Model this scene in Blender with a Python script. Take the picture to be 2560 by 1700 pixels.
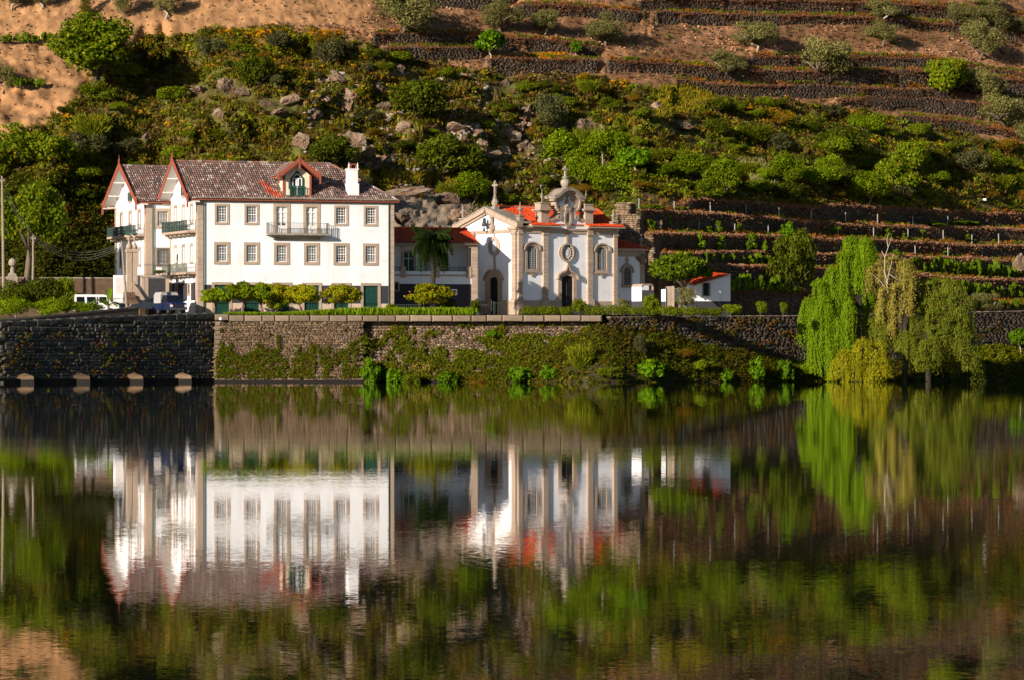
import bpy, bmesh, math, random
import numpy as np
from mathutils import Vector, Matrix, Euler

for _o in list(bpy.data.objects):
    bpy.data.objects.remove(_o)
S = bpy.context.scene
COL = S.collection
R = math.radians
FP = 10400.0          # focal length in photo pixels (2560 wide)
HY = 902.0            # horizon row
CAMZ = 2.0

# ------------------------------------------------------------------ camera
cam_d = bpy.data.cameras.new('camera'); cam = bpy.data.objects.new('camera', cam_d); COL.objects.link(cam)
cam.location = (0, 0, CAMZ); cam.rotation_euler = (R(90), 0, 0)
cam_d.sensor_width = 36; cam_d.lens = 36 * FP / 2560
cam_d.shift_y = (HY - 850) / 2560
cam_d.clip_start = 0.5; cam_d.clip_end = 3000
S.camera = cam
# ------------------------------------------------------------------ world, sun, exposure
SUN_EL = 17.5
SUN_TRAVEL = (0.62, 0.785)
w = bpy.data.worlds.new("World"); S.world = w; w.use_nodes = True
nt = w.node_tree; bg = nt.nodes['Background']
sky = nt.nodes.new('ShaderNodeTexSky'); sky.sky_type = 'NISHITA'; sky.sun_disc = False
sky.sun_elevation = R(SUN_EL); sky.sun_rotation = math.atan2(-SUN_TRAVEL[0], -SUN_TRAVEL[1]) % (2 * math.pi)
sky.air_density = 1.0; sky.dust_density = 0.2; sky.ozone_density = 2.5
nt.links.new(sky.outputs[0], bg.inputs[0]); bg.inputs[1].default_value = 0.05
sl = bpy.data.lights.new('sun', 'SUN'); so = bpy.data.objects.new('sun', sl); COL.objects.link(so)
sl.energy = 5.0; sl.angle = R(0.5); sl.color = (1.0, 0.865, 0.74)
_d = Vector((SUN_TRAVEL[0] * math.cos(R(SUN_EL)), SUN_TRAVEL[1] * math.cos(R(SUN_EL)), -math.sin(R(SUN_EL))))
so.rotation_euler = _d.to_track_quat('-Z', 'Y').to_euler(); so.location = (-60, -60, 60)
S.view_settings.view_transform = 'Standard'; S.view_settings.look = 'None'
S.view_settings.gamma = 1.0; S.view_settings.use_curve_mapping = False
S.view_settings.exposure = 0.78
S.cycles.max_bounces = 8; S.cycles.transparent_max_bounces = 8

rng = np.random.default_rng(7)
random.seed(7)

# ------------------------------------------------------------------ helpers
def P(px, py, Y):
    return ((px - 1280) * Y / FP, Y, CAMZ + (HY - py) * Y / FP)

def tag(o, label=None, cat=None, group=None, kind=None):
    if label: o['label'] = label
    if cat: o['category'] = cat
    if group: o['group'] = group
    if kind: o['kind'] = kind
    return o

def empty(name, loc, rz=0.0, label=None, cat=None, group=None):
    o = bpy.data.objects.new(name, None); COL.objects.link(o)
    o.location = loc; o.rotation_euler = (0, 0, rz); o.empty_display_size = 0.2
    return tag(o, label, cat, group)

def link(name, mesh, parent=None, loc=None, rz=None, scale=None):
    o = bpy.data.objects.new(name, mesh); COL.objects.link(o)
    if parent: o.parent = parent
    if loc is not None: o.location = loc
    if rz is not None: o.rotation_euler = (0, 0, rz)
    if scale is not None: o.scale = scale
    return o

def np_mesh(name, V, F, mats, cols=None, smooth=False):
    """V (n,3), F (m,k) with one k."""
    me = bpy.data.meshes.new(name)
    V = np.asarray(V, dtype=np.float32); F = np.asarray(F, dtype=np.int32)
    me.vertices.add(len(V)); me.vertices.foreach_set('co', V.ravel())
    k = F.shape[1]
    me.loops.add(F.size); me.loops.foreach_set('vertex_index', F.ravel())
    me.polygons.add(len(F))
    me.polygons.foreach_set('loop_start', np.arange(0, F.size, k, dtype=np.int32))
    me.polygons.foreach_set('loop_total', np.full(len(F), k, dtype=np.int32))
    if smooth: me.polygons.foreach_set('use_smooth', np.ones(len(F), dtype=bool))
    me.update(calc_edges=True)
    if cols is not None:
        c = np.ones((len(V), 4), dtype=np.float32); c[:, :3] = cols
        a = me.color_attributes.new('Col', 'FLOAT_COLOR', 'POINT'); a.data.foreach_set('color', c.ravel())
    for m in (mats if isinstance(mats, (list, tuple)) else [mats]): me.materials.append(m)
    return me

class MB:
    """collects shapes in face space: x = along, y = depth (minus is outward), z = up"""
    def __init__(s): s.v = []; s.f = []
    def add(s, vs, fs):
        b = len(s.v); s.v += [tuple(p) for p in vs]; s.f += [tuple(b + i for i in f) for f in fs]; return s
    def box(s, x0, x1, y0, y1, z0, z1):
        return s.add([(x0, y0, z0), (x1, y0, z0), (x1, y1, z0), (x0, y1, z0), (x0, y0, z1), (x1, y0, z1), (x1, y1, z1), (x0, y1, z1)],
                     [(0, 3, 2, 1), (4, 5, 6, 7), (0, 1, 5, 4), (1, 2, 6, 5), (2, 3, 7, 6), (3, 0, 4, 7)])
    def cham(s, x0, x1, y0, y1, z0, z1, c=0.03):
        """block with its front edges bevelled"""
        s.add([(x0, y1, z0), (x1, y1, z0), (x1, y1, z1), (x0, y1, z1),
               (x0, y0 + c, z0), (x1, y0 + c, z0), (x1, y0 + c, z1), (x0, y0 + c, z1),
               (x0 + c, y0, z0 + c), (x1 - c, y0, z0 + c), (x1 - c, y0, z1 - c), (x0 + c, y0, z1 - c)],
              [(0, 1, 5, 4), (1, 2, 6, 5), (2, 3, 7, 6), (3, 0, 4, 7), (4, 5, 9, 8), (5, 6, 10, 9), (6, 7, 11, 10), (7, 4, 8, 11), (8, 9, 10, 11), (0, 3, 2, 1)])
        return s
    def prism(s, pts, y0, y1):
        """polygon in x,z swept from y0 to y1"""
        n = len(pts)
        vs = [(x, y0, z) for x, z in pts] + [(x, y1, z) for x, z in pts]
        fs = [tuple(range(n)), tuple(range(2 * n - 1, n - 1, -1))] + [(i, i + n, (i + 1) % n + n, (i + 1) % n) for i in range(n)]
        return s.add(vs, fs)
    def prism_z(s, pts, z0, z1):
        n = len(pts)
        vs = [(x, y, z0) for x, y in pts] + [(x, y, z1) for x, y in pts]
        fs = [tuple(range(n)), tuple(range(2 * n - 1, n - 1, -1))] + [(i, i + n, (i + 1) % n + n, (i + 1) % n) for i in range(n)]
        return s.add(vs, fs)
    def prism_x(s, pts, x0, x1):
        n = len(pts)
        vs = [(x0, y, z) for y, z in pts] + [(x1, y, z) for y, z in pts]
        fs = [tuple(range(n)), tuple(range(2 * n - 1, n - 1, -1))] + [(i, i + n, (i + 1) % n + n, (i + 1) % n) for i in range(n)]
        return s.add(vs, fs)
    def ring(s, outer, inner, y0, y1, closed=True, N=40):
        o = resample(outer, N, closed); i = resample(inner, N, closed)
        vs = [(x, y0, z) for x, z in o] + [(x, y0, z) for x, z in i] + [(x, y1, z) for x, z in o] + [(x, y1, z) for x, z in i]
        fs = []
        for k in range(N if closed else N - 1):
            l = (k + 1) % N
            fs += [(k, l, N + l, N + k), (k, 2 * N + k, 2 * N + l, l), (N + k, N + l, 3 * N + l, 3 * N + k)]
        return s.add(vs, fs)
    def band(s, pts, w, y0, y1):
        """strip of width w following a polyline in x,z"""
        p = np.array(pts, float); t = np.gradient(p, axis=0); t /= np.linalg.norm(t, axis=1)[:, None] + 1e-9
        nn = np.stack([-t[:, 1], t[:, 0]], 1)
        a = p + nn * w / 2; b = p - nn * w / 2; n = len(p)
        vs = [(x, y0, z) for x, z in a] + [(x, y0, z) for x, z in b] + [(x, y1, z) for x, z in a] + [(x, y1, z) for x, z in b]
        fs = [(0, n, 3 * n, 2 * n), (n - 1, 3 * n - 1, 4 * n - 1, 2 * n - 1)]
        for k in range(n - 1):
            fs += [(k, k + 1, n + k + 1, n + k), (k, 2 * n + k, 2 * n + k + 1, k + 1), (n + k, n + k + 1, 3 * n + k + 1, 3 * n + k), (2 * n + k, 3 * n + k, 3 * n + k + 1, 2 * n + k + 1)]
        return s.add(vs, fs)
    def lathe(s, prof, cx, cy, seg=10, square=False):
        """profile of (r, z) turned about a vertical line"""
        n = len(prof); vs = []; fs = []
        for r, z in prof:
            for k in range(seg):
                a = 2 * math.pi * k / seg + (math.pi / seg if square else 0)
                rr = r / math.cos(math.pi / seg) if square else r
                vs.append((cx + rr * math.cos(a), cy + rr * math.sin(a), z))
        for i in range(n - 1):
            for k in range(seg):
                l = (k + 1) % seg
                fs.append((i * seg + k, i * seg + l, (i + 1) * seg + l, (i + 1) * seg + k))
        fs += [tuple(range(seg - 1, -1, -1)), tuple((n - 1) * seg + k for k in range(seg))]
        return s.add(vs, fs)
    def tube(s, pts, rad, seg=6):
        pts = [Vector(p) for p in pts]; n = len(pts); vs = []; fs = []
        rads = rad if isinstance(rad, (list, tuple)) else [rad] * n
        for i, p in enumerate(pts):
            t = (pts[min(i + 1, n - 1)] - pts[max(i - 1, 0)]).normalized()
            a = t.cross(Vector((0, 0, 1)) if abs(t.z) < 0.95 else Vector((1, 0, 0))).normalized(); b = t.cross(a)
            for k in range(seg):
                an = 2 * math.pi * k / seg
                vs.append(p + (a * math.cos(an) + b * math.sin(an)) * rads[i])
        for i in range(n - 1):
            for k in range(seg):
                l = (k + 1) % seg
                fs.append((i * seg + k, i * seg + l, (i + 1) * seg + l, (i + 1) * seg + k))
        fs += [tuple(range(seg)), tuple((n - 1) * seg + k for k in range(seg))]
        return s.add(vs, fs)
    def mesh(s, name, mats, smooth=False, cols=None):
        me = bpy.data.meshes.new(name); me.from_pydata(s.v, [], s.f)
        bm = bmesh.new(); bm.from_mesh(me); bmesh.ops.recalc_face_normals(bm, faces=bm.faces)
        if smooth:
            for f in bm.faces: f.smooth = True
        bm.to_mesh(me); bm.free()
        for m in (mats if isinstance(mats, (list, tuple)) else [mats]): me.materials.append(m)
        if cols is not None:
            c = np.ones((len(me.vertices), 4), dtype=np.float32); c[:, :3] = cols
            a = me.color_attributes.new('Col', 'FLOAT_COLOR', 'POINT'); a.data.foreach_set('color', c.ravel())
        return me
    def build(s, name, mats, parent=None, smooth=False, **k):
        return link(name, s.mesh(name, mats, smooth), parent, **k)

def resample(pts, N, closed):
    p = np.array(list(pts) + ([pts[0]] if closed else []), float)
    d = np.r_[0, np.cumsum(np.linalg.norm(np.diff(p, axis=0), axis=1))]
    t = np.linspace(0, d[-1], N + 1)[:-1] if closed else np.linspace(0, d[-1], N)
    return [(float(np.interp(q, d, p[:, 0])), float(np.interp(q, d, p[:, 1]))) for q in t]

def ell(cx, cz, rx, rz, n=28, a0=90):
    return [(cx + rx * math.cos(R(a0 - 360 * k / n)), cz + rz * math.sin(R(a0 - 360 * k / n))) for k in range(n)]

class Face:
    """a wall plane of a building: local position in its root, its direction, and the pixel-to-metre conversions used while measuring"""
    def __init__(s, root, u0, v0, rot=0.0):
        s.root = root; s.loc = (u0, v0); s.rot = rot
        a = root.rotation_euler[2]
        s.X = root.location.x + u0 * math.cos(a) - v0 * math.sin(a)
        s.Y = root.location.y + u0 * math.sin(a) + v0 * math.cos(a)
        s.a = a + rot; s.g = root.location.z
    def s(s, px):
        k = (px - 1280) / FP
        return (k * s.Y - s.X) / (math.cos(s.a) - k * math.sin(s.a))
    def z(s, px, py):
        return CAMZ + (HY - py) * (s.Y + s.s(px) * math.sin(s.a)) / FP - s.g
    def pt(s, px, py): return (s.s(px), s.z(px, py))
    def part(s, name, mb, mat, parent=None, kind=None, label=None, smooth=False):
        o = mb.build(name, mat, parent or s.root, smooth)
        if parent is None:
            o.location = (s.loc[0], s.loc[1], 0); o.rotation_euler = (0, 0, s.rot)
        return tag(o, label, None, None, kind)
    def place(s, name, mesh, x, z, y=0.0):
        c, sn = math.cos(s.rot), math.sin(s.rot)
        return link(name, mesh, s.root, (s.loc[0] + x * c - y * sn, s.loc[1] + x * sn + y * c, z), s.rot)

# ------------------------------------------------------------------ materials
def mat(name, col, rough=0.85, var=0.25, scale=3.0, attr=False, rand=0.0, bump=0.0, bscale=12.0, spec=0.12, col2=None, leaf=0.0, metal=0.0):
    m = bpy.data.materials.new(name); m.use_nodes = True
    n = m.node_tree.nodes; l = m.node_tree.links; b = n['Principled BSDF']
    b.inputs['Roughness'].default_value = rough; b.inputs['Specular IOR Level'].default_value = spec; b.inputs['Metallic'].default_value = metal
    tc = n.new('ShaderNodeTexCoord'); nz = n.new('ShaderNodeTexNoise'); nz.inputs['Scale'].default_value = scale; nz.inputs['Detail'].default_value = 6
    nz.inputs['Roughness'].default_value = 0.65
    l.new(tc.outputs['Object'], nz.inputs['Vector'])
    mr = n.new('ShaderNodeMapRange'); mr.inputs['From Min'].default_value = 0.25; mr.inputs['From Max'].default_value = 0.75
    mr.inputs['To Min'].default_value = 1 - var; mr.inputs['To Max'].default_value = 1 + var
    l.new(nz.outputs['Fac'], mr.inputs['Value'])
    fac = mr.outputs[0]
    if rand:
        oi = n.new('ShaderNodeObjectInfo'); m2 = n.new('ShaderNodeMapRange'); m2.inputs['To Min'].default_value = 1 - rand; m2.inputs['To Max'].default_value = 1 + rand
        l.new(oi.outputs['Random'], m2.inputs['Value']); mm = n.new('ShaderNodeMath'); mm.operation = 'MULTIPLY'
        l.new(fac, mm.inputs[0]); l.new(m2.outputs[0], mm.inputs[1]); fac = mm.outputs[0]
    if attr:
        at = n.new('ShaderNodeVertexColor'); at.layer_name = 'Col'; base = at.outputs[0]
        mx0 = n.new('ShaderNodeVectorMath'); mx0.operation = 'MULTIPLY'; mx0.inputs[1].default_value = col; l.new(base, mx0.inputs[0]); base = mx0.outputs[0]
    elif col2:
        n2 = n.new('ShaderNodeTexNoise'); n2.inputs['Scale'].default_value = scale * 0.31; n2.inputs['Detail'].default_value = 8; n2.inputs['Roughness'].default_value = 0.7
        l.new(tc.outputs['Object'], n2.inputs['Vector'])
        cr = n.new('ShaderNodeValToRGB'); cr.color_ramp.elements[0].position = 0.42; cr.color_ramp.elements[1].position = 0.62
        cr.color_ramp.elements[0].color = (*col, 1); cr.color_ramp.elements[1].color = (*col2, 1)
        l.new(n2.outputs['Fac'], cr.inputs['Fac']); base = cr.outputs[0]
    else:
        rgb = n.new('ShaderNodeRGB'); rgb.outputs[0].default_value = (*col, 1); base = rgb.outputs[0]
    vm = n.new('ShaderNodeVectorMath'); vm.operation = 'SCALE'; l.new(base, vm.inputs[0]); l.new(fac, vm.inputs['Scale'])
    l.new(vm.outputs[0], b.inputs['Base Color'])
    if bump:
        n3 = n.new('ShaderNodeTexNoise'); n3.inputs['Scale'].default_value = bscale; n3.inputs['Detail'].default_value = 5
        l.new(tc.outputs['Object'], n3.inputs['Vector'])
        bp = n.new('ShaderNodeBump'); bp.inputs['Distance'].default_value = bump; l.new(n3.outputs['Fac'], bp.inputs['Height']); l.new(bp.outputs[0], b.inputs['Normal'])
    if leaf:
        tr = n.new('ShaderNodeBsdfTranslucent'); l.new(vm.outputs[0], tr.inputs['Color'])
        mx = n.new('ShaderNodeMixShader'); mx.inputs[0].default_value = leaf
        l.new(b.outputs[0], mx.inputs[1]); l.new(tr.outputs[0], mx.inputs[2]); l.new(mx.outputs[0], n['Material Output'].inputs[0])
    return m

M = {}
def dm(k, *a, **kw): M[k] = mat(k, *a, **kw)
dm('plaster', (0.77, 0.79, 0.82), 0.9, 0.05, 0.6, col2=(0.71, 0.72, 0.73), bump=0.01, bscale=3)
dm('plaster_weathered', (0.76, 0.775, 0.80), 0.9, 0.06, 0.8, col2=(0.67, 0.67, 0.66), bump=0.01, bscale=3)
dm('granite', (0.36, 0.28, 0.21), 0.85, 0.18, 2.5, rand=0.10, bump=0.02, bscale=9)
dm('granite_grey', (0.30, 0.26, 0.21), 0.9, 0.25, 3.0, rand=0.15, col2=(0.20, 0.17, 0.13), bump=0.03)
dm('dado', (0.045, 0.043, 0.05), 0.9, 0.25, 1.5)
dm('dado_beige', (0.50, 0.40, 0.29), 0.9, 0.12, 2)
dm('tile_old', (1, 1, 1), 0.9, 0.12, 6, attr=True)
dm('tile_red', (1.25, 0.85, 0.6), 0.75, 0.06, 4, attr=True)
dm('wood_brown', (0.27, 0.075, 0.045), 0.7, 0.2, 5)
dm('soffit', (0.62, 0.58, 0.54), 0.85, 0.1, 3)
dm('door_green', (0.012, 0.05, 0.035), 0.55, 0.25, 4)
dm('door_black', (0.012, 0.012, 0.012), 0.6, 0.25, 4)
dm('rail_green', (0.035, 0.06, 0.05), 0.6, 0.2, 4)
dm('glazing', (0.42, 0.43, 0.44), 0.7, 0.05, 4)
dm('green_paint', (0.03, 0.085, 0.06), 0.5, 0.2, 4)
dm('white_paint', (0.78, 0.77, 0.74), 0.6, 0.05, 4)
dm('cream', (0.70, 0.62, 0.46), 0.85, 0.08, 2)
dm('curtain', (0.78, 0.78, 0.78), 0.95, 0.25, 2.5)
dm('iron', (0.05, 0.055, 0.05), 0.6, 0.2, 5)
dm('iron_pale', (0.16, 0.17, 0.14), 0.6, 0.25, 5)
dm('dark_inside', (0.02, 0.02, 0.022), 0.9, 0.2, 3)
dm('stone_rubble', (1, 1, 1), 0.92, 0.28, 5, attr=True, bump=0.02, bscale=8)
dm('stone_block', (0.135, 0.090, 0.054), 0.92, 0.40, 2.2, rand=0.45, bump=0.03, bscale=7)
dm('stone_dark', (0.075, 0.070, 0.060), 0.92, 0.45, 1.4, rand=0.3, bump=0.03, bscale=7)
dm('mortar', (0.075, 0.048, 0.030), 0.95, 0.3, 3)
dm('rock', (0.22, 0.165, 0.115), 0.92, 0.45, 2.2, rand=0.30, col2=(0.14, 0.085, 0.05), bump=0.25, bscale=2.2)
dm('stone_light', (0.22, 0.17, 0.12), 0.92, 0.35, 2.2, rand=0.25, col2=(0.15, 0.115, 0.08), bump=0.03, bscale=7)
dm('wet_stone', (0.010, 0.009, 0.007), 0.7, 0.3, 3)
dm('soil', (.9, .88, .85), 0.97, 0.36, 0.9, attr=True, bump=0.10, bscale=2.2)
dm('paving', (0.30, 0.26, 0.21), 0.95, 0.2, 1)
dm('bark', (0.13, 0.10, 0.075), 0.9, 0.3, 5, rand=0.15)
dm('bark_pale', (0.33, 0.28, 0.22), 0.9, 0.25, 5)
dm('leaf', (2.05, 1.42, 0.30), 0.6, 0.25, 0.7, attr=True, rand=0.24, leaf=0.36, spec=0.07)
dm('straw', (1, 1, 1), 0.9, 0.2, 0.7, attr=True, leaf=0.2, spec=0.1)
dm('fruit', (0.75, 0.25, 0.01), 0.5, 0.1, 3)
dm('pole_wood', (0.23, 0.19, 0.15), 0.9, 0.25, 3)
dm('pole_metal', (0.30, 0.31, 0.30), 0.5, 0.15, 3)
dm('car_white', (0.75, 0.75, 0.74), 0.3, 0.03, 1, spec=0.5)
dm('car_blue', (0.005, 0.014, 0.055), 0.3, 0.06, 1, spec=0.5)
dm('car_grey', (0.02, 0.026, 0.04), 0.35, 0.06, 1, spec=0.3)
dm('canvas', (0.36, 0.35, 0.33), 0.9, 0.12, 2)
dm('rubber', (0.02, 0.02, 0.02), 0.8, 0.1, 3)
dm('lamp_orange', (0.7, 0.12, 0.02), 0.4, 0.05, 2)
dm('lamp_clear', (0.6, 0.6, 0.58), 0.2, 0.05, 2)
dm('white_box', (0.7, 0.7, 0.7), 0.6, 0.05, 2)
dm('flower_red', (0.55, 0.02, 0.01), 0.7, 0.2, 2)

def glass_mat():
    m = bpy.data.materials.new('window_glass'); m.use_nodes = True; n = m.node_tree.nodes; l = m.node_tree.links
    n.remove(n['Principled BSDF']); t = n.new('ShaderNodeBsdfTransparent'); t.inputs[0].default_value = (0.9, 0.92, 0.92, 1)
    g = n.new('ShaderNodeBsdfGlossy'); g.inputs['Roughness'].default_value = 0.03; f = n.new('ShaderNodeFresnel'); f.inputs[0].default_value = 1.6
    mx = n.new('ShaderNodeMixShader'); l.new(f.outputs[0], mx.inputs[0]); l.new(t.outputs[0], mx.inputs[1]); l.new(g.outputs[0], mx.inputs[2]); l.new(mx.outputs[0], n['Material Output'].inputs[0])
    return m
M['glass'] = glass_mat()
dm('glass_dark', (0.006, 0.009, 0.016), 0.4, 0.1, 2, spec=0.08)
dm('bark_dark', (0.035, 0.028, 0.02), 0.9, 0.3, 5)

def weather(m):
    # rain streaks and damp feet on the plaster
    n = m.node_tree.nodes; l = m.node_tree.links; b = n['Principled BSDF']; src = b.inputs['Base Color'].links[0].from_socket
    tc = n.new('ShaderNodeTexCoord'); mp = n.new('ShaderNodeMapping'); mp.inputs['Scale'].default_value = (1.5, 1.5, .22); l.new(tc.outputs['Object'], mp.inputs[0])
    t = n.new('ShaderNodeTexNoise'); t.inputs['Scale'].default_value = 1.3; t.inputs['Detail'].default_value = 6; l.new(mp.outputs[0], t.inputs['Vector'])
    r = n.new('ShaderNodeMapRange'); r.inputs['From Min'].default_value = .53; r.inputs['From Max'].default_value = .76; r.inputs['To Max'].default_value = .24; l.new(t.outputs['Fac'], r.inputs['Value'])
    x = n.new('ShaderNodeMix'); x.data_type = 'RGBA'; l.new(r.outputs[0], x.inputs['Factor']); l.new(src, x.inputs['A']); x.inputs['B'].default_value = (.40, .36, .31, 1); l.new(x.outputs['Result'], b.inputs['Base Color'])
weather(M['plaster']); weather(M['plaster_weathered'])

def water_mat():
    m = bpy.data.materials.new('river_water'); m.use_nodes = True; n = m.node_tree.nodes; l = m.node_tree.links; b = n['Principled BSDF']
    b.inputs['Base Color'].default_value = (0.008, 0.010, 0.005, 1); b.inputs['Roughness'].default_value = 0.0; b.inputs['IOR'].default_value = 1.33
    geo = n.new('ShaderNodeNewGeometry')
    def slope(sx, sy, amp, det=2.0):
        mp = n.new('ShaderNodeMapping'); mp.inputs['Scale'].default_value = (sx, sy, 1); l.new(geo.outputs['Position'], mp.inputs['Vector'])
        t = n.new('ShaderNodeTexNoise'); t.inputs['Scale'].default_value = 1; t.inputs['Detail'].default_value = det; t.inputs['Roughness'].default_value = 0.55
        l.new(mp.outputs[0], t.inputs['Vector'])
        s = n.new('ShaderNodeVectorMath'); s.operation = 'SUBTRACT'; s.inputs[1].default_value = (0.5, 0.5, 0.5); l.new(t.outputs['Color'], s.inputs[0])
        q = n.new('ShaderNodeVectorMath'); q.operation = 'MULTIPLY'; q.inputs[1].default_value = (amp * 1.2, amp, 0); l.new(s.outputs[0], q.inputs[0])
        return q.outputs[0]
    a = slope(0.10, 0.32, WA[0]); c = slope(0.55, 1.6, WA[1], 3.0); e = slope(12.0, 30.0, WA[2], 1.0)
    # calm and ruffled patches
    mp = n.new('ShaderNodeMapping'); mp.inputs['Scale'].default_value = (0.018, 0.035, 1); l.new(geo.outputs['Position'], mp.inputs['Vector'])
    t = n.new('ShaderNodeTexNoise'); t.inputs['Scale'].default_value = 1; t.inputs['Detail'].default_value = 2; l.new(mp.outputs[0], t.inputs['Vector'])
    mr = n.new('ShaderNodeMapRange'); mr.inputs['From Min'].default_value = 0.35; mr.inputs['From Max'].default_value = 0.65; mr.inputs['To Min'].default_value = 0.55; mr.inputs['To Max'].default_value = 1.35
    l.new(t.outputs['Fac'], mr.inputs['Value'])
    ad = n.new('ShaderNodeVectorMath'); ad.operation = 'ADD'; l.new(a, ad.inputs[0]); l.new(c, ad.inputs[1])
    ad2 = n.new('ShaderNodeVectorMath'); ad2.operation = 'ADD'; l.new(ad.outputs[0], ad2.inputs[0]); l.new(e, ad2.inputs[1])
    sc = n.new('ShaderNodeVectorMath'); sc.operation = 'SCALE'; l.new(ad2.outputs[0], sc.inputs[0]); l.new(mr.outputs[0], sc.inputs['Scale'])
    up = n.new('ShaderNodeVectorMath'); up.operation = 'ADD'; up.inputs[1].default_value = (0, 0, 1); l.new(sc.outputs[0], up.inputs[0])
    nm = n.new('ShaderNodeVectorMath'); nm.operation = 'NORMALIZE'; l.new(up.outputs[0], nm.inputs[0]); l.new(nm.outputs[0], b.inputs['Normal'])
    return m
WA = (0.0011, 0.0021, 0.0095)
M['water'] = water_mat()

# ------------------------------------------------------------------ noise
def vnoise(x, y, seed=0):
    r = np.random.default_rng(seed); T = r.random((256, 256))
    x = np.asarray(x, float); y = np.asarray(y, float)
    xi = np.floor(x).astype(int); yi = np.floor(y).astype(int); fx = x - xi; fy = y - yi
    fx = fx * fx * (3 - 2 * fx); fy = fy * fy * (3 - 2 * fy)
    a = T[xi % 256, yi % 256]; b = T[(xi + 1) % 256, yi % 256]; c = T[xi % 256, (yi + 1) % 256]; d = T[(xi + 1) % 256, (yi + 1) % 256]
    return (a * (1 - fx) + b * fx) * (1 - fy) + (c * (1 - fx) + d * fx) * fy
def fbm(x, y, seed=0, o=4):
    s = 0; a = 0.5; t = 0
    for i in range(o):
        s = s + a * vnoise(x * 2 ** i, y * 2 ** i, seed + i); t += a; a *= 0.5
    return s / t
def in_poly(px, py, poly):
    px = np.asarray(px, float); py = np.asarray(py, float); ins = np.zeros(px.shape, bool); n = len(poly)
    for i in range(n):
        x0, y0 = poly[i]; x1, y1 = poly[(i + 1) % n]
        c = ((y0 > py) != (y1 > py)) & (px < (x1 - x0) * (py - y0) / ((y1 - y0) or 1e-9) + x0); ins ^= c
    return ins

# ================================================================== THE HILL
GZ = 6.3                                   # height of the quay terrace above the water
SLOPE = 0.75
def base_Y(px): return np.interp(px, [-1200, 0, 1000, 1220, 1500, 1560, 2560, 3600], [423, 425, 427, 435, 438, 430, 494, 560])
def mean_Y(px, py):
    t = np.clip((480 - np.asarray(py, float)) / 170, 0, 1); t = t * t * (3 - 2 * t); yb = base_Y(px) * (1 - t) + t * np.interp(px, [-1200, 0, 700, 900, 1560, 2600, 3600], [423, 425, 427, 431, 452, 492, 540])
    return (SLOPE * yb - GZ + CAMZ) / (SLOPE - (HY - py) / FP)

# terrace walls: label, [(photo column, top row, bottom row) ...], left end shows a lit return
TW = [
 ('dry stone terrace wall, lowest of the vineyard, behind the small white shed', [(1690, 728, 785), (1825, 727, 785), (1994, 738, 786), (2200, 756, 786), (2404, 758, 786), (2640, 760, 788)]),
 ('dry stone terrace wall under the leafy vines beside the dark round tree', [(1700, 660, 690), (1765, 662, 697), (1937, 667, 712), (2120, 676, 716), (2274, 684, 722), (2382, 697, 735), (2640, 702, 742)]),
 ('dry stone terrace wall topped with brown grass above the leafy vines', [(1655, 633, 652), (1704, 636, 656), (1800, 631, 661), (1920, 630, 662), (2100, 637, 668), (2188, 641, 676), (2345, 645, 684), (2534, 652, 692), (2640, 655, 695)]),
 ('dry stone terrace wall starting at the rough pier behind the chapel annex', [(1626, 585, 628), (1734, 587, 628), (1929, 591, 626), (2080, 600, 632), (2210, 602, 636), (2361, 611, 641), (2447, 617, 645), (2640, 610, 648)]),
 ('long dry stone terrace wall with a row of vine posts above it', [(1597, 526, 572), (1777, 534, 580), (1950, 548, 585), (2114, 562, 590), (2283, 567, 595), (2560, 574, 604), (2700, 578, 608)]),
 ('dry stone terrace wall just below the green scrub, highest with vine posts', [(1720, 499, 528), (1834, 504, 534), (2028, 519, 547), (2093, 512, 556), (2305, 526, 562), (2700, 543, 572)]),
 ('short dry stone wall above the scrub on the shaded end of the hill', [(2251, 290, 312), (2380, 302, 322), (2537, 331, 345), (2640, 340, 352)]),
 ('curved dry stone wall with a pale coping below the bent olive', [(2098, 249, 268), (2232, 244, 274), (2384, 251, 288), (2460, 259, 294), (2640, 285, 320)]),
 ('dry stone wall under the bent olive, second above the green scrub', [(1690, 200, 226), (1850, 216, 240), (2022, 213, 244), (2117, 219, 245), (2346, 224, 250), (2440, 240, 256), (2640, 262, 276)]),
 ('tall dark dry stone wall behind the olive with the pale trunk', [(1520, 152, 176), (1660, 160, 184), (1780, 170, 207), (1946, 179, 212), (2110, 181, 219), (2308, 176, 222), (2450, 190, 236), (2640, 210, 255)]),
 ('dry stone wall between the two rows of olives on the brown terraces', [(1880, 141, 165), (2003, 143, 171), (2117, 141, 170), (2308, 147, 172), (2500, 178, 188), (2640, 190, 205)]),
 ('dry stone wall crossing the brown slope above the scree', [(1640, 30, 57), (1889, 39, 61), (2155, 43, 60), (2300, 55, 72), (2384, 63, 78), (2560, 88, 104), (2700, 98, 115)]),
 ('dark dry stone wall cut by the upper edge of the picture', [(1600, 2, 26), (1720, -2, 29), (2080, 4, 34), (2384, 18, 50), (2560, 40, 70), (2700, 50, 80)]),
 ('dry stone wall above the red brown slope, with a rough end block', [(1225, 149, 186), (1277, 146, 186), (1384, 149, 178), (1500, 153, 176)]),
 ('dry stone wall on the brown terrace under the big round olive', [(965, 121, 150), (1060, 121, 147), (1155, 120, 143), (1215, 117, 140)]),
 ('dry stone wall in the shade behind the bright green fig bush', [(935, 86, 114), (1060, 84, 113), (1193, 90, 114), (1270, 95, 128), (1421, 107, 133), (1500, 120, 136)]),
 ('dry stone wall near the upper edge between two olives', [(1290, 15, 40), (1365, 12, 38), (1480, 20, 44), (1600, 30, 52)]),
 ('dark dry stone wall behind the crown of the big round olive', [(1010, -30, 8), (1200, -28, 22), (1290, -25, 12)]),
]
TWK = [(lab, np.array(k, float)) for lab, k in TW]

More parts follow.
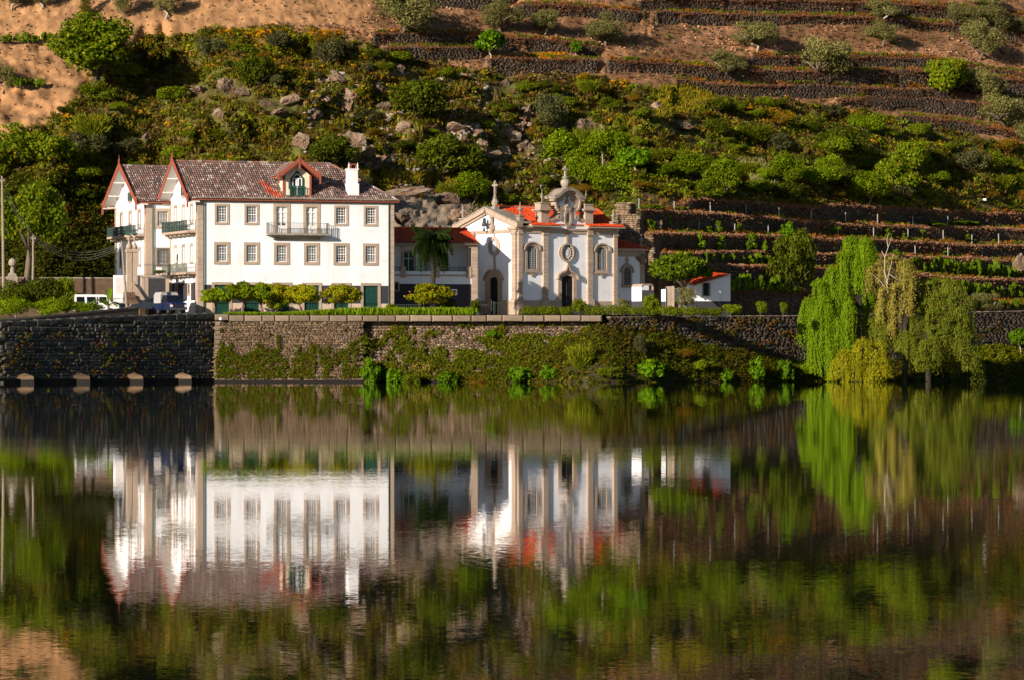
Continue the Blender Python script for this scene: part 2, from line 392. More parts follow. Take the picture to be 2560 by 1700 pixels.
SAND0 = [(-900, -1500), (800, -1500), (960, -60), (880, 60), (400, 88), (230, 215), (30, 350), (-900, 400)]
def dry_line0(px): return np.interp(px, [700, 850, 950, 1250, 1500, 1700, 1950, 2150, 2400, 2700], [70, 90, 128, 188, 190, 245, 250, 280, 330, 400])
GX = np.arange(-600, 3201, 5.0)
GY = np.concatenate([np.arange(806, -60, -5.0), np.arange(-60, -1400, -26.0)])
YG = np.zeros((len(GY), len(GX)))
for ci, px in enumerate(GX):
    kn = []
    for lab, k in TWK:
        if k[0, 0] - 14 <= px <= k[-1, 0] + 14:
            t = float(np.interp(px, k[:, 0], k[:, 1])); b = float(np.interp(px, k[:, 0], k[:, 2]))
            wgt = min(1.0, (px - k[0, 0] + 14) / 14, (k[-1, 0] + 14 - px) / 14)
            mY = mean_Y(px, (t + b) / 2)
            kn.append((b, mean_Y(px, b) * (1 - wgt) + mY * wgt)); kn.append((t, mean_Y(px, t) * (1 - wgt) + mY * wgt))
    if not kn: YG[:, ci] = mean_Y(px, GY); continue
    kn.sort(key=lambda q: -q[0])
    rows = np.array([830.0] + [q[0] for q in kn] + [kn[-1][0] - 30]); ys = np.array([mean_Y(px, 830.0)] + [q[1] for q in kn] + [mean_Y(px, kn[-1][0] - 30)])
    ys = np.maximum.accumulate(ys)
    y = np.interp(-GY, -rows, ys); far = GY < rows[-1]; y[far] = np.maximum(mean_Y(px, GY[far]), ys[-1])
    YG[:, ci] = y
_gx, _gy = np.meshgrid(GX, GY)
_lump = fbm(_gx / 45, _gy / 30, 11, 5) - 0.5
_rocky = np.exp(-((_gx - 1050) / 420) ** 2 - ((_gy - 330) / 130) ** 2)
_big = fbm(_gx / 130, _gy / 75, 15, 3) - .5
_scr = np.clip((500 - _gy) / 40, 0, 1) * np.clip((_gy - dry_line0(_gx)) / 40, 0, 1)
YG = YG + _big * 9.0 * _scr + _lump * (1.1 + 2.4 * _scr + 2.0 * _rocky - .75 * in_poly(_gx, _gy, SAND0)) * np.clip((800 - _gy) / 60, 0, 1)
# hollow shaped into the hill to put shade behind the big tree
_r = np.clip((_gx - 285) / 70, 0, 1) * np.clip((560 - _gx) / 170, 0, 1); YG = YG + 7.5 * _r * _r * (3 - 2 * _r) * np.exp(-((_gy - 205) / 60) ** 2)
_r = np.clip((_gx - 110) / 190, 0, 1) * np.clip((620 - _gx) / 200, 0, 1); YG = YG + 9.0 * _r * np.clip((_gy - 415) / 40, 0, 1) * np.clip((760 - _gy) / 60, 0, 1)  # hollow added left of the house so the slope turns into shade
YG = YG + (np.abs(fbm(_gx / 30 + _gy / 18, _gy / 9, 57, 5) - .5) * 4.0) * in_poly(_gx, _gy, [(980, 470), (1100, 460), (1186, 472), (1196, 640), (980, 640)])
YG = np.maximum.accumulate(YG, axis=0)

def hill_Y(px, py):
    px = np.atleast_1d(np.asarray(px, float)); py = np.atleast_1d(np.asarray(py, float))
    fx = np.clip((px - GX[0]) / 5.0, 0, len(GX) - 1.001); xi = fx.astype(int); fx -= xi
    ri = np.clip(np.interp(-py, -GY, np.arange(len(GY))), 0, len(GY) - 1.001); yi = ri.astype(int); fy = ri - yi
    return (YG[yi, xi] * (1 - fx) + YG[yi, xi + 1] * fx) * (1 - fy) + (YG[yi + 1, xi] * (1 - fx) + YG[yi + 1, xi + 1] * fx) * fy
def hill_P(px, py):
    Y = hill_Y(px, py); return np.stack([(np.atleast_1d(px) - 1280) * Y / FP, Y, CAMZ + (HY - np.atleast_1d(py)) * Y / FP], -1)

SAND = [(-900, -1500), (800, -1500), (960, -60), (930, 10), (880, 60), (700, 62), (560, 70), (400, 88), (330, 110), (230, 170), (232, 215), (170, 270), (110, 325), (30, 350), (-900, 400)]
def dry_line(px): return np.interp(px, [700, 850, 950, 1250, 1500, 1700, 1950, 2150, 2400, 2700], [70, 90, 128, 188, 190, 245, 250, 280, 330, 400])
def zones(px, py):
    """0 scrub, 1 sandy, 2 dry brown terraces, 3 lower vineyard terraces, 4 slope left of the house with shade in its colour, 5 meadow"""
    j = (fbm(px / 30, py / 20, 3, 3) - 0.5) * 46
    z = np.zeros(np.shape(px), int)
    z[(py + j * .6) < dry_line(px)] = 2
    z[in_poly(px + j, py + j * .5, SAND)] = 1
    z[(px + j > 1600) & (py + j * .4 > np.interp(px, [1585, 1720, 2028, 2560], [480, 496, 512, 530]))] = 3
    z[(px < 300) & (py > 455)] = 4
    z[(px > 905) & (px < 1210) & (py + j * .3 > 428) & (py + j * .3 < 462)] = 5
    return z

zz = zones(_gx, _gy)
pal = {0: (0.105, 0.095, 0.026), 1: (0.37, 0.205, 0.095), 2: (0.195, 0.105, 0.050), 3: (0.15, 0.082, 0.045), 4: (0.055, 0.045, 0.022), 5: (0.17, 0.17, 0.045)}  # soil left of the house is darkened to carry that slope's shade
C = np.zeros(_gx.shape + (3,))
for k, c in pal.items(): C[zz == k] = c
n1 = fbm(_gx / 14, _gy / 9, 21, 5)[..., None]; n2 = fbm(_gx / 60, _gy / 25, 31, 4)[..., None]; n3 = fbm(_gx / 7, _gy / 5, 41, 3)[..., None]
scree = (zz == 2)[..., None] & (n2 > 0.50); C = np.where(scree, C * 0.35 + np.array((0.42, 0.22, 0.11)) * 0.65, C)
rust = ((zz == 0) | (zz == 2))[..., None] & (n1 > 0.60); C = np.where(rust, C * 0.75 + np.array((0.18, 0.09, 0.03)) * 0.25, C)
gr = ((zz == 0))[..., None] & (n1 < 0.42); C = np.where(gr, C * 0.4 + np.array((0.10, 0.13, 0.018)) * 0.6, C)
C *= (0.72 + 0.56 * n3)
C[(zz == 1)] *= (0.62 + 0.75 * n1[(zz == 1)]) * np.where(n2[(zz == 1)] > .57, .72, 1)
_rk = in_poly(_gx, _gy, [(975, 470), (1100, 458), (1190, 470), (1200, 620), (975, 620)]); C[_rk] = np.array((0.22, 0.175, 0.13)) * (0.5 + 1.0 * n1[_rk])
# low-frequency blur of the zone edges
for _ in range(2): C[1:-1, 1:-1] = (C[1:-1, 1:-1] * 2 + C[:-2, 1:-1] + C[2:, 1:-1] + C[1:-1, :-2] + C[1:-1, 2:]) / 6
V = np.stack([(_gx - 1280) * YG / FP, YG, CAMZ + (HY - _gy) * YG / FP], -1)
# fine relief, stronger on the stony slopes
rel = (fbm(_gx / 6, _gy / 5, 51, 3) - 0.5) * 0.5 + (zz == 1) * (np.abs(fbm(_gx / 60 + _gy / 40, _gy / 90, 53, 4) - .5) * -.8 + (fbm(_gx / 9, _gy / 7, 54, 3) - .5) * .35)
V[..., 2] += rel * np.where(zz == 1, 0.9, 0.8) * np.clip((790 - _gy) / 60, 0, 1)
nr, nc = len(GY), len(GX); idx = np.arange(nr * nc).reshape(nr, nc)
F = np.stack([idx[:-1, :-1], idx[:-1, 1:], idx[1:, 1:], idx[1:, :-1]], -1).reshape(-1, 4)
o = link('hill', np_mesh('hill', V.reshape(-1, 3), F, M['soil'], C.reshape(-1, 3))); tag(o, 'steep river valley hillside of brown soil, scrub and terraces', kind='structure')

# ================================================================== QUAY TERRACE, WATER
Q = [(-45.2, 367.0), (-27.7, 388.0), (9.1, 388.0), (58.0, 431.0), (120.0, 490.0)]   # the line of the river walls
mb = MB(); mb.add([(x, y + 0.35, GZ) for x, y in Q[1:]] + [(x, y, GZ) for x, y in [(120, 640), (-27.7, 640)]], [tuple(range(len(Q) + 1))])
_g = [(-160, 300, 4.3), (-60, 350, 4.5), (-45.2, 367.3, 4.75), (-36.4, 377.9, 5.3), (-27.7, 388.35, 5.85)]; _m = [(-160, 396, 5.6), (-60, 396, 5.7), (-45.2, 396, 5.9), (-36.4, 396, 6.2), (-27.7, 396, GZ)]; _f = [(x, 640, GZ) for x, _, _ in _g]
mb.add(_g + _m + _f, [(i, i + 1, i + 6, i + 5) for i in range(4)] + [(i + 5, i + 6, i + 11, i + 10) for i in range(4)])
tag(mb.build('ground', M['paving']), 'paved and planted ground along the top of the river wall', kind='structure')
mb = MB(); mb.add([(-900, -300, 0), (900, -300, 0), (900, 900, 0), (-900, 900, 0)], [(0, 1, 2, 3)])
tag(mb.build('river_water', M['water']), 'calm dark river mirroring the houses and the hillside', kind='structure')

# ------------------------------------------------------------------ laid stone
def path_pts(pts, step):
    p = np.array(pts, float); d = np.r_[0, np.cumsum(np.linalg.norm(np.diff(p[:, :2], axis=0), axis=1))]
    return p, d
def stone_array(cen, tan, hw, hh, hd, seed=0, jit=0.22):
    """many irregular stones: centre, direction along the wall, half sizes; returns V, F, per-stone order kept"""
    r = np.random.default_rng(seed); n = len(cen)
    tan = tan / np.linalg.norm(tan, axis=1)[:, None]; nrm = np.stack([tan[:, 1], -tan[:, 0], np.zeros(n)], -1); up = np.array([0, 0, 1.0])
    V = np.zeros((n, 8, 3)); i = 0
    for dy in (1, 0):
        for sx, sz in ((-1, -1), (1, -1), (1, 1), (-1, 1)):
            a = sx * hw * (1 - r.random(n) * jit * (1 if dy == 0 else .3)); b = sz * hh * (1 - r.random(n) * jit * (1 if dy == 0 else .3))
            c = hd * (1 if dy == 0 else -1) * (1 + (r.random(n) - .5) * 0.5 * (dy == 0))
            V[:, i] = cen + tan * a[:, None] + up * b[:, None] + nrm * c[:, None]; i += 1
    f = np.array([(4, 5, 6, 7), (0, 1, 5, 4), (1, 2, 6, 5), (2, 3, 7, 6), (3, 0, 4, 7)])
    F = (f[None] + (np.arange(n) * 8)[:, None, None]).reshape(-1, 4)
    return V, F
def lay(points, zb, zt, wmin, wmax, h, seed, batter=0.0, hjit=0.25, skip=None):
    """rows of stones on a vertical sheet above a ground path; points (x,y), zb/zt functions of arc length"""
    r = np.random.default_rng(seed); p, d = path_pts(points, 1); L = d[-1]
    cen = []; tan = []; hw = []; hh = []; z = min(zb(0), zb(L), zb(L / 2)); zmax = max(zt(0), zt(L), zt(L / 2)) + 1
    while z < zmax:
        hr = h * (1 + (r.random() - .5) * 2 * hjit); s = -r.random() * wmax
        while s < L:
            wv = wmin + (wmax - wmin) * r.random() ** 1.4; m = s + wv / 2
            if 0 <= m <= L and zb(m) - hr * .3 <= z + hr / 2 <= zt(m) and not (skip and skip(m, z)):
                x = np.interp(m, d, p[:, 0]); y = np.interp(m, d, p[:, 1]); q = min(L, m + .3); q0 = max(0, m - .3)
                t = (np.interp(q, d, p[:, 0]) - np.interp(q0, d, p[:, 0]), np.interp(q, d, p[:, 1]) - np.interp(q0, d, p[:, 1]), 0)
                tl = math.hypot(t[0], t[1]) or 1; off = batter * (zt(m) - z)
                cen.append((x + t[1] / tl * off, y - t[0] / tl * off, z + hr / 2)); tan.append(t)
                hw.append(wv / 2 * 0.97); hh.append(hr / 2 * 0.96)
            s += wv
        z += hr
    return np.array(cen), np.array(tan, float), np.array(hw), np.array(hh)
def stone_cols(n, base, seed, var=0.35, alt=None, alt_p=0.25):
    r = np.random.default_rng(seed); c = np.array(base)[None] * (1 + (r.random((n, 1)) - .5) * 2 * var) * (1 + (r.random((n, 3)) - .5) * 0.16)
    if alt is not None:
        m = r.random(n) < alt_p; c[m] = np.array(alt) * (1 + (r.random((m.sum(), 1)) - .5) * var)
    return c

# terrace walls of the hill
wi = 0
for lab, k in TWK:
    wi += 1
    xs = np.arange(k[0, 0], k[-1, 0] + 1, 9.0); tp = np.interp(xs, k[:, 0], k[:, 1]); bt = np.interp(xs, k[:, 0], k[:, 2])
    tp = tp + (fbm(xs / 40, xs * 0 + wi, 61, 3) - .5) * 9; mid = (tp + bt) / 2
    Y = mean_Y(xs, mid) - 0.25; Y = np.minimum(Y, hill_Y(xs, mid) - 0.02)
    for _ in range(3): Y[1:-1] = (Y[:-2] + Y[1:-1] * 2 + Y[2:]) / 4
    X = (xs - 1280) * Y / FP; zt_ = CAMZ + (HY - tp) * Y / FP + .05; zb_ = CAMZ + (HY - bt) * Y / FP - .35
    pts = [(X[0] - 1.5, Y[0] + 2.6)] + list(zip(X, Y)); d = np.r_[0, np.cumsum(np.hypot(np.diff([q[0] for q in pts]), np.diff([q[1] for q in pts])))]
    zt_ = np.r_[zt_[0], zt_]; zb_ = np.r_[zb_[0], zb_]
    root = MB()
    vs = []; fs = []
    for (x, y), a, b in zip(pts, zb_, zt_): vs += [(x, y + .12, a), (x, y + .12, b - .06), (x + .1, y + .9, b - .06)]
    for i in range(len(pts) - 1): fs += [(3 * i, 3 * i + 3, 3 * i + 4, 3 * i + 1), (3 * i + 1, 3 * i + 4, 3 * i + 5, 3 * i + 2)]
    root.add(vs, fs); ro = root.build('terrace_wall', M['mortar']); tag(ro, lab, 'stone wall', 'dry stone terrace walls')
    wi_ = wi
    cen, tan, hw, hh = lay(pts, lambda s: float(np.interp(s, d, zb_)), lambda s: float(np.interp(s, d, zt_)), .26, .85, .17, 100 + wi, skip=lambda m, z: vnoise(m / 2.6 + wi * 7, z / 1.1, 9) > .74)
    V, F = stone_array(cen, tan, hw, hh, np.full(len(cen), .05), wi, .14)
    c = stone_cols(len(cen), (0.062, 0.046, 0.032), wi, .38, (0.11, 0.08, 0.05), .10)
    tag(link('stone', np_mesh('stone', V.reshape(-1, 3), F, M['stone_rubble'], np.repeat(c * (.6 + .9 * fbm(cen[:, 0] / 3 + wi, cen[:, 2] / 1.2, 66, 3))[:, None], 8, 0)), ro), kind='stuff')

# ------------------------------------------------------------------ river walls with single stones
BOX = {}
def block_mesh(name, m, variants=5):
    key = (name, m)
    if key not in BOX:
        L = []
        for v in range(variants):
            r = random.Random(v + len(name)); c = 0.06
            vs = [(-.5, .5, -.5), (.5, .5, -.5), (.5, .5, .5), (-.5, .5, .5)]
            vs += [(sx * .5, -.30, sz * .5) for sx, sz in ((-1, -1), (1, -1), (1, 1), (-1, 1))]
            vs += [(sx * (.5 - c - .03 * r.random()), -.5 - .1 * r.random(), sz * (.5 - c * 1.6 - .05 * r.random())) for sx, sz in ((-1, -1), (1, -1), (1, 1), (-1, 1))]
            fs = [(0, 1, 5, 4), (1, 2, 6, 5), (2, 3, 7, 6), (3, 0, 4, 7), (4, 5, 9, 8), (5, 6, 10, 9), (6, 7, 11, 10), (7, 4, 8, 11), (8, 9, 10, 11)]
            b = MB(); b.add(vs, fs); L.append(b.mesh(name, M[m]))
        BOX[key] = L
    return random.choice(BOX[key])
def river_wall(root_name, label, pts, zt, mats, wmin, wmax, h, seed, batter, col, alt, nbig=290, proud=.15, backing='mortar', zlow=-0.4, group=None):
    p = np.array(pts); d = np.r_[0, np.cumsum(np.hypot(*np.diff(p, axis=0).T))]; L = d[-1]
    root = MB(); ztt = [zt(q) for q in d]; n = len(pts)
    # battered backing sheet with a flat top
    t = [np.array(pts[min(i + 1, n - 1)]) - np.array(pts[max(i - 1, 0)]) for i in range(n)]; vs = []
    for i, (x, y) in enumerate(pts):
        q = t[i] / np.linalg.norm(t[i]); nx, ny = q[1], -q[0]; o_ = batter * (ztt[i] - zlow)
        vs += [(x + nx * (o_ - .12), y + ny * (o_ - .12), zlow), (x - nx * .12, y - ny * .12, ztt[i]), (x - nx * .9, y - ny * .9, ztt[i])]
    fs = []
    for i in range(n - 1): fs += [(3 * i, 3 * i + 3, 3 * i + 4, 3 * i + 1), (3 * i + 1, 3 * i + 4, 3 * i + 5, 3 * i + 2)]
    root.add(vs, fs); ro = root.build(root_name, M[backing]); tag(ro, label, 'river wall', group)
    cen, tan, hw, hh = lay(pts, lambda s: zlow, lambda s: zt(s) - .02, wmin, wmax, h, seed, batter)
    order = np.argsort(-(hw * hh)); big = order[:nbig]; rest = order[nbig:]
    for i in big:
        a = math.atan2(tan[i, 1], tan[i, 0])
        o = link('stone', block_mesh('stone', mats), ro, cen[i], a, (hw[i] * 2, (.36 if proud > .1 else .27) + .06 * random.random(), hh[i] * 2.02)); o.rotation_euler[0] = -batter
    if len(rest):
        V, F = stone_array(cen[rest], tan[rest], hw[rest], hh[rest], np.full(len(rest), proud), seed, .24)
        c = stone_cols(len(rest), col, seed, .4, alt, .22)
        tag(link('small_stones', np_mesh('small_stones', V.reshape(-1, 3), F, M['stone_rubble'], np.repeat(c, 8, 0)), ro), kind='stuff')
    return ro
def coping(ro, pts, zt, zh, length, depth, m, out=.06, gap=.015, seed=1, over=None):
    p = np.array(pts, float); d = np.r_[0, np.cumsum(np.hypot(*np.diff(p, axis=0).T))]; L = d[-1]; s = 0; r = random.Random(seed)
    while s < L - .2:
        wv = min(length * (0.75 + .5 * r.random()), L - s); m_ = s + wv / 2
        x, y = np.interp(m_, d, p[:, 0]), np.interp(m_, d, p[:, 1])
        x0, y0 = np.interp(s, d, p[:, 0]), np.interp(s, d, p[:, 1]); x1, y1 = np.interp(s + wv, d, p[:, 0]), np.interp(s + wv, d, p[:, 1]); a = math.atan2(y1 - y0, x1 - x0)
        z = zt(m_); nx, ny = math.sin(a), -math.cos(a); oy = depth / 2 - out
        link('coping_block', block_mesh('coping_block', m), ro, (x - nx * oy, y - ny * oy, z - zh / 2 + r.uniform(-.012, .012)), a, (wv - gap, depth, zh))
        s += wv
# bridge-side wall: runs towards the camera, away from the sun
top_l = lambda s: float(np.interp(s, [0, 12, 27.3], [5.45, 6.0, 6.5]))
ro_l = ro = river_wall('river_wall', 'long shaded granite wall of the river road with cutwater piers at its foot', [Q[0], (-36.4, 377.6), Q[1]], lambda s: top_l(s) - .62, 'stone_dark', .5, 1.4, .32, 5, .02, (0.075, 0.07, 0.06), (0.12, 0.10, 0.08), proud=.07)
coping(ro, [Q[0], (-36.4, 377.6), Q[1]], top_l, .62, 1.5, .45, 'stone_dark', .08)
# cutwaters standing at the foot of it
for px in (55, 195, 328, 449):
    k = (px - 1280) / FP; tt = (-27.7 - k * 388) / (0.64 - k * 0.768); bx, by = -27.7 - .64 * tt, 388 - .768 * tt
    b = MB(); L_ = .95; T_ = np.array((.64, .768)); N_ = np.array((.768, -.64))
    def q_(a, n, z): p = np.array((bx, by)) + T_ * a + N_ * n; return (p[0], p[1], z)
    b.add([q_(-L_, .05, .35), q_(0, 1.5, .35), q_(L_ * 1.3, .05, .35), q_(-L_, .05, .75), q_(0, 1.5, .62), q_(L_ * 1.3, .05, .75), q_(0, .05, 1.0)],
          [(0, 1, 4, 3), (1, 2, 5, 4), (3, 4, 6), (4, 5, 6), (3, 6, 5)])
    tag(b.build('cutwater', M['stone_block'], ro), 'sunlit pointed stone cutwater at the water line')
    b2 = MB(); b2.prism_z([q_(-L_ - .05, 0, 0)[:2], q_(0, 1.56, 0)[:2], q_(L_ * 1.35, 0, 0)[:2]], -.3, .36); b2.build('wet_footing', M['wet_stone'], ro)
# quay wall, first stretch stands proud of the second
S1 = [(-27.7, 387.6), (-13.9, 387.6)]
ro1 = river_wall('quay_wall', 'tall sunlit rubble wall of the quay in front of the big white house', S1, lambda s: 5.62, 'stone_block', .18, .62, .145, 9, .09, (0.105, 0.072, 0.044), (0.17, 0.125, 0.08), proud=.09)
bb = MB(); bb.add([(-13.9, 387.6 - .55, -.4), (-13.9, 387.75, 5.6), (-13.9, 389, 5.6), (-13.9, 389, -.4)], [(0, 1, 2, 3)]); bb.build('wall_end', M['mortar'], ro1)
S2 = [(-13.9, 388.7), (9.1, 388.7)]
ro2 = river_wall('quay_wall', 'rubble wall of the quay in front of the chapel, half grown over with bushes', S2, lambda s: 5.62, 'stone_block', .18, .66, .15, 19, .07, (0.13, 0.09, 0.058), (0.24, 0.185, 0.125), proud=.09)
coping(ro1, S1, lambda s: 6.25 + .1 * (s < 1.5), .60, 1.55, .6, 'stone_light', .10, seed=3)
coping(ro2, [(-13.9, 387.6), (8.4, 387.6)], lambda s: 6.25, .60, 1.7, .6, 'stone_light', .10, seed=4)
# corner quoins
for i in range(13):
    z = 0.1 + i * .43
    link('quoin', block_mesh('quoin', 'stone_light'), ro1, (-27.7 + .30 + .05 * (i % 2), 387.6 - .09 * (5.6 - z) + .12, z + .2), 0, (.75 if i % 2 else .5, .5, .42))
S3 = [(9.1, 388.1), (30, 406), (58.0, 431.0), (80, 452)]
top_r = lambda s: float(np.interp(s, [0, 26, 60, 90], [6.15, 6.45, 7.2, 7.8]))
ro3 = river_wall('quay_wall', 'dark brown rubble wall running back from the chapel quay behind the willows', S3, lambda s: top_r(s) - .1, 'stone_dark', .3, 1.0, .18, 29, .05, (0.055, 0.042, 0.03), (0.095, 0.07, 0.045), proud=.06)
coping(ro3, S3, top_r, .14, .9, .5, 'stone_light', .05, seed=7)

# riverbank mound under the quay
def bank_top(px): return np.interp(px, [1160, 1250, 1350, 1420, 1480, 1540, 1700, 1925, 2060, 2250, 2420, 2700], [948, 925, 888, 846, 812, 808, 846, 892, 925, 905, 870, 860])
bx = np.arange(1100, 2760, 12.0)
def wallline(px):
    k = (np.asarray(px, float) - 1280) / FP; out = np.zeros(k.shape)
    A = np.array(S2 + S3[1:], float)
    for i in range(len(A) - 1):
        (x0, y0), (x1, y1) = A[i], A[i + 1]; t = (k * y0 - x0) / ((x1 - x0) - k * (y1 - y0)); y = y0 + t * (y1 - y0); m = (t >= -0.001) & (t <= 1.001); out[m] = y[m]
    out[out == 0] = 388.7; return out
bY = wallline(bx) - .3; bh = CAMZ + (HY - bank_top(bx)) * bY / FP; bh = np.maximum(bh, .35) + (fbm(bx / 50, bx * 0, 71, 3) - .5) * .8
rows_ = np.linspace(0, 1, 12); BV = []
for t in rows_:
    yy = bY - (1 - t) * (0.8 + bh * .95); zz_ = -0.25 + (bh + .25) * t ** 0.8 + (fbm(bx / 18, bx * 0 + t * 5, 73, 3) - .5) * .7 * math.sin(math.pi * min(t + .1, 1))
    BV.append(np.stack([(bx - 1280) * bY / FP, yy, zz_], -1))
BV = np.array(BV); nr, nc = BV.shape[:2]; idx = np.arange(nr * nc).reshape(nr, nc)
F = np.stack([idx[:-1, :-1], idx[:-1, 1:], idx[1:, 1:], idx[1:, :-1]], -1).reshape(-1, 4)
bc = np.tile(np.array((0.04, 0.036, 0.016)), (nr * nc, 1)) * (0.7 + .6 * rng.random((nr * nc, 1)))
tag(link('riverbank', np_mesh('riverbank', BV.reshape(-1, 3), F, M['soil'], bc)), 'overgrown earth bank between the river and the quay wall', kind='structure')
# dark wet foot of the river walls
def wet(ro, pts, y_out, z1):
    o = MB(); n = len(pts); vs = []
    for i, (x, y) in enumerate(pts):
        t = np.array(pts[min(i + 1, n - 1)]) - np.array(pts[max(i - 1, 0)]); t = t / np.linalg.norm(t); nx, ny = t[1], -t[0]; vs += [(x + nx * y_out, y + ny * y_out, -.3), (x + nx * (y_out - .03), y + ny * (y_out - .03), z1), (x, y, z1 + .05)]
    o.add(vs, [f for i in range(n - 1) for f in ((3 * i, 3 * i + 3, 3 * i + 4, 3 * i + 1), (3 * i + 1, 3 * i + 4, 3 * i + 5, 3 * i + 2))]); o.build('wet_footing', M['wet_stone'], ro)
wet(ro_l, [Q[0], (-36.4, 377.6), Q[1]], .55, .42); wet(ro1, S1, .78, .24); wet(ro2, S2, .7, .22)

# ================================================================== BUILDING KIT
def wall_sheet(x0, x1, z0, z1, holes, th=.22, y=0.0):
    """wall plane at y with rectangular openings that have real reveals"""
    xs = sorted({x0, x1, *[h[0] for h in holes], *[h[1] for h in holes]}); zs = sorted({z0, z1, *[h[2] for h in holes], *[h[3] for h in holes]})
    b = MB()
    for i in range(len(xs) - 1):
        for j in range(len(zs) - 1):
            cx, cz = (xs[i] + xs[i + 1]) / 2, (zs[j] + zs[j + 1]) / 2
            if any(h[0] < cx < h[1] and h[2] < cz < h[3] for h in holes): continue
            b.add([(xs[i], y, zs[j]), (xs[i + 1], y, zs[j]), (xs[i + 1], y, zs[j + 1]), (xs[i], y, zs[j + 1])], [(0, 1, 2, 3)])
    for a, c, d, e in holes:
        b.add([(a, y, d), (c, y, d), (c, y, e), (a, y, e), (a, y + th, d), (c, y + th, d), (c, y + th, e), (a, y + th, e)],
              [(0, 1, 5, 4), (1, 2, 6, 5), (2, 3, 7, 6), (3, 0, 4, 7)])
    return b
WC = {}
def window(F, cx, z0, z1, w, fr=.32, cols=4, rows=6, kind='sash', frame='granite', curtain=True, proud=.05, glass='glass'):
    """stone surround (part) > sash, pane, curtain; opening is w wide from z0 to z1"""
    h = z1 - z0; key = (round(w, 2), round(h, 2), round(fr, 2), cols, rows, kind, frame, glass)
    if key not in WC:
        a = w / 2; d = {}
        b = MB(); b.box(-a - fr, -a, -proud, .12, -fr, h + fr); b.box(a, a + fr, -proud, .12, -fr, h + fr); b.box(-a, a, -proud, .12, h, h + fr)
        if kind != 'french': b.box(-a, a, -proud - .02, .12, -fr, 0)
        d['window'] = b.mesh('window', M[frame])
        b = MB(); t = .06; y0, y1 = .10, .15
        b.box(-a, -a + t, y0, y1, 0, h); b.box(a - t, a, y0, y1, 0, h); b.box(-a + t, a - t, y0, y1, h - t, h); b.box(-a + t, a - t, y0, y1, 0, t + .03)
        mt = .036
        if kind == 'sash':
            for k in range(1, cols): x = -a + w * k / cols; b.box(x - mt / 2, x + mt / 2, y0 + .01, y1 - .01, t, h - t)
            for k in range(1, rows):
                z = h * k / rows; q = mt if k != rows // 2 else .075; b.box(-a + t, a - t, y0 + .003, y1 - .003, z - q / 2, z + q / 2)
        else:
            zt = h * .80; b.box(-a + t, a - t, y0 - .01, y1, zt - .05, zt + .05); b.box(-.05, .05, y0 - .005, y1, t, h - t)
            b.box(-a + t, a - t, y0 + .005, y1 - .003, t, h * .30)
            for k in (1, 2): z = h * .30 + (zt - h * .30) * k / 3; b.box(-a + t, a - t, y0 + .003, y1 - .003, z - .02, z + .02)
            for x in (-a / 2,): pass
            for x in (-a + t + .03, a - t - .09): b.box(x, x + .06, y0 + .004, y1 - .004, h * .3, h - t)
        d['sash'] = b.mesh('sash', M['white_paint'])
        b = MB(); b.add([(-a, .13, 0), (a, .13, 0), (a, .13, h), (-a, .13, h)], [(0, 1, 2, 3)]); d['pane'] = b.mesh('pane', M[glass])
        b = MB(); n = 14
        for s_, e_ in ((-a, -.04 if kind == 'sash' else -.02), (.02, a)):
            vs = []
            for k in range(n + 1): x = s_ + (e_ - s_) * k / n; vs += [(x, .185 + .02 * math.sin(k * 1.9), 0), (x, .185 + .02 * math.sin(k * 1.9 + .4), h)]
            b.add(vs, [(2 * k, 2 * k + 2, 2 * k + 3, 2 * k + 1) for k in range(n)])
        d['curtain'] = b.mesh('curtain', M['curtain'])
        for nm, (ga_, gb_, hz) in (('c1', (.55, .45, 1.0)), ('c2', (.98, .98, .62)), ('c3', (.85, .98, 1.0))):
            b = MB()
            for s_, e_ in ((-a, -a + a * ga_), (a - a * gb_, a)):
                vs = []
                for k in range(n + 1): x = s_ + (e_ - s_) * k / n; vs += [(x, .19 + .02 * math.sin(k * 2.3), h * (1 - hz)), (x, .19 + .02 * math.sin(k * 2.3 + .4), h)]
                b.add(vs, [(2 * k, 2 * k + 2, 2 * k + 3, 2 * k + 1) for k in range(n)])
            d[nm] = b.mesh('curtain', M['curtain'])
        WC[key] = d
    d = WC[key]; o = F.place('window', d['window'], cx, z0)
    link('sash', d['sash'], o); link('pane', d['pane'], o)
    if curtain: link('curtain', d[random.choice(['curtain', 'curtain', 'curtain', 'c1', 'c2', 'c3'])], o)
    return o
def door(F, cx, z0, z1, w, fr=.27, m='door_green', leaf=True):
    a = w / 2; h = z1 - z0; b = MB(); b.box(-a - fr, -a, -.06, .14, 0, h + fr); b.box(a, a + fr, -.06, .14, 0, h + fr); b.box(-a, a, -.06, .14, h, h + fr)
    o = F.place('door', b.mesh('door', M['granite']), cx, z0)
    n = 5
    for k in range(n):
        b = MB(); x0 = -a + w * k / n; b.box(x0 + .012, x0 + w / n - .012, .09, .14, .02, h)
        b.build('board', M[m], o)
    b = MB(); b.box(-a, a, .13, .17, 0, h); b.build('door_leaf', M[m], o)
    return o
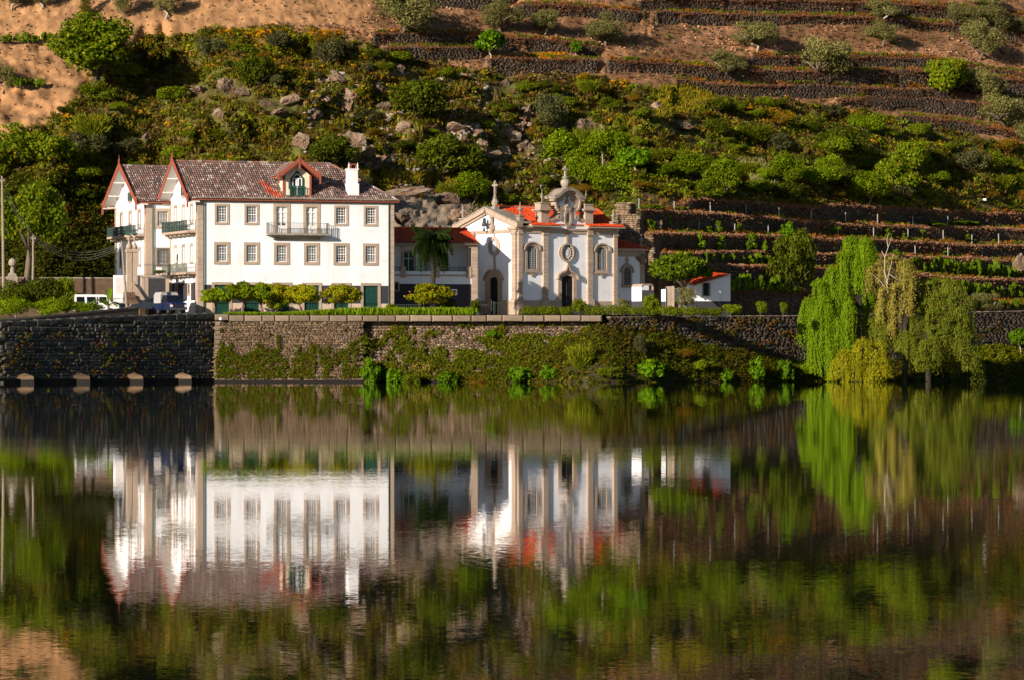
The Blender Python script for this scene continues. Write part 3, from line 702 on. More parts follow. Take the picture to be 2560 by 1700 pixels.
def roof_tiles(A, e, wv, poly, m, cols, pitch_e=.23, pitch_w=.36, seed=0):
    """barrel tiles on a slope: A origin, e along the eave, wv up the slope (unit vectors); poly in (e, w) metres"""
    A = np.array(A, float); e = np.array(e, float); wv = np.array(wv, float); n = np.cross(e, wv); n /= np.linalg.norm(n)
    if n[2] < 0: n = -n
    p = np.array(poly); a = np.arange(p[:, 0].min() + pitch_e / 2, p[:, 0].max(), pitch_e); b = np.arange(p[:, 1].min() + pitch_w * .4, p[:, 1].max(), pitch_w)
    ga, gb = np.meshgrid(a, b); ga = ga.ravel(); gb = gb.ravel(); k = in_poly(ga, gb, poly); ga = ga[k]; gb = gb[k]
    r = np.random.default_rng(seed); N = len(ga); ga = ga + (r.random(N) - .5) * .02
    ang = np.array([0, 45, 90, 135, 180]) * math.pi / 180; vx = np.cos(ang) * pitch_e * .46; vz = np.sin(ang) * .075
    V = np.zeros((N, 10, 3))
    for j in range(5):
        for q, (db, lift, sc) in enumerate(((-pitch_w * .56, .045, 1.0), (pitch_w * .5, .0, .85))):
            V[:, q * 5 + j] = A + e * (ga + vx[j] * sc)[:, None] + wv * (gb + db)[:, None] + n * (vz[j] * sc + lift + .02)
    f = np.array([(j, j + 1, 6 + j, 5 + j) for j in range(4)]); F_ = (f[None] + (np.arange(N) * 10)[:, None, None]).reshape(-1, 4)
    cc = np.array([c[:3] for c in cols]); pr = np.array([c[3] for c in cols]); pr = pr / pr.sum()
    c = cc[r.choice(len(cc), N, p=pr)] * (1 + (r.random((N, 1)) - .5) * .3)
    q = fbm(ga / 1.6 + seed, gb / 1.1, 5 + seed, 4)[:, None]; c = c * (0.62 + .8 * q)
    return V.reshape(-1, 3), F_, np.repeat(c, 10, 0)
OLD = [(.19, .125, .105, 3.2), (.145, .10, .085, 2.8), (.24, .18, .155, 2.2), (.36, .30, .26, 1.3), (.25, .115, .085, .6), (.11, .08, .07, 1.2)]
RED = [(.52, .085, .028, 3), (.60, .12, .04, 2), (.44, .06, .022, 1.5)]
def slope(parent, name, A, e, wv, poly, pal_='old', seed=0, deck=True):
    A = np.array(A, float); e = np.array(e, float); e /= np.linalg.norm(e); wv = np.array(wv, float); wv /= np.linalg.norm(wv)
    b = MB(); P3 = [tuple(A + e * q[0] + wv * q[1]) for q in poly]; P4 = [(x, y, z - .10) for x, y, z in P3]; k = len(P3)
    b.add(P3 + P4, [tuple(range(k)), tuple(range(2 * k - 1, k - 1, -1))] + [(i, (i + 1) % k, (i + 1) % k + k, i + k) for i in range(k)])
    ro = b.build(name, M['wood_brown' if pal_ == 'old' else 'dado_beige'], parent)
    V, F_, c = roof_tiles(A, e, wv, poly, None, OLD if pal_ == 'old' else RED, seed=seed)
    tag(link('roof_tiles', np_mesh('roof_tiles', V, F_, M['tile_old' if pal_ == 'old' else 'tile_red'], c), ro), kind='stuff')
    return ro
def ridge(parent, p0, p1, pal_, r=.14, seed=0):
    p0 = Vector(p0); p1 = Vector(p1); L = (p1 - p0).length; n = max(2, int(L / .42)); V = MB(); cols = []
    rr = random.Random(seed)
    for k in range(n):
        a = p0.lerp(p1, k / n); c = p0.lerp(p1, (k + 1.1) / n); V.tube([a + Vector((0, 0, .03)), c], [r, r * .85], 6)
        q = rr.choice(OLD if pal_ == 'old' else RED); cols += [q[:3]] * 12
    o = link('ridge_tiles', V.mesh('ridge_tiles', M['tile_old' if pal_ == 'old' else 'tile_red'], cols=np.array(cols)), parent); return tag(o, kind='stuff')
def balustrade(F, x0, x1, y, z0, z1, m, step=.14, thick=.022, returns=0.0, posts=True):
    b = MB(); b.box(x0, x1, y - .02, y + .02, z1 - .04, z1); b.box(x0, x1, y - .015, y + .015, z0 + .06, z0 + .09)
    n = max(2, int((x1 - x0) / step))
    for k in range(n + 1): x = x0 + (x1 - x0) * k / n; t = thick if k % 8 else thick * 1.8; b.box(x - t / 2, x + t / 2, y - t / 2, y + t / 2, z0, z1 - .04)
    if returns:
        for x in (x0, x1):
            b.box(x - .02, x + .02, y, y + returns, z1 - .04, z1); b.box(x - .015, x + .015, y, y + returns, z0 + .06, z0 + .09)
            for k in range(int(returns / step) + 1): yy = y + k * step; b.box(x - thick / 2, x + thick / 2, yy - thick / 2, yy + thick / 2, z0, z1 - .04)
    return b
def lerp(a, b, t): return a + (b - a) * t

# ================================================================== THE WHITE HOUSE
A1 = R(20); H = empty('manor_house', (-30.23, 400.0, GZ), A1, 'big three storey white house with stone window frames, mottled tile roof and two gables', 'house')
L1, D1 = 19.88, 10.0
EV, RZ = 17.75 - GZ, 21.25 - GZ        # eaves and ridge above the ground
F1 = Face(H, 0, 0); FG = Face(H, 0, D1, -math.pi / 2)
V2, U2, D2 = 10.0, -2.44, 12.0
F2 = Face(H, U2, V2); FG2 = Face(H, U2, V2 + D2, -math.pi / 2)
print('gable px', FG.s(425), FG.s(494), 'g2', FG2.s(284), FG2.s(365), 'f2', F2.s(425), 'L', F1.s(985))
bays = [554.7, 629, 704.2, 779, 852.9, 926.6]
xs = [F1.s(p) for p in bays]
z_up0, z_up1 = F1.z(500, 555) , F1.z(500, 514)
z_lo0, z_lo1 = F1.z(500, 653), F1.z(500, 611.5)
zd = F1.z(500, 711.5); fr_z = F1.z(500, 581)
holes = []
for i, x in enumerate(xs):
    if i in (2, 3): holes.append((x - .56, x + .56, fr_z, z_up1))
    else: holes.append((x - .52, x + .52, z_up0, z_up1))
    holes.append((x - .52, x + .52, z_lo0, z_lo1)); holes.append((x - .75, x + .75, 0, zd))
zdado = F1.z(500, 708); zbg = F1.z(500, 757)
F1.part('wall', wall_sheet(0, L1, zdado, EV, [h for h in holes if h[2] > zdado] + [(h[0], h[1], zdado, h[3]) for h in holes if h[2] == 0], .25), M['plaster_weathered'])
F1.part('dado', wall_sheet(0, L1, zbg, zdado, [(h[0], h[1], zbg, zdado) for h in holes if h[2] == 0], .25, .004), M['dado'])
F1.part('base_course', wall_sheet(0, L1, 0, zbg, [(h[0], h[1], 0, zbg) for h in holes if h[2] == 0], .25, -.02), M['dado_beige'])
for i, x in enumerate(xs):
    if i in (2, 3): window(F1, x, fr_z, z_up1, 1.12, .30, kind='french')
    else: window(F1, x, z_up0, z_up1, 1.04, .22)
    window(F1, x, z_lo0, z_lo1, 1.04, .28)
    door(F1, x, 0, zd, 1.5, .26)
# corner strips, cornice, pipes
for k, (a, b_) in enumerate(((-.02, .56), (L1 - .48, L1 + .02))):
    z = 0; j = 0
    while z < EV - .02:
        h = min(.62, EV - z); bl = MB(); bl.cham(a, b_, -.05, .10, z + .006, z + h - .006, .012); F1.part('quoin', bl, M['granite']); z += h
bl = MB(); bl.box(.56, L1 - .48, -.06, .08, EV - .42, EV); bl.box(-.10, L1 + .1, -.16, .08, EV - .14, EV + .02); F1.part('cornice', bl, M['granite_grey'])
for x in (.62, L1 - .56):
    bl = MB(); bl.tube([(x, -.28, EV - .02), (x, -.14, EV - .45), (x, -.12, EV - .8), (x, -.12, .05)], .05, 6); F1.part('drainpipe', bl, M['green_paint'])
bl = MB(); bl.tube([(-.3, -.48, EV - .02), (L1 + .35, -.48, EV - .02)], .07, 6); F1.part('gutter', bl, M['granite_grey'])
# balcony on the front
bx0, bx1 = F1.s(664), F1.s(816); bz = fr_z; bo = MB(); bo.box(bx0, bx1, -.95, 0, bz - .20, bz - .03)
bo.prism_x([(0, bz - .62), (-.25, bz - .62), (-.80, bz - .20), (0, bz - .20)], bx0 + .75, bx1 - .75)
bal = F1.part('balcony', bo, M['granite_grey'])
rl = balustrade(F1, bx0 + .06, bx1 - .06, -.88, bz - .03, F1.z(662, 556.5), 'iron_pale', .13, .024, .86).build('railing', M['iron_pale'], bal)
# body behind the front, so that the house is closed
bl = MB(); bl.add([(L1, 0, 0), (L1, D1, 0), (L1, D1, EV), (L1, 0, EV), (0, D1, 0), (0, D1, EV)], [(0, 1, 2, 3), (1, 4, 5, 2)]); bl.build('side_wall', M['plaster'], H)
bl = MB(); bl.box(.5, L1 - .5, .9, 1.0, .1, EV - .1); F1.part('dark_room_sheet', bl, M['dark_inside'])  # dark sheet, shade of the unlit rooms put into its colour

def gable_wall(F, W, ev, rz, holes, dado_top):
    """wall sheet of a gable end with its triangle; x runs 0..W"""
    b = wall_sheet(0, W, 0, ev, holes, .25)
    zc = [h for h in holes if h[2] >= ev]
    b.add([(0, 0, ev), (W, 0, ev), (W / 2, 0, rz)], [(0, 1, 2)])
    return b
def gable_end(F, W, name_group, pxs, ytop, ymid, yatt, bal_y, low_bal, corner_px, third=True):
    c = W / 2; sp = W * .29; z = lambda py, px=pxs[1]: F.z(px, py)
    hs = []; op = []
    for k in (-1, 0, 1):
        x = c + k * sp
        zt0 = z(ytop[1]) if k else z(bal_y); op.append((x, zt0, z(ytop[0]), 'sash' if k else 'french'))
        if third or k == 1 or k == 0: pass
        zm0 = z(ymid[1]) if k else z(low_bal); op.append((x, zm0, z(ymid[0]), 'sash' if k else 'french'))
    holes = [(x - .42, x + .42, a, b) for x, a, b, kd in op]
    F.part('wall', gable_wall(F, W, EV, RZ, holes, 0), M['plaster'])
    for x, a, b, kd in op: window(F, x, a, b, .84, .26, 2, 5, kd)
    # attic window with its shutters
    a0, a1 = z(yatt[1]), z(yatt[0]); o = MB(); o.box(c - .55, c + .55, -.06, .1, a0 - .22, a0 - .06); o.ring([(c - .5, a0 - .05), (c - .5, a1 + .08), (c + .5, a1 + .08), (c + .5, a0 - .05)], [(c - .36, a0 + .05), (c - .36, a1 - .02), (c + .36, a1 - .02), (c + .36, a0 + .05)], -.05, .02, True, 24)
    ao = F.part('attic_window', o, M['granite']); o = MB()
    o.add([(c - .36, -.01, a0 + .05), (c + .36, -.01, a0 + .05), (c + .36, -.01, a1), (c - .36, -.01, a1)], [(0, 1, 2, 3)]); o.build('pane', M['glass_dark'], ao)
    o = MB(); o.box(c - .03, c + .03, -.04, 0, a0 + .05, a1); o.box(c - .36, c + .36, -.04, 0, (a0 + a1) / 2 - .02, (a0 + a1) / 2 + .02); o.box(c - .78, c - .40, -.10, -.05, a0, a1); o.box(c + .40, c + .78, -.10, -.05, a0, a1); o.build('shutter', M['green_paint'], ao)
    # roof overhang: bargeboards, soffit
    OV = 1.15; dz = (RZ - EV) / (W / 2); e = .55
    for sgn, nm in ((-1, 'a'), (1, 'b')):
        x_e = c + sgn * (W / 2 + e); z_e = EV - dz * e
        o = MB(); o.band([(c, RZ + .28), (x_e, z_e + .18)], .42, -OV - .05, -OV); bb_ = F.part('bargeboard', o, M['wood_brown'])
        n = 22; o = MB()
        for k in range(n):
            t0, t1 = k / n, (k + 1) / n; q0 = (lerp(c, x_e, t0), lerp(RZ + .06, z_e - .04, t0)); q1 = (lerp(c, x_e, t1), lerp(RZ + .06, z_e - .04, t1))
            o.prism([q0, q1, ((q0[0] + q1[0]) / 2, (q0[1] + q1[1]) / 2 - .20)], -OV - .04, -OV - .01)
        tag(o.build('carved_edge', M['wood_brown'], bb_), kind='stuff')
        o = MB(); o.box(x_e - .09, x_e + .09, -OV - .1, -OV + .06, z_e - .65, z_e + .42); o.lathe([(.02, z_e + .42), (.09, z_e + .46), (.02, z_e + .75)], x_e, -OV, 6); F.part('pendant', o, M['wood_brown'])
        o = MB(); o.add([(c, -OV, RZ - .10), (x_e, -OV, z_e - .12), (x_e, 0.1, z_e - .12), (c, 0.1, RZ - .10)], [(0, 1, 2, 3)]); F.part('soffit', o, M['soffit'])
        for t in (.33, .66, .97):
            o = MB(); xx, zz1 = lerp(c, x_e, t), lerp(RZ, z_e, t); o.box(xx - .06, xx + .06, -OV, .05, zz1 - .24, zz1 - .12); F.part('purlin', o, M['soffit'])
        o = MB(); xx = c + sgn * (W / 2); o.box(xx - .15 * (sgn > 0) - .02, xx + .15 * (sgn < 0) + .02, -OV * .75, 0, EV - .42, EV - .25); F.part('bracket', o, M['dado_beige'])
    o = MB(); o.box(c - .07, c + .07, -OV - .1, -OV + .04, RZ - .2, RZ + .72); o.lathe([(.09, RZ + .72), (.03, RZ + .95), (.005, RZ + 1.3)], c, -OV, 6); F.part('finial', o, M['wood_brown'])
gable_end(FG, D1, None, (438.8, 459.2, 479.3), (516, 556), (616, 655), (467, 489), 583, 683, 422)
gable_end(FG2, D2, None, (300, 318, 338), (533, 569), (627, 663), (482, 504), 592, 683, 284)
for Fq, W in ((FG, D1), (FG2, D2)):
    z = 0
    for xq in (0, W - .6):
        z = 0
        while z < EV - .3:
            h = min(.62, EV - z); bl = MB(); bl.cham(xq - .02 * (xq == 0), xq + .6 + .02 * (xq > 0), -.05, .1, z + .006, z + h - .006, .012); Fq.part('quoin', bl, M['granite']); z += h
# gable balconies
def gable_balcony(F, W, y_slab, y_rail, px, m, solid):
    z = F.z(px, y_slab); zr = F.z(px, y_rail); a, b = .5, W - .3; o = MB(); o.box(a, b, -1.0, 0, z - .22, z)
    for x in np.arange(a + .4, b, 1.6): o.box(x, x + .18, -.75, 0, z - .45, z - .22)
    bo = F.part('balcony', o, M['granite']); o = balustrade(F, a + .05, b - .05, -.95, z, zr, m, .16, .028, .92)
    if solid:
        for k in range(3): zz1 = lerp(z, zr, (k + .7) / 3.2); o.box(a + .05, lerp(a, b, .78), -.965, -.935, zz1 - .045, zz1 + .045)
        for k in range(int((b - a) * .78 / .2)): o.box(a + .09 + k * .2, a + .115 + k * .2, -.96, -.94, z, zr - .04)
        for t in (0, .25, .5, .78): x = lerp(a, b, t); o.box(x + .04, x + .13, -1.0, -.92, z, zr + .02)
    o.build('railing', M[m], bo)
gable_balcony(FG, D1, 579.5, 553.5, 459, 'rail_green', True); gable_balcony(FG2, D2, 590, 567, 318, 'rail_green', True)
gable_balcony(FG, D1, 682, 660, 459, 'iron_pale', False)
# grey ground floor panels and small barred windows of the near gable
o = MB(); zA, zB = FG.z(459, 708), FG.z(459, 752); 
for a, b in ((.8, 2.0), (3.0, 6.3), (7.7, 9.2)): o.box(a, b, -.03, .0, zB, zA)
FG.part('dado', o, M['dado'])
for x in (2.5, 7.0):
    o = MB(); z1_, z0_ = FG.z(459, 712), FG.z(459, 735); o.ring([(x - .45, z0_ - .2), (x - .45, z1_ + .2), (x + .45, z1_ + .2), (x + .45, z0_ - .2)], [(x - .22, z0_), (x - .22, z1_), (x + .22, z1_), (x + .22, z0_)], -.08, 0, True, 24); wo = FG.part('window', o, M['granite'])
    o = MB(); o.box(x - .22, x + .22, -.02, -.01, z0_, z1_); o.build('pane', M['glass_dark'], wo); o = MB()
    for k in range(1, 4): o.box(x - .22 + .11 * k - .012, x - .22 + .11 * k + .012, -.06, -.04, z0_, z1_)
    for k in range(1, 5): zz1 = lerp(z0_, z1_, k / 5); o.box(x - .22, x + .22, -.058, -.042, zz1 - .015, zz1 + .015)
    o.build('grille', M['iron'], wo)
# second block front, between the gables
W2 = 5.5; h2 = []
wz = [(F2.z(400, 569 - 5), F2.z(400, 523 + 5)), (F2.z(400, 667 - 7), F2.z(400, 618.5 + 7))]; wx = F2.s(407)
F2.part('wall', wall_sheet(0, W2, 0, EV, [(wx - .55, wx + .55, a, b) for a, b in wz], .25), M['plaster'])
window(F2, wx, *wz[0], 1.1, .28, curtain=False); w2_ = window(F2, wx, *wz[1], 1.1, .28, curtain=False)
o = MB(); a, b = wz[1]
for k in range(9): x = -.62 + 1.24 * k / 8; o.box(x - .015, x + .015, -.12, -.09, -.2, b - a + .2)
for k in range(5): zz1 = lerp(-.15, b - a + .15, k / 4); o.box(-.62, .62, -.115, -.095, zz1 - .015, zz1 + .015)
o.build('grille', M['iron'], w2_)
o = MB(); o.box(.0, .62, -.05, .1, 0, EV - .3); F2.part('corner_strip', o, M['granite'])
o = MB(); o.box(.62, W2, -.07, .1, EV - .38, EV); F2.part('cornice', o, M['granite_grey'])
o = MB(); o.tube([(.72, -.12, EV - .3), (.72, -.12, 0)], .055, 6); F2.part('drainpipe', o, M['green_paint'])
bl = MB(); bl.add([(U2, V2 + D2, 0), (18, V2 + D2, 0), (18, V2 + D2, EV), (U2, V2 + D2, EV), (18, V2, 0), (18, V2, EV)], [(0, 1, 2, 3), (1, 4, 5, 2)]); bl.build('back_wall', M['plaster'], H)
# roofs
def gable_roof(u0, v0, W, D, ov_l, hip_r, eav=.42, seed=0):
    dz = RZ - EV; hd = D / 2; run = math.hypot(hd, dz); k = dz / hd; ze = EV - k * eav; full = math.hypot(hd + eav, RZ - ze)
    e = (1, 0, 0); wv = (0, hd + eav, RZ - ze); Lr = ov_l + W + (eav if hip_r else 0); rd = Lr - (hd + eav) if hip_r else Lr
    poly = [(0, 0), (Lr, 0), (rd, full), (0, full)]
    r1 = slope(H, 'roof', (u0 - ov_l, v0 - eav, ze + .1), e, wv, poly, 'old', seed)
    r2 = slope(H, 'roof', (u0 - ov_l, v0 + D + eav, ze + .1), e, (0, -(hd + eav), RZ - ze), poly, 'old', seed + 1)
    if hip_r:
        slope(H, 'roof', (u0 + W + eav, v0 - eav, ze + .1), (0, 1, 0), (-(hd + eav), 0, RZ - ze), [(0, 0), (D + 2 * eav, 0), (hd + eav, full)], 'old', seed + 2)
        ridge(r1, (u0 + W - hd, v0 + hd, RZ + .15), (u0 + W + eav, v0 - eav, ze + .16), 'old', .13, seed)
    ridge(r1, (u0 - ov_l, v0 + hd, RZ + .15), (u0 - ov_l + rd, v0 + hd, RZ + .15), 'old', .15, seed)
    return r1, ze, k
r1, ze, kk = gable_roof(0, 0, L1, D1, 1.15, True, seed=3)
gable_roof(U2, V2, 20, D2, 1.15, False, seed=8)
# chimney
cs0, cs1 = F1.s(873.5), F1.s(898); o = MB(); zb = EV; zt = F1.z(885, 424)
o.box(cs0 - .02, cs1 + .08, .30, 1.35, zb, zb + 1.55); o.box(cs0 + .05, cs1 - .02, .36, 1.28, zb + 1.55, zt); o.box(cs0 - .02, cs1 + .06, .30, 1.34, zt, zt + .12)
ch = F1.part('chimney', o, M['plaster_weathered']); o = MB(); zt2 = F1.z(885, 409)
o.box(cs0 + .25, cs1 - .08, .45, 1.15, zt2 - .08, zt2 + .02); 
for x in (cs0 + .25, cs1 - .2): o.box(x, x + .12, .45, 1.15, zt + .12, zt2 - .08)
o.build('chimney_cap', M['wood_brown'], ch)
for x in (cs0 + .08, cs1 - .03): o = MB(); o.lathe([(.07, zt + .12), (.05, zt + .3), (.09, zt + .4), (.03, zt + .55), (.01, zt + .75)], x, .4, 6); o.build('finial', M['plaster_weathered'], ch)
# dormer
dx0, dx1 = F1.s(710.5), F1.s(777); dc = (dx0 + dx1) / 2; dz0 = EV + .15; dzt = F1.z(744, 438); dza = F1.z(744, 404); vD = .15; hw_ = (dx1 - dx0) / 2
o = MB(); o.prism([(dx0, dz0), (dx1, dz0), (dx1, dzt), (dc, dza - .2), (dx0, dzt)], vD, vD + 4.6); dm_ = F1.part('dormer', o, M['cream'], label='cream gabled dormer with carved brown bargeboards and a green arched door')
dw = .52; dh0, dh1, dha = dz0 + .1, F1.z(744, 446), F1.z(744, 431)
o = MB(); o.ring([(dc - dw - .14, dh0), (dc - dw - .14, dh1), (dc, dha + .2), (dc + dw + .14, dh1), (dc + dw + .14, dh0)], [(dc - dw, dh0), (dc - dw, dh1 - .05), (dc, dha), (dc + dw, dh1 - .05), (dc + dw, dh0)], vD - .08, vD, False, 30); o.build('door_frame', M['door_green'], dm_)
o = MB(); o.prism([(dc - dw, dh0), (dc - dw, dh1 - .05), (dc, dha), (dc + dw, dh1 - .05), (dc + dw, dh0)], vD - .02, vD - .005); o.build('pane', M['glass_dark'], dm_)
o = MB(); mz = F1.z(744, 446); lz = F1.z(744, 464)
o.box(dc - dw, dc + dw, vD - .05, vD - .021, mz - .04, mz + .04); o.box(dc - .04, dc + .04, vD - .05, vD - .021, dh0, mz)
o.band([(dc - dw + .06, mz + .06), (dc, dha - .12)], .08, vD - .05, vD - .021); o.band([(dc + dw - .06, mz + .06), (dc, dha - .12)], .08, vD - .05, vD - .021)
for x in (dc - dw + .02, dc - .16, dc + .08, dc + dw - .12): o.box(x, x + .1, vD - .045, vD - .022, lz, mz)
o.build('sash', M['white_paint'], dm_)
o = MB(); o.box(dc - dw, dc + dw, vD - .04, vD - .022, dh0, lz); o.build('door_panel', M['green_paint'], dm_)
for x in (dx0, dx1): o = MB(); o.box(x - .1, x + .1, vD - .07, vD + .12, dz0, dzt); o.build('corner_post', M['wood_brown'], dm_)
o = balustrade(F1, dc - dw - .25, dc + dw + .25, vD - .3, dz0, dz0 + 1.0, 'green_paint', .12, .02, .25); o.build('railing', M['green_paint'], dm_)
ov = .85; ex = hw_ + .75; dk = (dza - dzt) / hw_ * .74; zee = dza - dk * ex
for sg in (-1, 1):
    A_ = (dc, vD - ov, dza); q = (dc + sg * ex, zee); Ls = math.hypot(ex, dza - zee); Lr = 5.2
    slope(dm_, 'dormer_roof', (dc + sg * ex, vD - ov, zee + .05), (0, 1, 0), (-sg * ex, 0, dza - zee), [(0, 0), (Lr - 2.6, 0), (Lr, Ls), (0, Ls)], 'old', 40 + sg)
    o = MB(); o.band([(dc, dza + .16), (dc + sg * ex, zee + .12)], .34, vD - ov - .05, vD - ov); n = 16
    for k in range(n):
        t0, t1 = k / n, (k + 1) / n; q0 = (lerp(dc, q[0], t0), lerp(dza, q[1] - .04, t0)); q1 = (lerp(dc, q[0], t1), lerp(dza, q[1] - .04, t1)); o.prism([q0, q1, ((q0[0] + q1[0]) / 2, (q0[1] + q1[1]) / 2 - .2)], vD - ov - .04, vD - ov - .01)
    o.build('bargeboard', M['wood_brown'], dm_)
    o = MB(); o.box(q[0] - .07, q[0] + .07, vD - ov - .08, vD - ov + .05, q[1] - .65, q[1] + .3); o.lathe([(.07, q[1] + .3), (.01, q[1] + .62)], q[0], vD - ov, 6); o.build('pendant', M['wood_brown'], dm_)
o = MB(); o.box(dc - .08, dc + .08, vD - ov - .09, vD - ov + .05, dza - .75, dza + .3); o.lathe([(.08, dza + .3), (.01, dza + .95)], dc, vD - ov, 6); o.build('finial', M['wood_brown'], dm_)
V, F_, c = roof_tiles((dx0 - .7, vD - .15, EV + .12), (1, 0, 0), (0, .82, .57), [(0, -.45), (dx1 - dx0 + 1.2, -.45), (dx1 - dx0 + .9, -.02), (.62, .02), (-.8, 2.9), (-1.3, 2.9), (-.6, .3)], None, RED, seed=77)
tag(link('repaired_tiles', np_mesh('repaired_tiles', V, F_, M['tile_red'], c * .85), dm_), kind='stuff')

# terrace, gate and steps in front of the second block
TR = empty('entrance_terrace', tuple(H.location), A1, 'raised entrance terrace with iron railing, gate piers and grey painted panels', 'terrace')
FT = Face(TR, U2 - .6, 4.0)        # front plane of the terrace
tz = FT.z(390, 688); x0t, x1t = FT.s(352), FT.s(423)
o = MB(); o.box(x0t, x1t, 0, 6.0, 0, tz - .18); FT.part('terrace_wall', o, M['plaster']); o = MB(); o.box(x0t - .1, x1t + .1, -.12, 6, tz - .18, tz); FT.part('coping', o, M['granite'])
o = MB(); o.box(FT.s(371), FT.s(414), -.02, 0, 0, FT.z(390, 695)); FT.part('panel', o, M['dado'])
for px in (357, 366.5, 418): xq = FT.s(px); o = MB(); o.box(xq - .16, xq + .16, -.06, 0, 0, tz - .18); FT.part('pilaster', o, M['granite'])
o = balustrade(FT, x0t, x1t, -.02, tz, FT.z(390, 662), 'iron', .16, .024); 
for k in range(int((x1t - x0t) / .16) + 1): o.lathe([(.02, FT.z(390, 662)), (.004, FT.z(390, 662) + .18)], x0t + .16 * k, -.02, 4)
FT.part('railing', o, M['iron'])
# lush pot plant trough on the terrace handled with the plants
for px in (322.5, 336.5):   # gate piers with urns
    xq = FT.s(px); zp = FT.z(px, 630); zb = 0; o = MB(); o.box(xq - .24, xq + .24, -.24, .24, 0, zp); o.box(xq - .33, xq + .33, -.33, .33, zp, zp + .12); o.box(xq - .28, xq + .28, -.28, .28, zp + .12, zp + .3)
    pr = FT.part('gate_pier', o, M['granite']); o = MB(); z0_ = zp + .3
    o.lathe([(.28, z0_), (.30, z0_ + .25), (.12, z0_ + .55), (.07, z0_ + .75), (.12, z0_ + .95), (.24, z0_ + 1.15), (.27, z0_ + 1.25), (.2, z0_ + 1.3)], xq, 0, 10); o.build('urn', M['granite'], pr, True)
    o = MB()
    for k in range(9): a = k * .7; o.prism_z([(xq + .03, 0), (xq - .03, 0), (xq + .2 * math.cos(a), .2 * math.sin(a))], z0_ + 1.28, z0_ + 1.32 + .25 * random.random())
    o.build('succulent', M['green_paint'], pr)
xg0, xg1 = FT.s(325), FT.s(334); o = MB(); n = 5
for k in range(n + 1): x = lerp(xg0, xg1, k / n); o.box(x - .02, x + .02, .0, .04, .8, FT.z(330, 650))
o.box(xg0, xg1, 0, .04, 1.0, 2.2); FT.part('gate', o, M['green_paint'])
o = MB(); o.prism([FT.pt(330, 712), FT.pt(356, 750), FT.pt(356, 775), FT.pt(330, 775)], -.5, -.25); o.band([FT.pt(329, 709), FT.pt(357, 749)], .2, -.55, -.2); FT.part('stair_cheek', o, M['granite'])
o = MB(); o.prism([FT.pt(337, 692), FT.pt(353, 692), FT.pt(353, 748), FT.pt(345, 736), FT.pt(337, 716)], -.03, .2); FT.part('panel', o, M['soffit'])
o = MB(); o.prism([FT.pt(335, 689), FT.pt(355, 689), FT.pt(355, 775), FT.pt(335, 775)], .0, .4); FT.part('stair_wall', o, M['plaster'])
xa, xb = FT.s(303), FT.s(341)
for k in range(9):
    o = MB(); zz1 = .25 * (9 - k) + .1; o.box(xa + .12 * (9 - k) * .2, xb - .05 * (8 - k), -2.6 + .0 + (9 - k) * -.0 + .28 * (8 - k) - 0.2, .5, zz1 - .25, zz1 - .02)
    FT.part('step', o, M['stone_block'])
o = MB(); o.box(FT.s(286), FT.s(313), -.0, .2, 0, FT.z(300, 735)); o.box(FT.s(286), FT.s(320), .1, .4, 0, FT.z(300, 688)); FT.part('side_wall', o, M['plaster'])
o = MB(); o.box(FT.s(290), FT.s(311), .07, .1, 1, FT.z(300, 695)); FT.part('panel', o, M['soffit'])

# ================================================================== LOW VERANDAH WING
_wx = (975 - 1280) * 413.4 / FP
W = empty('verandah_wing', (_wx, 413.2, GZ), A1, 'low shaded wing with an upper verandah and bright red tile roof between house and chapel', 'building')
FW = Face(W, 0, 0); wl = FW.s(1187.5); zt = FW.z(1090, 616); ze_ = FW.z(1090, 607.5)
fl = FW.z(1090, 690); pr_ = FW.z(1090, 680); dd = FW.z(1090, 710)
o = MB(); o.box(0, wl, 0, .3, dd, fl - .0); FW.part('wall', o, M['plaster'])
o = MB(); o.box(0, wl, -.01, .3, .0, dd); FW.part('dado', o, M['dado'])
o = MB(); o.box(0, wl, -.06, 2.4, fl - .02, fl + .14); FW.part('floor_band', o, M['granite'])
o = MB(); o.box(0, wl, .02, .22, fl + .14, FW.z(1090, 678)); FW.part('parapet', o, M['plaster'])
o = MB(); o.box(0, wl, -.05, .3, zt, ze_ + .05); FW.part('lintel', o, M['granite'])
o = MB(); o.box(0, wl, 2.4, 2.6, fl, ze_); o.box(0, wl, .1, 2.5, ze_ - .05, ze_ + .02); FW.part('back_wall', o, M['plaster'])
o = MB(); o.box(wl - .02, wl + .25, 0, 9.0, 0, ze_); FW.part('end_wall', o, M['plaster'])
for i in range(22):
    z = i * .335
    if z < ze_ - .3: o = MB(); o.cham(wl - .38, wl + .27, -.06, .2, z + .005, z + .33, .012); FW.part('quoin', o, M['granite'])
for px in (1007.8, 1092, 1171.4):
    x = FW.s(px); b0 = FW.z(px, 694); b1 = FW.z(px, 668); o = MB(); o.box(x - .27, x + .27, -.12, .34, b0, b1); o.box(x - .2, x + .2, -.08, .3, b1, b1 + .12)
    o.lathe([(.14, b1 + .12), (.155, b1 + .2), (.13, b1 + .3), (.11, zt - .25), (.15, zt - .18), (.13, zt - .12)], x, .1, 10); o.box(x - .2, x + .2, -.08, .3, zt - .12, zt); FW.part('column', o, M['granite'])
o = balustrade(FW, 0, wl, .12, FW.z(1090, 678), FW.z(1090, 667), 'iron', .13, .02); FW.part('railing', o, M['iron'])
FWb = Face(W, 0, 2.38)
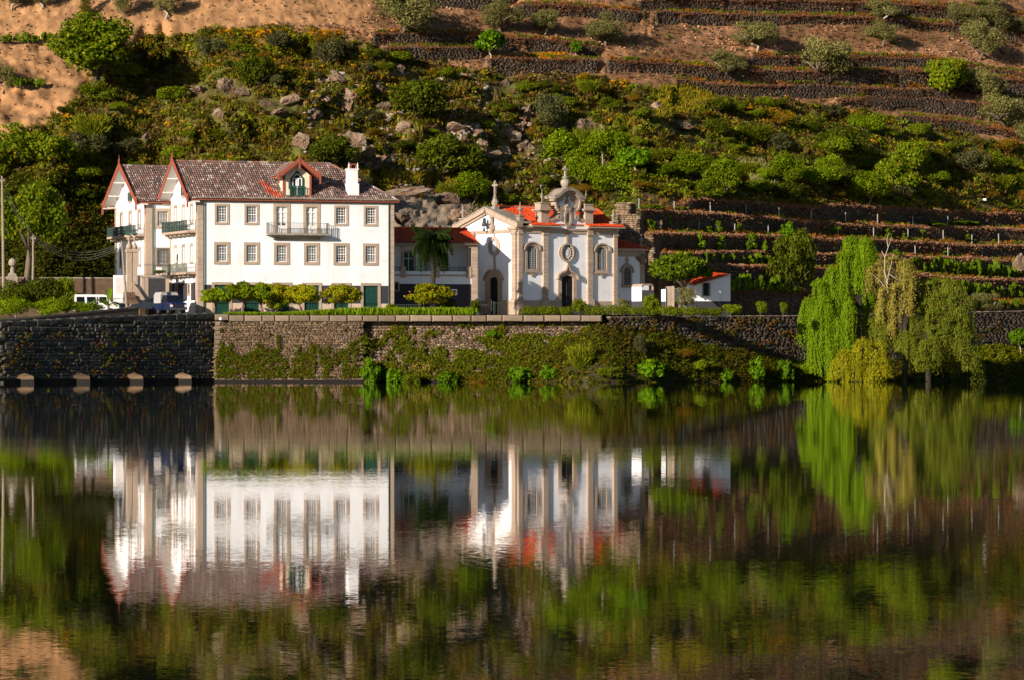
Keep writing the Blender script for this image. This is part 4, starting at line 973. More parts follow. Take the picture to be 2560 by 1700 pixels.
for px, w_ in ((1021, .75), (1102, .7)):
    x = FWb.s(px); o = MB(); z0 = fl + .14; z1 = FWb.z(px, 632); o.ring([(x - w_, z0), (x - w_, z1 + .2), (x + w_, z1 + .2), (x + w_, z0)], [(x - w_ + .25, z0), (x - w_ + .25, z1), (x + w_ - .25, z1), (x + w_ - .25, z0)], -.08, 0, False, 26); d_ = FWb.part('door', o, M['granite'])
    o = MB(); o.box(x - w_ + .25, x + w_ - .25, -.03, -.01, z0, z1); o.build('door_leaf', M['green_paint'], d_); o = MB(); o.box(x - .04, x + .04, -.05, -.031, z0, z1); o.box(x - .45, x + .45, -.05, -.031, z1 - .6, z1 - .52); o.build('sash', M['white_paint'], d_)
x0, x1 = FW.s(1128), FW.s(1142.6); z1, z0 = FW.z(1135, 723), FW.z(1135, 738); o = MB(); o.ring([(x0, z0), (x0, z1), (x1, z1), (x1, z0)], [(x0 + .12, z0 + .12), (x0 + .12, z1 - .12), (x1 - .12, z1 - .12), (x1 - .12, z0 + .12)], -.06, -.01, True, 24); wo = FW.part('window', o, M['white_paint'])
o = MB(); o.box(x0 + .12, x1 - .12, -.025, -.015, z0 + .12, z1 - .12); o.build('pane', M['glass_dark'], wo)
x0, x1 = FW.s(985), FW.s(998); z1, z0 = FW.z(990, 704), FW.z(990, 728); o = MB(); o.ring([(x0, z0), (x0, z1), (x1, z1), (x1, z0)], [(x0 + .1, z0 + .12), (x0 + .1, z1 - .12), (x1 - .12, z1 - .12), (x1 - .12, z0 + .12)], -.06, -.01, True, 24); wo = FW.part('window', o, M['granite'])
o = MB(); o.box(x0 + .1, x1 - .12, -.025, -.015, z0 + .12, z1 - .12); o.build('pane', M['glass_dark'], wo)
WD = 7.0; rz_ = ze_ + 1.52
slope(W, 'roof', (-1, -.45, ze_ - .02), (1, 0, 0), (0, 3.9, rz_ - ze_), [(0, 0), (wl + 1.35, 0), (wl + 1.35, math.hypot(3.9, rz_ - ze_)), (0, math.hypot(3.9, rz_ - ze_))], 'red', 60)
slope(W, 'roof', (-1, WD + .4, ze_ - .02), (1, 0, 0), (0, -3.9, rz_ - ze_), [(0, 0), (wl + 1.35, 0), (wl + 1.35, math.hypot(3.9, rz_ - ze_)), (0, math.hypot(3.9, rz_ - ze_))], 'red', 61)
ridge(W, (-1, 3.45, rz_ + .05), (wl + .35, 3.45, rz_ + .05), 'red', .13)
o = MB(); o.prism_x([(0, ze_), (WD, ze_), (3.45, rz_)], wl, wl + .22); FW.part('gable_end', o, M['plaster'])
o = MB(); o.tube([(0, -.5, ze_), (wl + .25, -.5, ze_)], .06, 6); o.tube([(wl + .3, -.5, ze_), (wl + .34, -.12, ze_ - .5), (wl + .34, -.12, .1)], .05, 6); FW.part('gutter', o, M['iron'])

# ================================================================== THE CHAPEL
A3 = R(36); CH = empty('chapel', (.52, 419.0, GZ), A3, 'white baroque chapel with carved granite pilasters, curved gable and bright red tile roof', 'chapel')
FC = Face(CH, 0, 0); G = 10.2; FL = Face(CH, 0, G, -math.pi / 2)
def cc(F, cx, cy): return F.pt(1140 + .2551 * cx, 400 + .2551 * cy)
def C_(cx, cy): return cc(FC, cx, cy)
def L_(cx, cy): return cc(FL, cx, cy)
LC = FC.s(1541); print('chapel L', LC, 'gable', FL.s(1180), FL.s(1293))
ev = C_(640, 640)[1]; band0, band1 = C_(640, 712)[1], C_(640, 680)[1]; rz = 17.6 - GZ; pl_ = C_(640, 1375)[1]
print('chapel ev', ev, band0, band1, rz, pl_)
o = MB(); o.add([(0, 0, 0), (LC, 0, 0), (LC, 0, ev), (0, 0, ev)], [(0, 1, 2, 3)]); FC.part('wall', o, M['plaster'])
o = MB(); o.add([(LC, 0, 0), (LC, G, 0), (LC, G, ev), (LC, 0, ev), (0, G, 0), (0, G, ev)], [(0, 1, 2, 3), (1, 4, 5, 2)]); o.build('back_wall', M['plaster'], CH)
gaz = L_(345, 470)[1]
o = MB(); o.prism([(0.02, 0), (G - .02, 0), (G - .02, band1), (G / 2, gaz - .35), (0.02, band1)], 0, .3); FL.part('wall', o, M['plaster'])
# plinths
def plinth(F, a, b): o = MB(); o.box(a, b, -.14, 0, 0, pl_); F.part('plinth', o, M['granite'])
dl0, dl1 = FL.s(1216.5), FL.s(1256); df0, df1 = FC.s(1140 + .2551 * 975), FC.s(1140 + .2551 * 1200)
plinth(FL, .02, dl0); plinth(FL, dl1, G); plinth(FC, 0, df0); plinth(FC, df1, LC)
# pilasters of single blocks
def pilaster(F, a, b, proud=.24, top=None, capital=True):
    top = top or band0; n = int((top - pl_) / .40); h = (top - .25 - pl_) / n
    o = MB(); o.cham(a - .14, b + .14, -proud - .16, .0, 0, pl_ + .05, .04); o.cham(a - .07, b + .07, -proud - .1, 0, pl_ + .05, pl_ + .2, .05); F.part('pedestal', o, M['granite'])
    for i in range(n):
        z = pl_ + .2 + (h - .2 / n) * i; o = MB(); o.cham(a, b, -proud, 0, z + .006, z + h - .2 / n - .006, .014); F.part('stone', o, M['granite'])
    o = MB(); o.cham(a - .05, b + .05, -proud - .06, 0, top - .25, top - .12, .03); o.cham(a - .10, b + .10, -proud - .12, 0, top - .12, top, .03)
    o.box(a - .02, b + .02, -proud - .02, 0, top, band1); F.part('capital', o, M['granite'])
fs_ = lambda cx: FC.s(1140 + .2551 * cx); ls_ = lambda cx: FL.s(1140 + .2551 * cx)
pilaster(FC, 0.02, fs_(640)); pilaster(FC, fs_(845), fs_(893)); pilaster(FC, fs_(1281), fs_(1330)); pilaster(FC, fs_(1535), LC)
pilaster(FL, 0.0, ls_(193)); pilaster(FL, ls_(560), G - .0)
# entablatures
o = MB(); o.box(0, LC, -.10, 0, band0, band1); o.box(-.05, LC + .05, -.20, 0, band1, band1 + .18)
for a, b in ((-.1, fs_(900)), (fs_(1270), LC + .15)): o.box(a, b, -.38, 0, ev - .22, ev)
o.box(0, fs_(900), -.16, 0, band1, ev - .2); o.box(fs_(1270), LC, -.16, 0, band1, ev - .2); FC.part('entablature', o, M['granite'])
o = MB(); o.box(0, G, -.10, 0, band0, band1); FL.part('frieze', o, M['granite'])
for a, b in ((-.35, 1.3), (G - 1.3, G + .25)):
    o = MB(); o.box(a, b, -.4, .1, band1 + .02, band1 + .3); o.box(a + .1, b - .1, -.25, .1, band1 - .15, band1 + .02); FL.part('cornice', o, M['granite'])
apx = G / 2; ez = band1 + .3
for sg in (-1, 1):
    o = MB(); xe = apx + sg * (G / 2 + .55)
    o.band([(apx, gaz - .18), (xe, ez + .1)], .42, -.42, .3); o.band([(apx, gaz - .48), (xe - sg * .8, ez + .05)], .30, -.22, .3); FL.part('raking_cornice', o, M['granite'])
    # heavy stone slabs of the gable end seen from above
    for t in range(7):
        o = MB(); t0, t1 = t / 7, (t + 1) / 7 - .01; o.prism([(lerp(apx, xe, t0), lerp(gaz + .03, ez + .3, t0)), (lerp(apx, xe, t1), lerp(gaz + .03, ez + .3, t1)), (lerp(apx, xe, t1), lerp(gaz + .18, ez + .45, t1)), (lerp(apx, xe, t0), lerp(gaz + .18, ez + .45, t0))], -.46, 1.5); FL.part('roof_slab', o, M['granite_grey'])
def urn(F, x, y, z, s=1.0, name='finial', m='granite_grey', ped=.8):
    o = MB(); o.box(x - .34 * s, x + .34 * s, y - .34 * s, y + .34 * s, z, z + ped * s); o.box(x - .42 * s, x + .42 * s, y - .42 * s, y + .42 * s, z + ped * s, z + (ped + .12) * s); z += (ped + .12) * s
    o.lathe([(.14 * s, z), (.12 * s, z + .3 * s), (.16 * s, z + .5 * s), (.34 * s, z + .72 * s), (.36 * s, z + .8 * s), (.18 * s, z + .9 * s), (.12 * s, z + 1.0 * s), (.07 * s, z + 1.2 * s), (.10 * s, z + 1.32 * s), (.02, z + 1.6 * s)], x, y, 10); return F.part(name, o, M[m], smooth=False)
def cross(F, x, y, z, h, base='urn', fancy=False):
    o = MB(); w = .13; zz = z
    if base: o.box(x - .3, x + .3, y - .3, y + .3, z, z + .3); o.lathe([(.24, z + .3), (.36, z + .5), (.38, z + .8), (.22, z + 1.05), (.2, z + 1.15), (.28, z + 1.22), (.12, z + 1.32)], x, y, 10); zz = z + 1.3
    o.box(x - w * .7, x + w * .7, y - .1, y + .1, zz, zz + h)
    arm = zz + h * .76; o.box(x - h * .23, x + h * .23, y - .09, y + .09, arm - w * .7, arm + w * .7)
    if True:
        for dx, dz in ((-h * .23, 0), (h * .23, 0), (0, zz + h - arm)): o.lathe([(.03, arm + dz - .13), (.13, arm + dz), (.03, arm + dz + .13)], x + dx, y, 6)
    o.lathe([(.16, zz), (.12, zz + .25), (.1, zz + .4)], x, y, 8); return F.part('stone_cross', o, M['granite_grey'])
urn(FL, -.1, .6, ez + .35, .82); urn(FL, G + .1, .3, ez + .35, .85)
cross(FL, apx + .8, .35, gaz - .15, C_(395, 240)[1] - C_(395, 380)[1] + .1)
# side door, teardrop window and bell on the left gable
o = MB(); dz_ = L_(385, 1145)[1]; dt = L_(385, 1085)[1]; xo0, xo1 = dl0, dl1; xi0, xi1 = FL.s(1228), FL.s(1248.4); xm = (xi0 + xi1) / 2
o.ring([(xo0, 0), (xo0, dt - .75), (xo0 + .4, dt - .28), (xm - .6, dt - .04), (xm + .6, dt - .04), (xo1 - .4, dt - .28), (xo1, dt - .75), (xo1, 0)], [(xi0, 0), (xi0, dz_ - .32), (xi0 + .22, dz_ - .08), (xm, dz_), (xi1 - .22, dz_ - .08), (xi1, dz_ - .32), (xi1, 0)], -.22, 0, False, 60)
o.band([(xo0 - .15, dt - 1.0), (xo0 - .12, dt - .72), (xo0 + .3, dt - .2), (xm - .6, dt + .04), (xm + .6, dt + .04), (xo1 - .3, dt - .2), (xo1 + .12, dt - .72), (xo1 + .15, dt - 1.0)], .2, -.34, 0); dr = FL.part('door', o, M['granite'])
o = MB(); o.prism([(xi0, 0), (xi0, dz_ - .32), (xi0 + .22, dz_ - .08), (xm, dz_), (xi1 - .22, dz_ - .08), (xi1, dz_ - .32), (xi1, 0)], -.05, -.01); o.build('door_leaf', M['door_black'], dr)
oc = L_(380, 850); hw = (ls_(435) - ls_(320)) / 2; top = L_(380, 735)[1]; bot = L_(380, 965)[1]
def tear(cx, cz, hw, up, dn, tip_u, tip_d):
    pts = [(cx, cz + up)]; 
    for a in range(80, -81, -16): pts.append((cx + hw * math.cos(R(a)) ** .9, cz + (up if a > 0 else dn) * (.78 * math.sin(R(a)))))
    pts.append((cx, cz - dn)); pts += [(2 * cx - x, z) for x, z in pts[-2:0:-1]]; return pts
o = MB(); T0 = tear(oc[0], oc[1], hw, top - oc[1], oc[1] - bot, 0, 0); I0 = ell(oc[0], oc[1], hw * .62, (top - bot) * .31)
o.ring(T0, I0, -.16, 0, True, 48); xt = ls_(375)
o.prism([(oc[0] - .12, bot + .25), (oc[0] + .12, bot + .25), (xm + .14, dt - .02), (xm - .14, dt - .02)], -.14, 0); o.box(xm - .2, xm + .2, -.16, 0, dt - .15, dt + .15)
o.prism([(oc[0] - .1, top - .25), (oc[0] + .1, top - .25), (oc[0] + .06, band0 + .02), (oc[0] - .06, band0 + .02)], -.14, 0)
ow = FL.part('oval_window', o, M['granite'])
o = MB(); o.prism(ell(oc[0], oc[1], hw * .62, (top - bot) * .31), -.03, -.01); o.build('pane', M['glass_dark'], ow)
o = MB(); rx, rzz = hw * .62, (top - bot) * .31; o.prism(ell(oc[0], oc[1], rx * .5, rzz * .58), -.07, -.031)
for k in range(16):
    a = 2 * math.pi * k / 16; b_ = a + .16; o.prism([(oc[0] + rx * .48 * math.cos(a - .1), oc[1] + rzz * .55 * math.sin(a - .1)), (oc[0] + rx * .98 * math.cos(a - .06), oc[1] + rzz * .98 * math.sin(a - .06)), (oc[0] + rx * .98 * math.cos(a + .06), oc[1] + rzz * .98 * math.sin(a + .06)), (oc[0] + rx * .48 * math.cos(a + .1), oc[1] + rzz * .55 * math.sin(a + .1))], -.065, -.032)
o.build('tracery', M['white_paint'], ow)
sx, sz = L_(372, 700); o = MB(); o.lathe([(.1, sz - .1), (.16, sz + .1), (.28, sz + .45), (.3, sz + .6), (.18, sz + .7), (.14, sz + 1.1), (.22, sz + 1.2), (.12, sz + 1.3), (.28, sz + 1.42), (.26, sz + 1.6), (.08, sz + 1.8), (.03, sz + 2.1)], sx, -.28, 10); o.box(sx - .3, sx + .3, -.3, -.02, sz + .2, sz + .4)
FL.part('corbel_finial', o, M['granite'])
b_x, b_z = L_(320, 690); o = MB(); o.tube([(b_x, -.55, b_z + 2.6), (b_x, -.55, b_z + .8)], .015, 4); o.tube([(b_x - .22, -.55, b_z + 1.2), (b_x - .25, -.55, b_z + 1.7), (b_x, -.55, b_z + 2.05), (b_x + .25, -.55, b_z + 1.7), (b_x + .22, -.55, b_z + 1.2)], .025, 5)
o.tube([(b_x, -.55, b_z + 2.05), (b_x + .1, 0, b_z + 2.1)], .03, 5); br = FL.part('bell_bracket', o, M['iron']); o = MB(); o.lathe([(.05, b_z + 1.25), (.16, b_z + 1.2), (.2, b_z + .8), (.30, b_z + .45), (.32, b_z + .4)], b_x, -.55, 12); o.build('bell', M['iron'], br, True)
o = MB(); o.lathe([(.03, b_z + .4), (.11, b_z + .1), (.14, b_z + .0), (.1, b_z - .1)], b_x - .05, -.55, 8); o.box(b_x + .3, b_x + .8, -.5, -.1, b_z + .15, b_z + .3); o.lathe([(.05, b_z + .3), (.2, b_z + .5), (.08, b_z + .9)], b_x + .85, -.35, 6); o.build('clapper', M['iron'], br)

# tall arched windows
def arch(cx, z0, z1, a, n=10, rise=.5): return [(cx - a, z0), (cx - a, z1 - rise)] + [(cx - a * math.cos(math.pi * k / n), z1 - rise + rise * math.sin(math.pi * k / n)) for k in range(1, n)] + [(cx + a, z1 - rise), (cx + a, z0)]
def chapel_window(F, cx, z0, z1, a, fr, cols, rows, cross_top=False):
    o = MB(); o.ring(arch(cx, z0 - fr, z1 + fr * .9, a + fr, rise=.5 + fr * .6), arch(cx, z0, z1, a, rise=.38), -.16, 0, True, 56)
    A = arch(cx, z1 - .15, z1 + fr * 1.35, a + fr + .12, rise=.7)[1:-1]; o.band([(A[0][0] - .1, A[0][1] - .05)] + A + [(A[-1][0] + .1, A[-1][1] - .05)], .14, -.28, 0)
    o.box(cx - a - fr - .08, cx + a + fr + .08, -.22, 0, z0 - fr - .1, z0 - fr + .05)
    if not cross_top: o.prism([(cx - .55, z0 - fr - .1), (cx + .55, z0 - fr - .1), (cx + .15, z0 - fr - .28), (cx, z0 - fr - .5), (cx - .15, z0 - fr - .28)], -.15, 0)
    else: zc = z1 + fr * 1.4; o.box(cx - .06, cx + .06, -.16, 0, zc, zc + .8); o.box(cx - .26, cx + .26, -.155, 0, zc + .42, zc + .56); o.prism([(cx - .35, zc - .05), (cx + .35, zc - .05), (cx + .1, zc + .25), (cx - .1, zc + .25)], -.17, 0)
    w = F.part('arched_window', o, M['granite'])
    o = MB(); o.prism(arch(cx, z0, z1, a, rise=.38), -.04, -.01); o.build('pane', M['glass_dark'], w)
    o = MB()
    for k in range(1, cols): x = cx - a + 2 * a * k / cols; t = abs(x - cx) / a; zt_ = z1 - .38 + .38 * math.sqrt(max(0, 1 - t * t)); o.box(x - .009, x + .009, -.07, -.041, z0, zt_)
    for k in range(1, rows): z = lerp(z0, z1, k / rows); q = a if z < z1 - .38 else a * math.sqrt(max(0, 1 - ((z - z1 + .38) / .38) ** 2)); o.box(cx - q, cx + q, -.068, -.043, z - .009, z + .009)
    o.build('glazing_bars', M['glazing'], w)
z0w, z1w = C_(738, 1068)[1], C_(738, 842)[1]
for cxx in (738, 1422): q = fs_(cxx); chapel_window(FC, q, z0w + (C_(cxx, 1068)[1] - z0w) * 0, z1w, (fs_(782) - fs_(692)) / 2, .27, 6, 11)
# rose window, its teardrop frame and the ogee door
rcx, rcz = C_(1085, 908); ro_, ri = (fs_(1168) - fs_(1003)) / 2, (fs_(1135) - fs_(1035)) / 2
ztop = C_(1087, 795)[1]; zbot = C_(1087, 1015)[1]
o = MB(); o.ring(tear(rcx, rcz, ro_, ztop - rcz, rcz - zbot, 0, 0), ell(rcx, rcz, ri * 1.12, ri * 1.3, 40), -.14, 0, True, 60)
o.ring(ell(rcx, rcz, ri * 1.3, ri * 1.5, 40), ell(rcx, rcz, ri * 1.08, ri * 1.25, 40), -.22, -.1, True, 48)
o.box(rcx - .16, rcx + .16, -.12, 0, ztop - .3, band0); o.box(rcx - .1, rcx + .1, -.17, 0, ztop - .3, band0)
rw = FC.part('rose_window', o, M['granite']); o = MB(); o.prism(ell(rcx, rcz, ri * 1.12, ri * 1.3, 40), -.04, -.01); o.build('pane', M['glass_dark'], rw)
o = MB(); rx, rzz = ri * 1.1, ri * 1.28
for k in range(16):
    a = 2 * math.pi * k / 16; nx, nz = -math.sin(a) * .014, math.cos(a) * .014; o.prism([(rcx + nx, rcz + nz), (rcx + rx * math.cos(a) + nx, rcz + rzz * math.sin(a) + nz), (rcx + rx * math.cos(a) - nx, rcz + rzz * math.sin(a) - nz), (rcx - nx, rcz - nz)], -.08, -.041)
for q in (.28, .62): o.ring(ell(rcx, rcz, rx * (q + .03), rzz * (q + .03), 32), ell(rcx, rcz, rx * (q - .02), rzz * (q - .02), 32), -.078, -.043, True, 32)
o.build('tracery', M['white_paint'], rw)
def mir(pts, cx): return pts + [(2 * cx - x, z) for x, z in pts[::-1]]
dcx = C_(1081, 1200)[0]; pin = lambda cx, cy: C_(cx - 0, cy)
outer = [pin(c, d) for c, d in ((972, 1415), (975, 1360), (990, 1340), (990, 1180), (986, 1150), (996, 1122), (1020, 1103), (1048, 1094), (1065, 1078), (1073, 1045), (1078, 1015))]
inner = [pin(c, d) for c, d in ((1024, 1415), (1024, 1160), (1030, 1145), (1050, 1140), (1068, 1134), (1081, 1130))]
outer[0] = (outer[0][0], 0); inner[0] = (inner[0][0], 0)
o = MB(); o.ring(mir(outer, dcx), mir(inner, dcx), -.22, 0, False, 70)
hood = [pin(c, d) for c, d in ((980, 1168), (990, 1128), (1016, 1104), (1046, 1094), (1064, 1078), (1073, 1045), (1079, 1015))]; o.band(mir(hood, dcx)[:], .16, -.42, 0)
for sg in (-1, 1): o.lathe([(.12, .1), (.3, .12), (.34, .7), (.2, .95), (.24, 1.2), (.12, 1.3)], dcx + sg * (dcx - outer[1][0] + .05), -.18, 8)
o.prism([(dcx - .12, zbot + .1), (dcx + .12, zbot + .1), (dcx + .1, outer[-1][1] - .2), (dcx - .1, outer[-1][1] - .2)], -.3, 0); dr = FC.part('portal', o, M['granite'])
o = MB(); o.prism(mir(inner, dcx), -.05, -.01); o.build('door_leaf', M['door_black'], dr); o = MB(); o.box(dcx - .02, dcx + .02, -.08, -.051, 0, inner[-1][1] - .1); o.lathe([(.02, .9), (.05, 1.0), (.02, 1.1)], dcx + .5, -.09, 6); o.build('door_seam', M['iron'], dr)
for k in range(3): o = MB(); o.box(dcx - 1.6 + .0, dcx + 1.6, -1.5 + .4 * k, -.2, .0 + .12 * k, .12 + .12 * k); FC.part('step', o, M['granite_grey'])
# --- curved centre gable
ax = C_(1087, 400)[0]
gh = [(1279, 690), (1279, 600), (1240, 592), (1196, 574), (1168, 545), (1156, 515), (1150, 488)]
gv = [C_(c, d) for c, d in gh]; gl = [(2 * ax - x, z) for x, z in gv]
o = MB(); o.prism(gv + gl[::-1], -.02, .75); cgw = FC.part('centre_gable', o, M['plaster'])
for side in (gv[1:], gl[1:]): o = MB(); o.band(side, .26, -.18, .85); o.build('volute', M['granite'], cgw)
for k, s_ in enumerate((1, -1)):
    p = C_(1165, 560); x = p[0] if s_ > 0 else 2 * ax - p[0]; o = MB(); o.ring(ell(x + s_ * .1, p[1] - .05, .28, .28, 20), ell(x + s_ * .1, p[1] - .05, .10, .10, 20), -.26, .4, True, 20); o.build('scroll', M['granite'], cgw)
# pediment with the trefoil niche
ph = [(1087, 300), (1120, 305), (1155, 325), (1185, 352), (1225, 372), (1222, 395), (1208, 410), (1212, 440), (1196, 468), (1168, 488), (1150, 500)]
pv = [C_(c, d) for c, d in ph]; pall = pv + [(2 * ax - x, z) for x, z in pv[:0:-1]]
th_ = [(1087, 342), (1108, 348), (1124, 366), (1130, 392), (1135, 404), (1158, 408), (1174, 424), (1174, 446), (1158, 462), (1130, 464)]
tv = [C_(c, d) for c, d in th_]; tall = tv + [(2 * ax - x, z) for x, z in tv[:0:-1]]
o = MB(); o.ring(pall, tall, -.10, .7, True, 80); pdm = FC.part('pediment', o, M['granite'])
o = MB(); o.prism(tall, .12, .3); o.build('niche', M['plaster'], pdm)
o = MB(); q = [C_(c, d) for c, d in ((1180, 420), (1205, 380), (1215, 372), (1222, 370))]
cap_ = [C_(c, d) for c, d in ((1087, 286), (1118, 290), (1150, 308), (1178, 338), (1205, 362), (1238, 374))]; capall = [(2 * ax - x, z) for x, z in cap_[::-1]] + cap_[1:]
o.band(capall, .30, -.65, 1.2); o.build('dome_cap', M['granite_grey'], pdm)
o = MB(); o.band([(x, z - .28) for x, z in capall], .18, -.35, .8); o.build('moulding', M['granite'], pdm)
for s_ in (1, -1):
    p = C_(1205, 440); x = p[0] if s_ > 0 else 2 * ax - p[0]; o = MB(); o.band([(x + s_ * .18, p[1] + .75), (x + s_ * .02, p[1] + .45), (x - s_ * .02, p[1] + .05), (x - s_ * .12, p[1] - .35), (x - s_ * .4, p[1] - .62)], .2, -.22, .7); o.build('scroll', M['granite'], pdm)
nx_, nz_ = C_(1087, 462); o = MB(); o.box(nx_ - .34, nx_ + .34, -.3, .1, nz_ - .06, nz_ + .08); o.lathe([(.2, nz_ + .08), (.19, nz_ + .6), (.13, nz_ + .75), (.06, nz_ + .82), (.09, nz_ + .98), (.07, nz_ + 1.06), (.12, nz_ + 1.1), (.02, nz_ + 1.35)], nx_, -.02, 10); o.box(nx_ - .22, nx_ + .22, -.14, .08, nz_ + .2, nz_ + .5); FC.part('niche_statue', o, M['granite_grey'])
o = MB(); p0, p1 = C_(1087, 470), C_(1087, 650); o.ring(ell(ax, (p0[1] + p1[1]) / 2 - .15, .50, .88, 30), ell(ax, (p0[1] + p1[1]) / 2 - .15, .30, .62, 30), -.24, -.02, True, 36)
o.box(ax - .16, ax + .16, -.2, -.02, p1[1] - .9, p1[1] + .4); o.prism([(ax - .35, p0[1] - .3), (ax + .35, p0[1] - .3), (ax + .3, p0[1] + .15), (ax - .3, p0[1] + .15)], -.3, 0); cart = FC.part('cartouche', o, M['granite'])
o = MB(); o.prism(ell(ax, (p0[1] + p1[1]) / 2 - .15, .30, .62, 24), -.1, -.03); o.build('shield', M['granite_grey'], cart)
# flanking pedestals with finials
for cxa, cxb, ctop, fz in ((818, 900, 425, 290), (1250, 1332, 440, 300)):
    a, b = fs_(cxa), fs_(cxb); zA = ev; zC = C_(cxa, 505)[1]; zD = C_(cxa, ctop)[1]; o = MB(); o.box(a + .1, b, -.2, .8, zA, zC); o.box(a - .12, b + .12, -.34, .9, zC, zC + .12); o.box(a - .3, b + .3, -.5, 1.0, zC + .12, zC + .26); o.box(a + .0, b - .0, -.2, .8, zC + .26, zD); o.box(a - .06, b + .06, -.26, .86, zD, zD + .1); pd = FC.part('pedestal', o, M['granite'])
    o = MB(); x, y, z = (a + b) / 2, .3, zD + .1; s = (C_(cxa, fz)[1] - zD) / 3.4; o.lathe([(.22 * s, z), (.14 * s, z + .2 * s), (.13 * s, z + .7 * s), (.2 * s, z + 1.0 * s), (.42 * s, z + 1.5 * s), (.44 * s, z + 1.65 * s), (.24 * s, z + 1.85 * s), (.16 * s, z + 2.1 * s), (.22 * s, z + 2.3 * s), (.1 * s, z + 2.5 * s), (.07 * s, z + 2.9 * s), (.1 * s, z + 3.05 * s), (.02, z + 3.4 * s)], x, y, 10); o.build('finial', M['granite_grey'], pd)
# crowning orb and cross
cz = C_(1075, 282)[1]; o = MB(); x = C_(1080, 250)[0]; o.lathe([(.45, cz), (.42, cz + .1), (.3, cz + .15), (.42, cz + .35), (.50, cz + .6), (.45, cz + .85), (.28, cz + 1.0), (.2, cz + 1.05), (.34, cz + 1.12), (.34, cz + 1.18), (.14, cz + 1.3)], x, .15, 12); FC.part('orb', o, M['granite_grey'], smooth=False)
cross(FC, x, .15, cz + 1.15, C_(1075, 58)[1] - cz - 1.2, base=None, fancy=True)
cross(FC, FC.s(1481), 4.5, C_(1340, 500)[1] - .3, 3.0, base=None)
urn(FC, FC.s(1536), .2, ev + .05, .80, ped=.6)
# roof of the chapel
dz = rz - ev; hd = G / 2; fe = .0
rr_ = Face(CH, 0, hd).s(1491); full = math.hypot(hd + .5, dz + .25)
PO = [(1.35, 0), (LC + .6, 0), (rr_ + .2, full), (1.35, full)]
slope(CH, 'roof', (0, -.05, ev + .12), (1, 0, 0), (0, hd + .05, rz - ev), [(1.35, 0), (LC - .15, 0), (rr_, math.hypot(hd, rz - ev)), (1.35, math.hypot(hd, rz - ev))], 'red', 80)
slope(CH, 'roof', (0, G + .3, ev + .1), (1, 0, 0), (0, -hd - .3, rz - ev), [(1.35, 0), (LC, 0), (rr_, full), (1.35, full)], 'red', 81)
slope(CH, 'roof', (LC - .12, -.05, ev + .12), (0, 1, 0), (-(LC - rr_), 0, rz - ev), [(0, 0), (G, 0), (hd, math.hypot(LC - rr_, rz - ev))], 'red', 82)
ridge(CH, (1.3, hd, rz + .15), (rr_, hd, rz + .15), 'red', .15, 5); ridge(CH, (rr_, hd, rz + .15), (LC - .1, -.05, ev + .2), 'red', .13, 6)
for a, b in ((1.2, fs_(965)), (fs_(1252), LC + .55)):   # projecting eaves courses
    slope(CH, 'eaves', (a, -.85, ev + .0), (1, 0, 0), (0, 1.0, .30), [(0, 0), (b - a, 0), (b - a, .95), (0, .95)], 'red', 83)
# ---- annex on the far side
AX = Face(CH, LC, 1.6); al = AX.s(1610.5); az = AX.z(1570, 641); ac = AX.z(1570, 627)
o = MB(); o.add([(0, 0, 0), (al, 0, 0), (al, 0, ac), (0, 0, ac)], [(0, 1, 2, 3)]); o.add([(al, 0, 0), (al, 7, 0), (al, 7, ac), (al, 0, ac)], [(0, 1, 2, 3)]); AX.part('annex_wall', o, M['plaster'])
pz = AX.z(1570, 752); o = MB(); o.box(0, al, -.12, 0, 0, pz); AX.part('plinth', o, M['granite'])
for i in range(13):
    z = pz + i * (az - pz) / 13; o = MB(); o.cham(al - .52, al + .02, -.12, .1, z + .005, z + (az - pz) / 13 - .005, .014); AX.part('stone', o, M['granite'])
o = MB(); o.box(0, al + .04, -.16, .1, az, ac); o.box(0, al + .2, -.36, .1, ac, ac + .2); o.box(al - .66, al + .14, -.2, .1, 0, pz + .06); AX.part('entablature', o, M['granite'])
hgt = AX.z(1560, 597) - ac - .2; slope(CH, 'roof', (LC, 1.6 - .45, ac + .2), (1, 0, 0), (0, 3.2, hgt), [(0, 0), (al + .35, 0), (al - 1.8, math.hypot(3.2, hgt)), (0, math.hypot(3.2, hgt))], 'red', 90)
slope(CH, 'roof', (LC + al + .35, 1.6 - .45, ac + .2), (0, 1, 0), (-2.15, 0, hgt), [(0, 0), (6.4, 0), (3.2, math.hypot(2.15, hgt))], 'red', 91)
ridge(CH, (LC + al - 1.8, 4.35, ac + .2 + hgt), (LC + al + .3, 1.2, ac + .3), 'red', .12, 7)
urn(AX, al - .15, .3, ac + .2, .72, ped=.45); urn(AX, .75 * al * .4, 3.2, ac + .2 + hgt - .5, .5, ped=.3)
wx_ = AX.s(1140 + .2551 * 1671); chapel_window(AX, wx_, AX.z(1566, 400 + .2551 * 1222 + .0), AX.z(1566, 400 + .2551 * 1052), .42, .2, 5, 8, True)
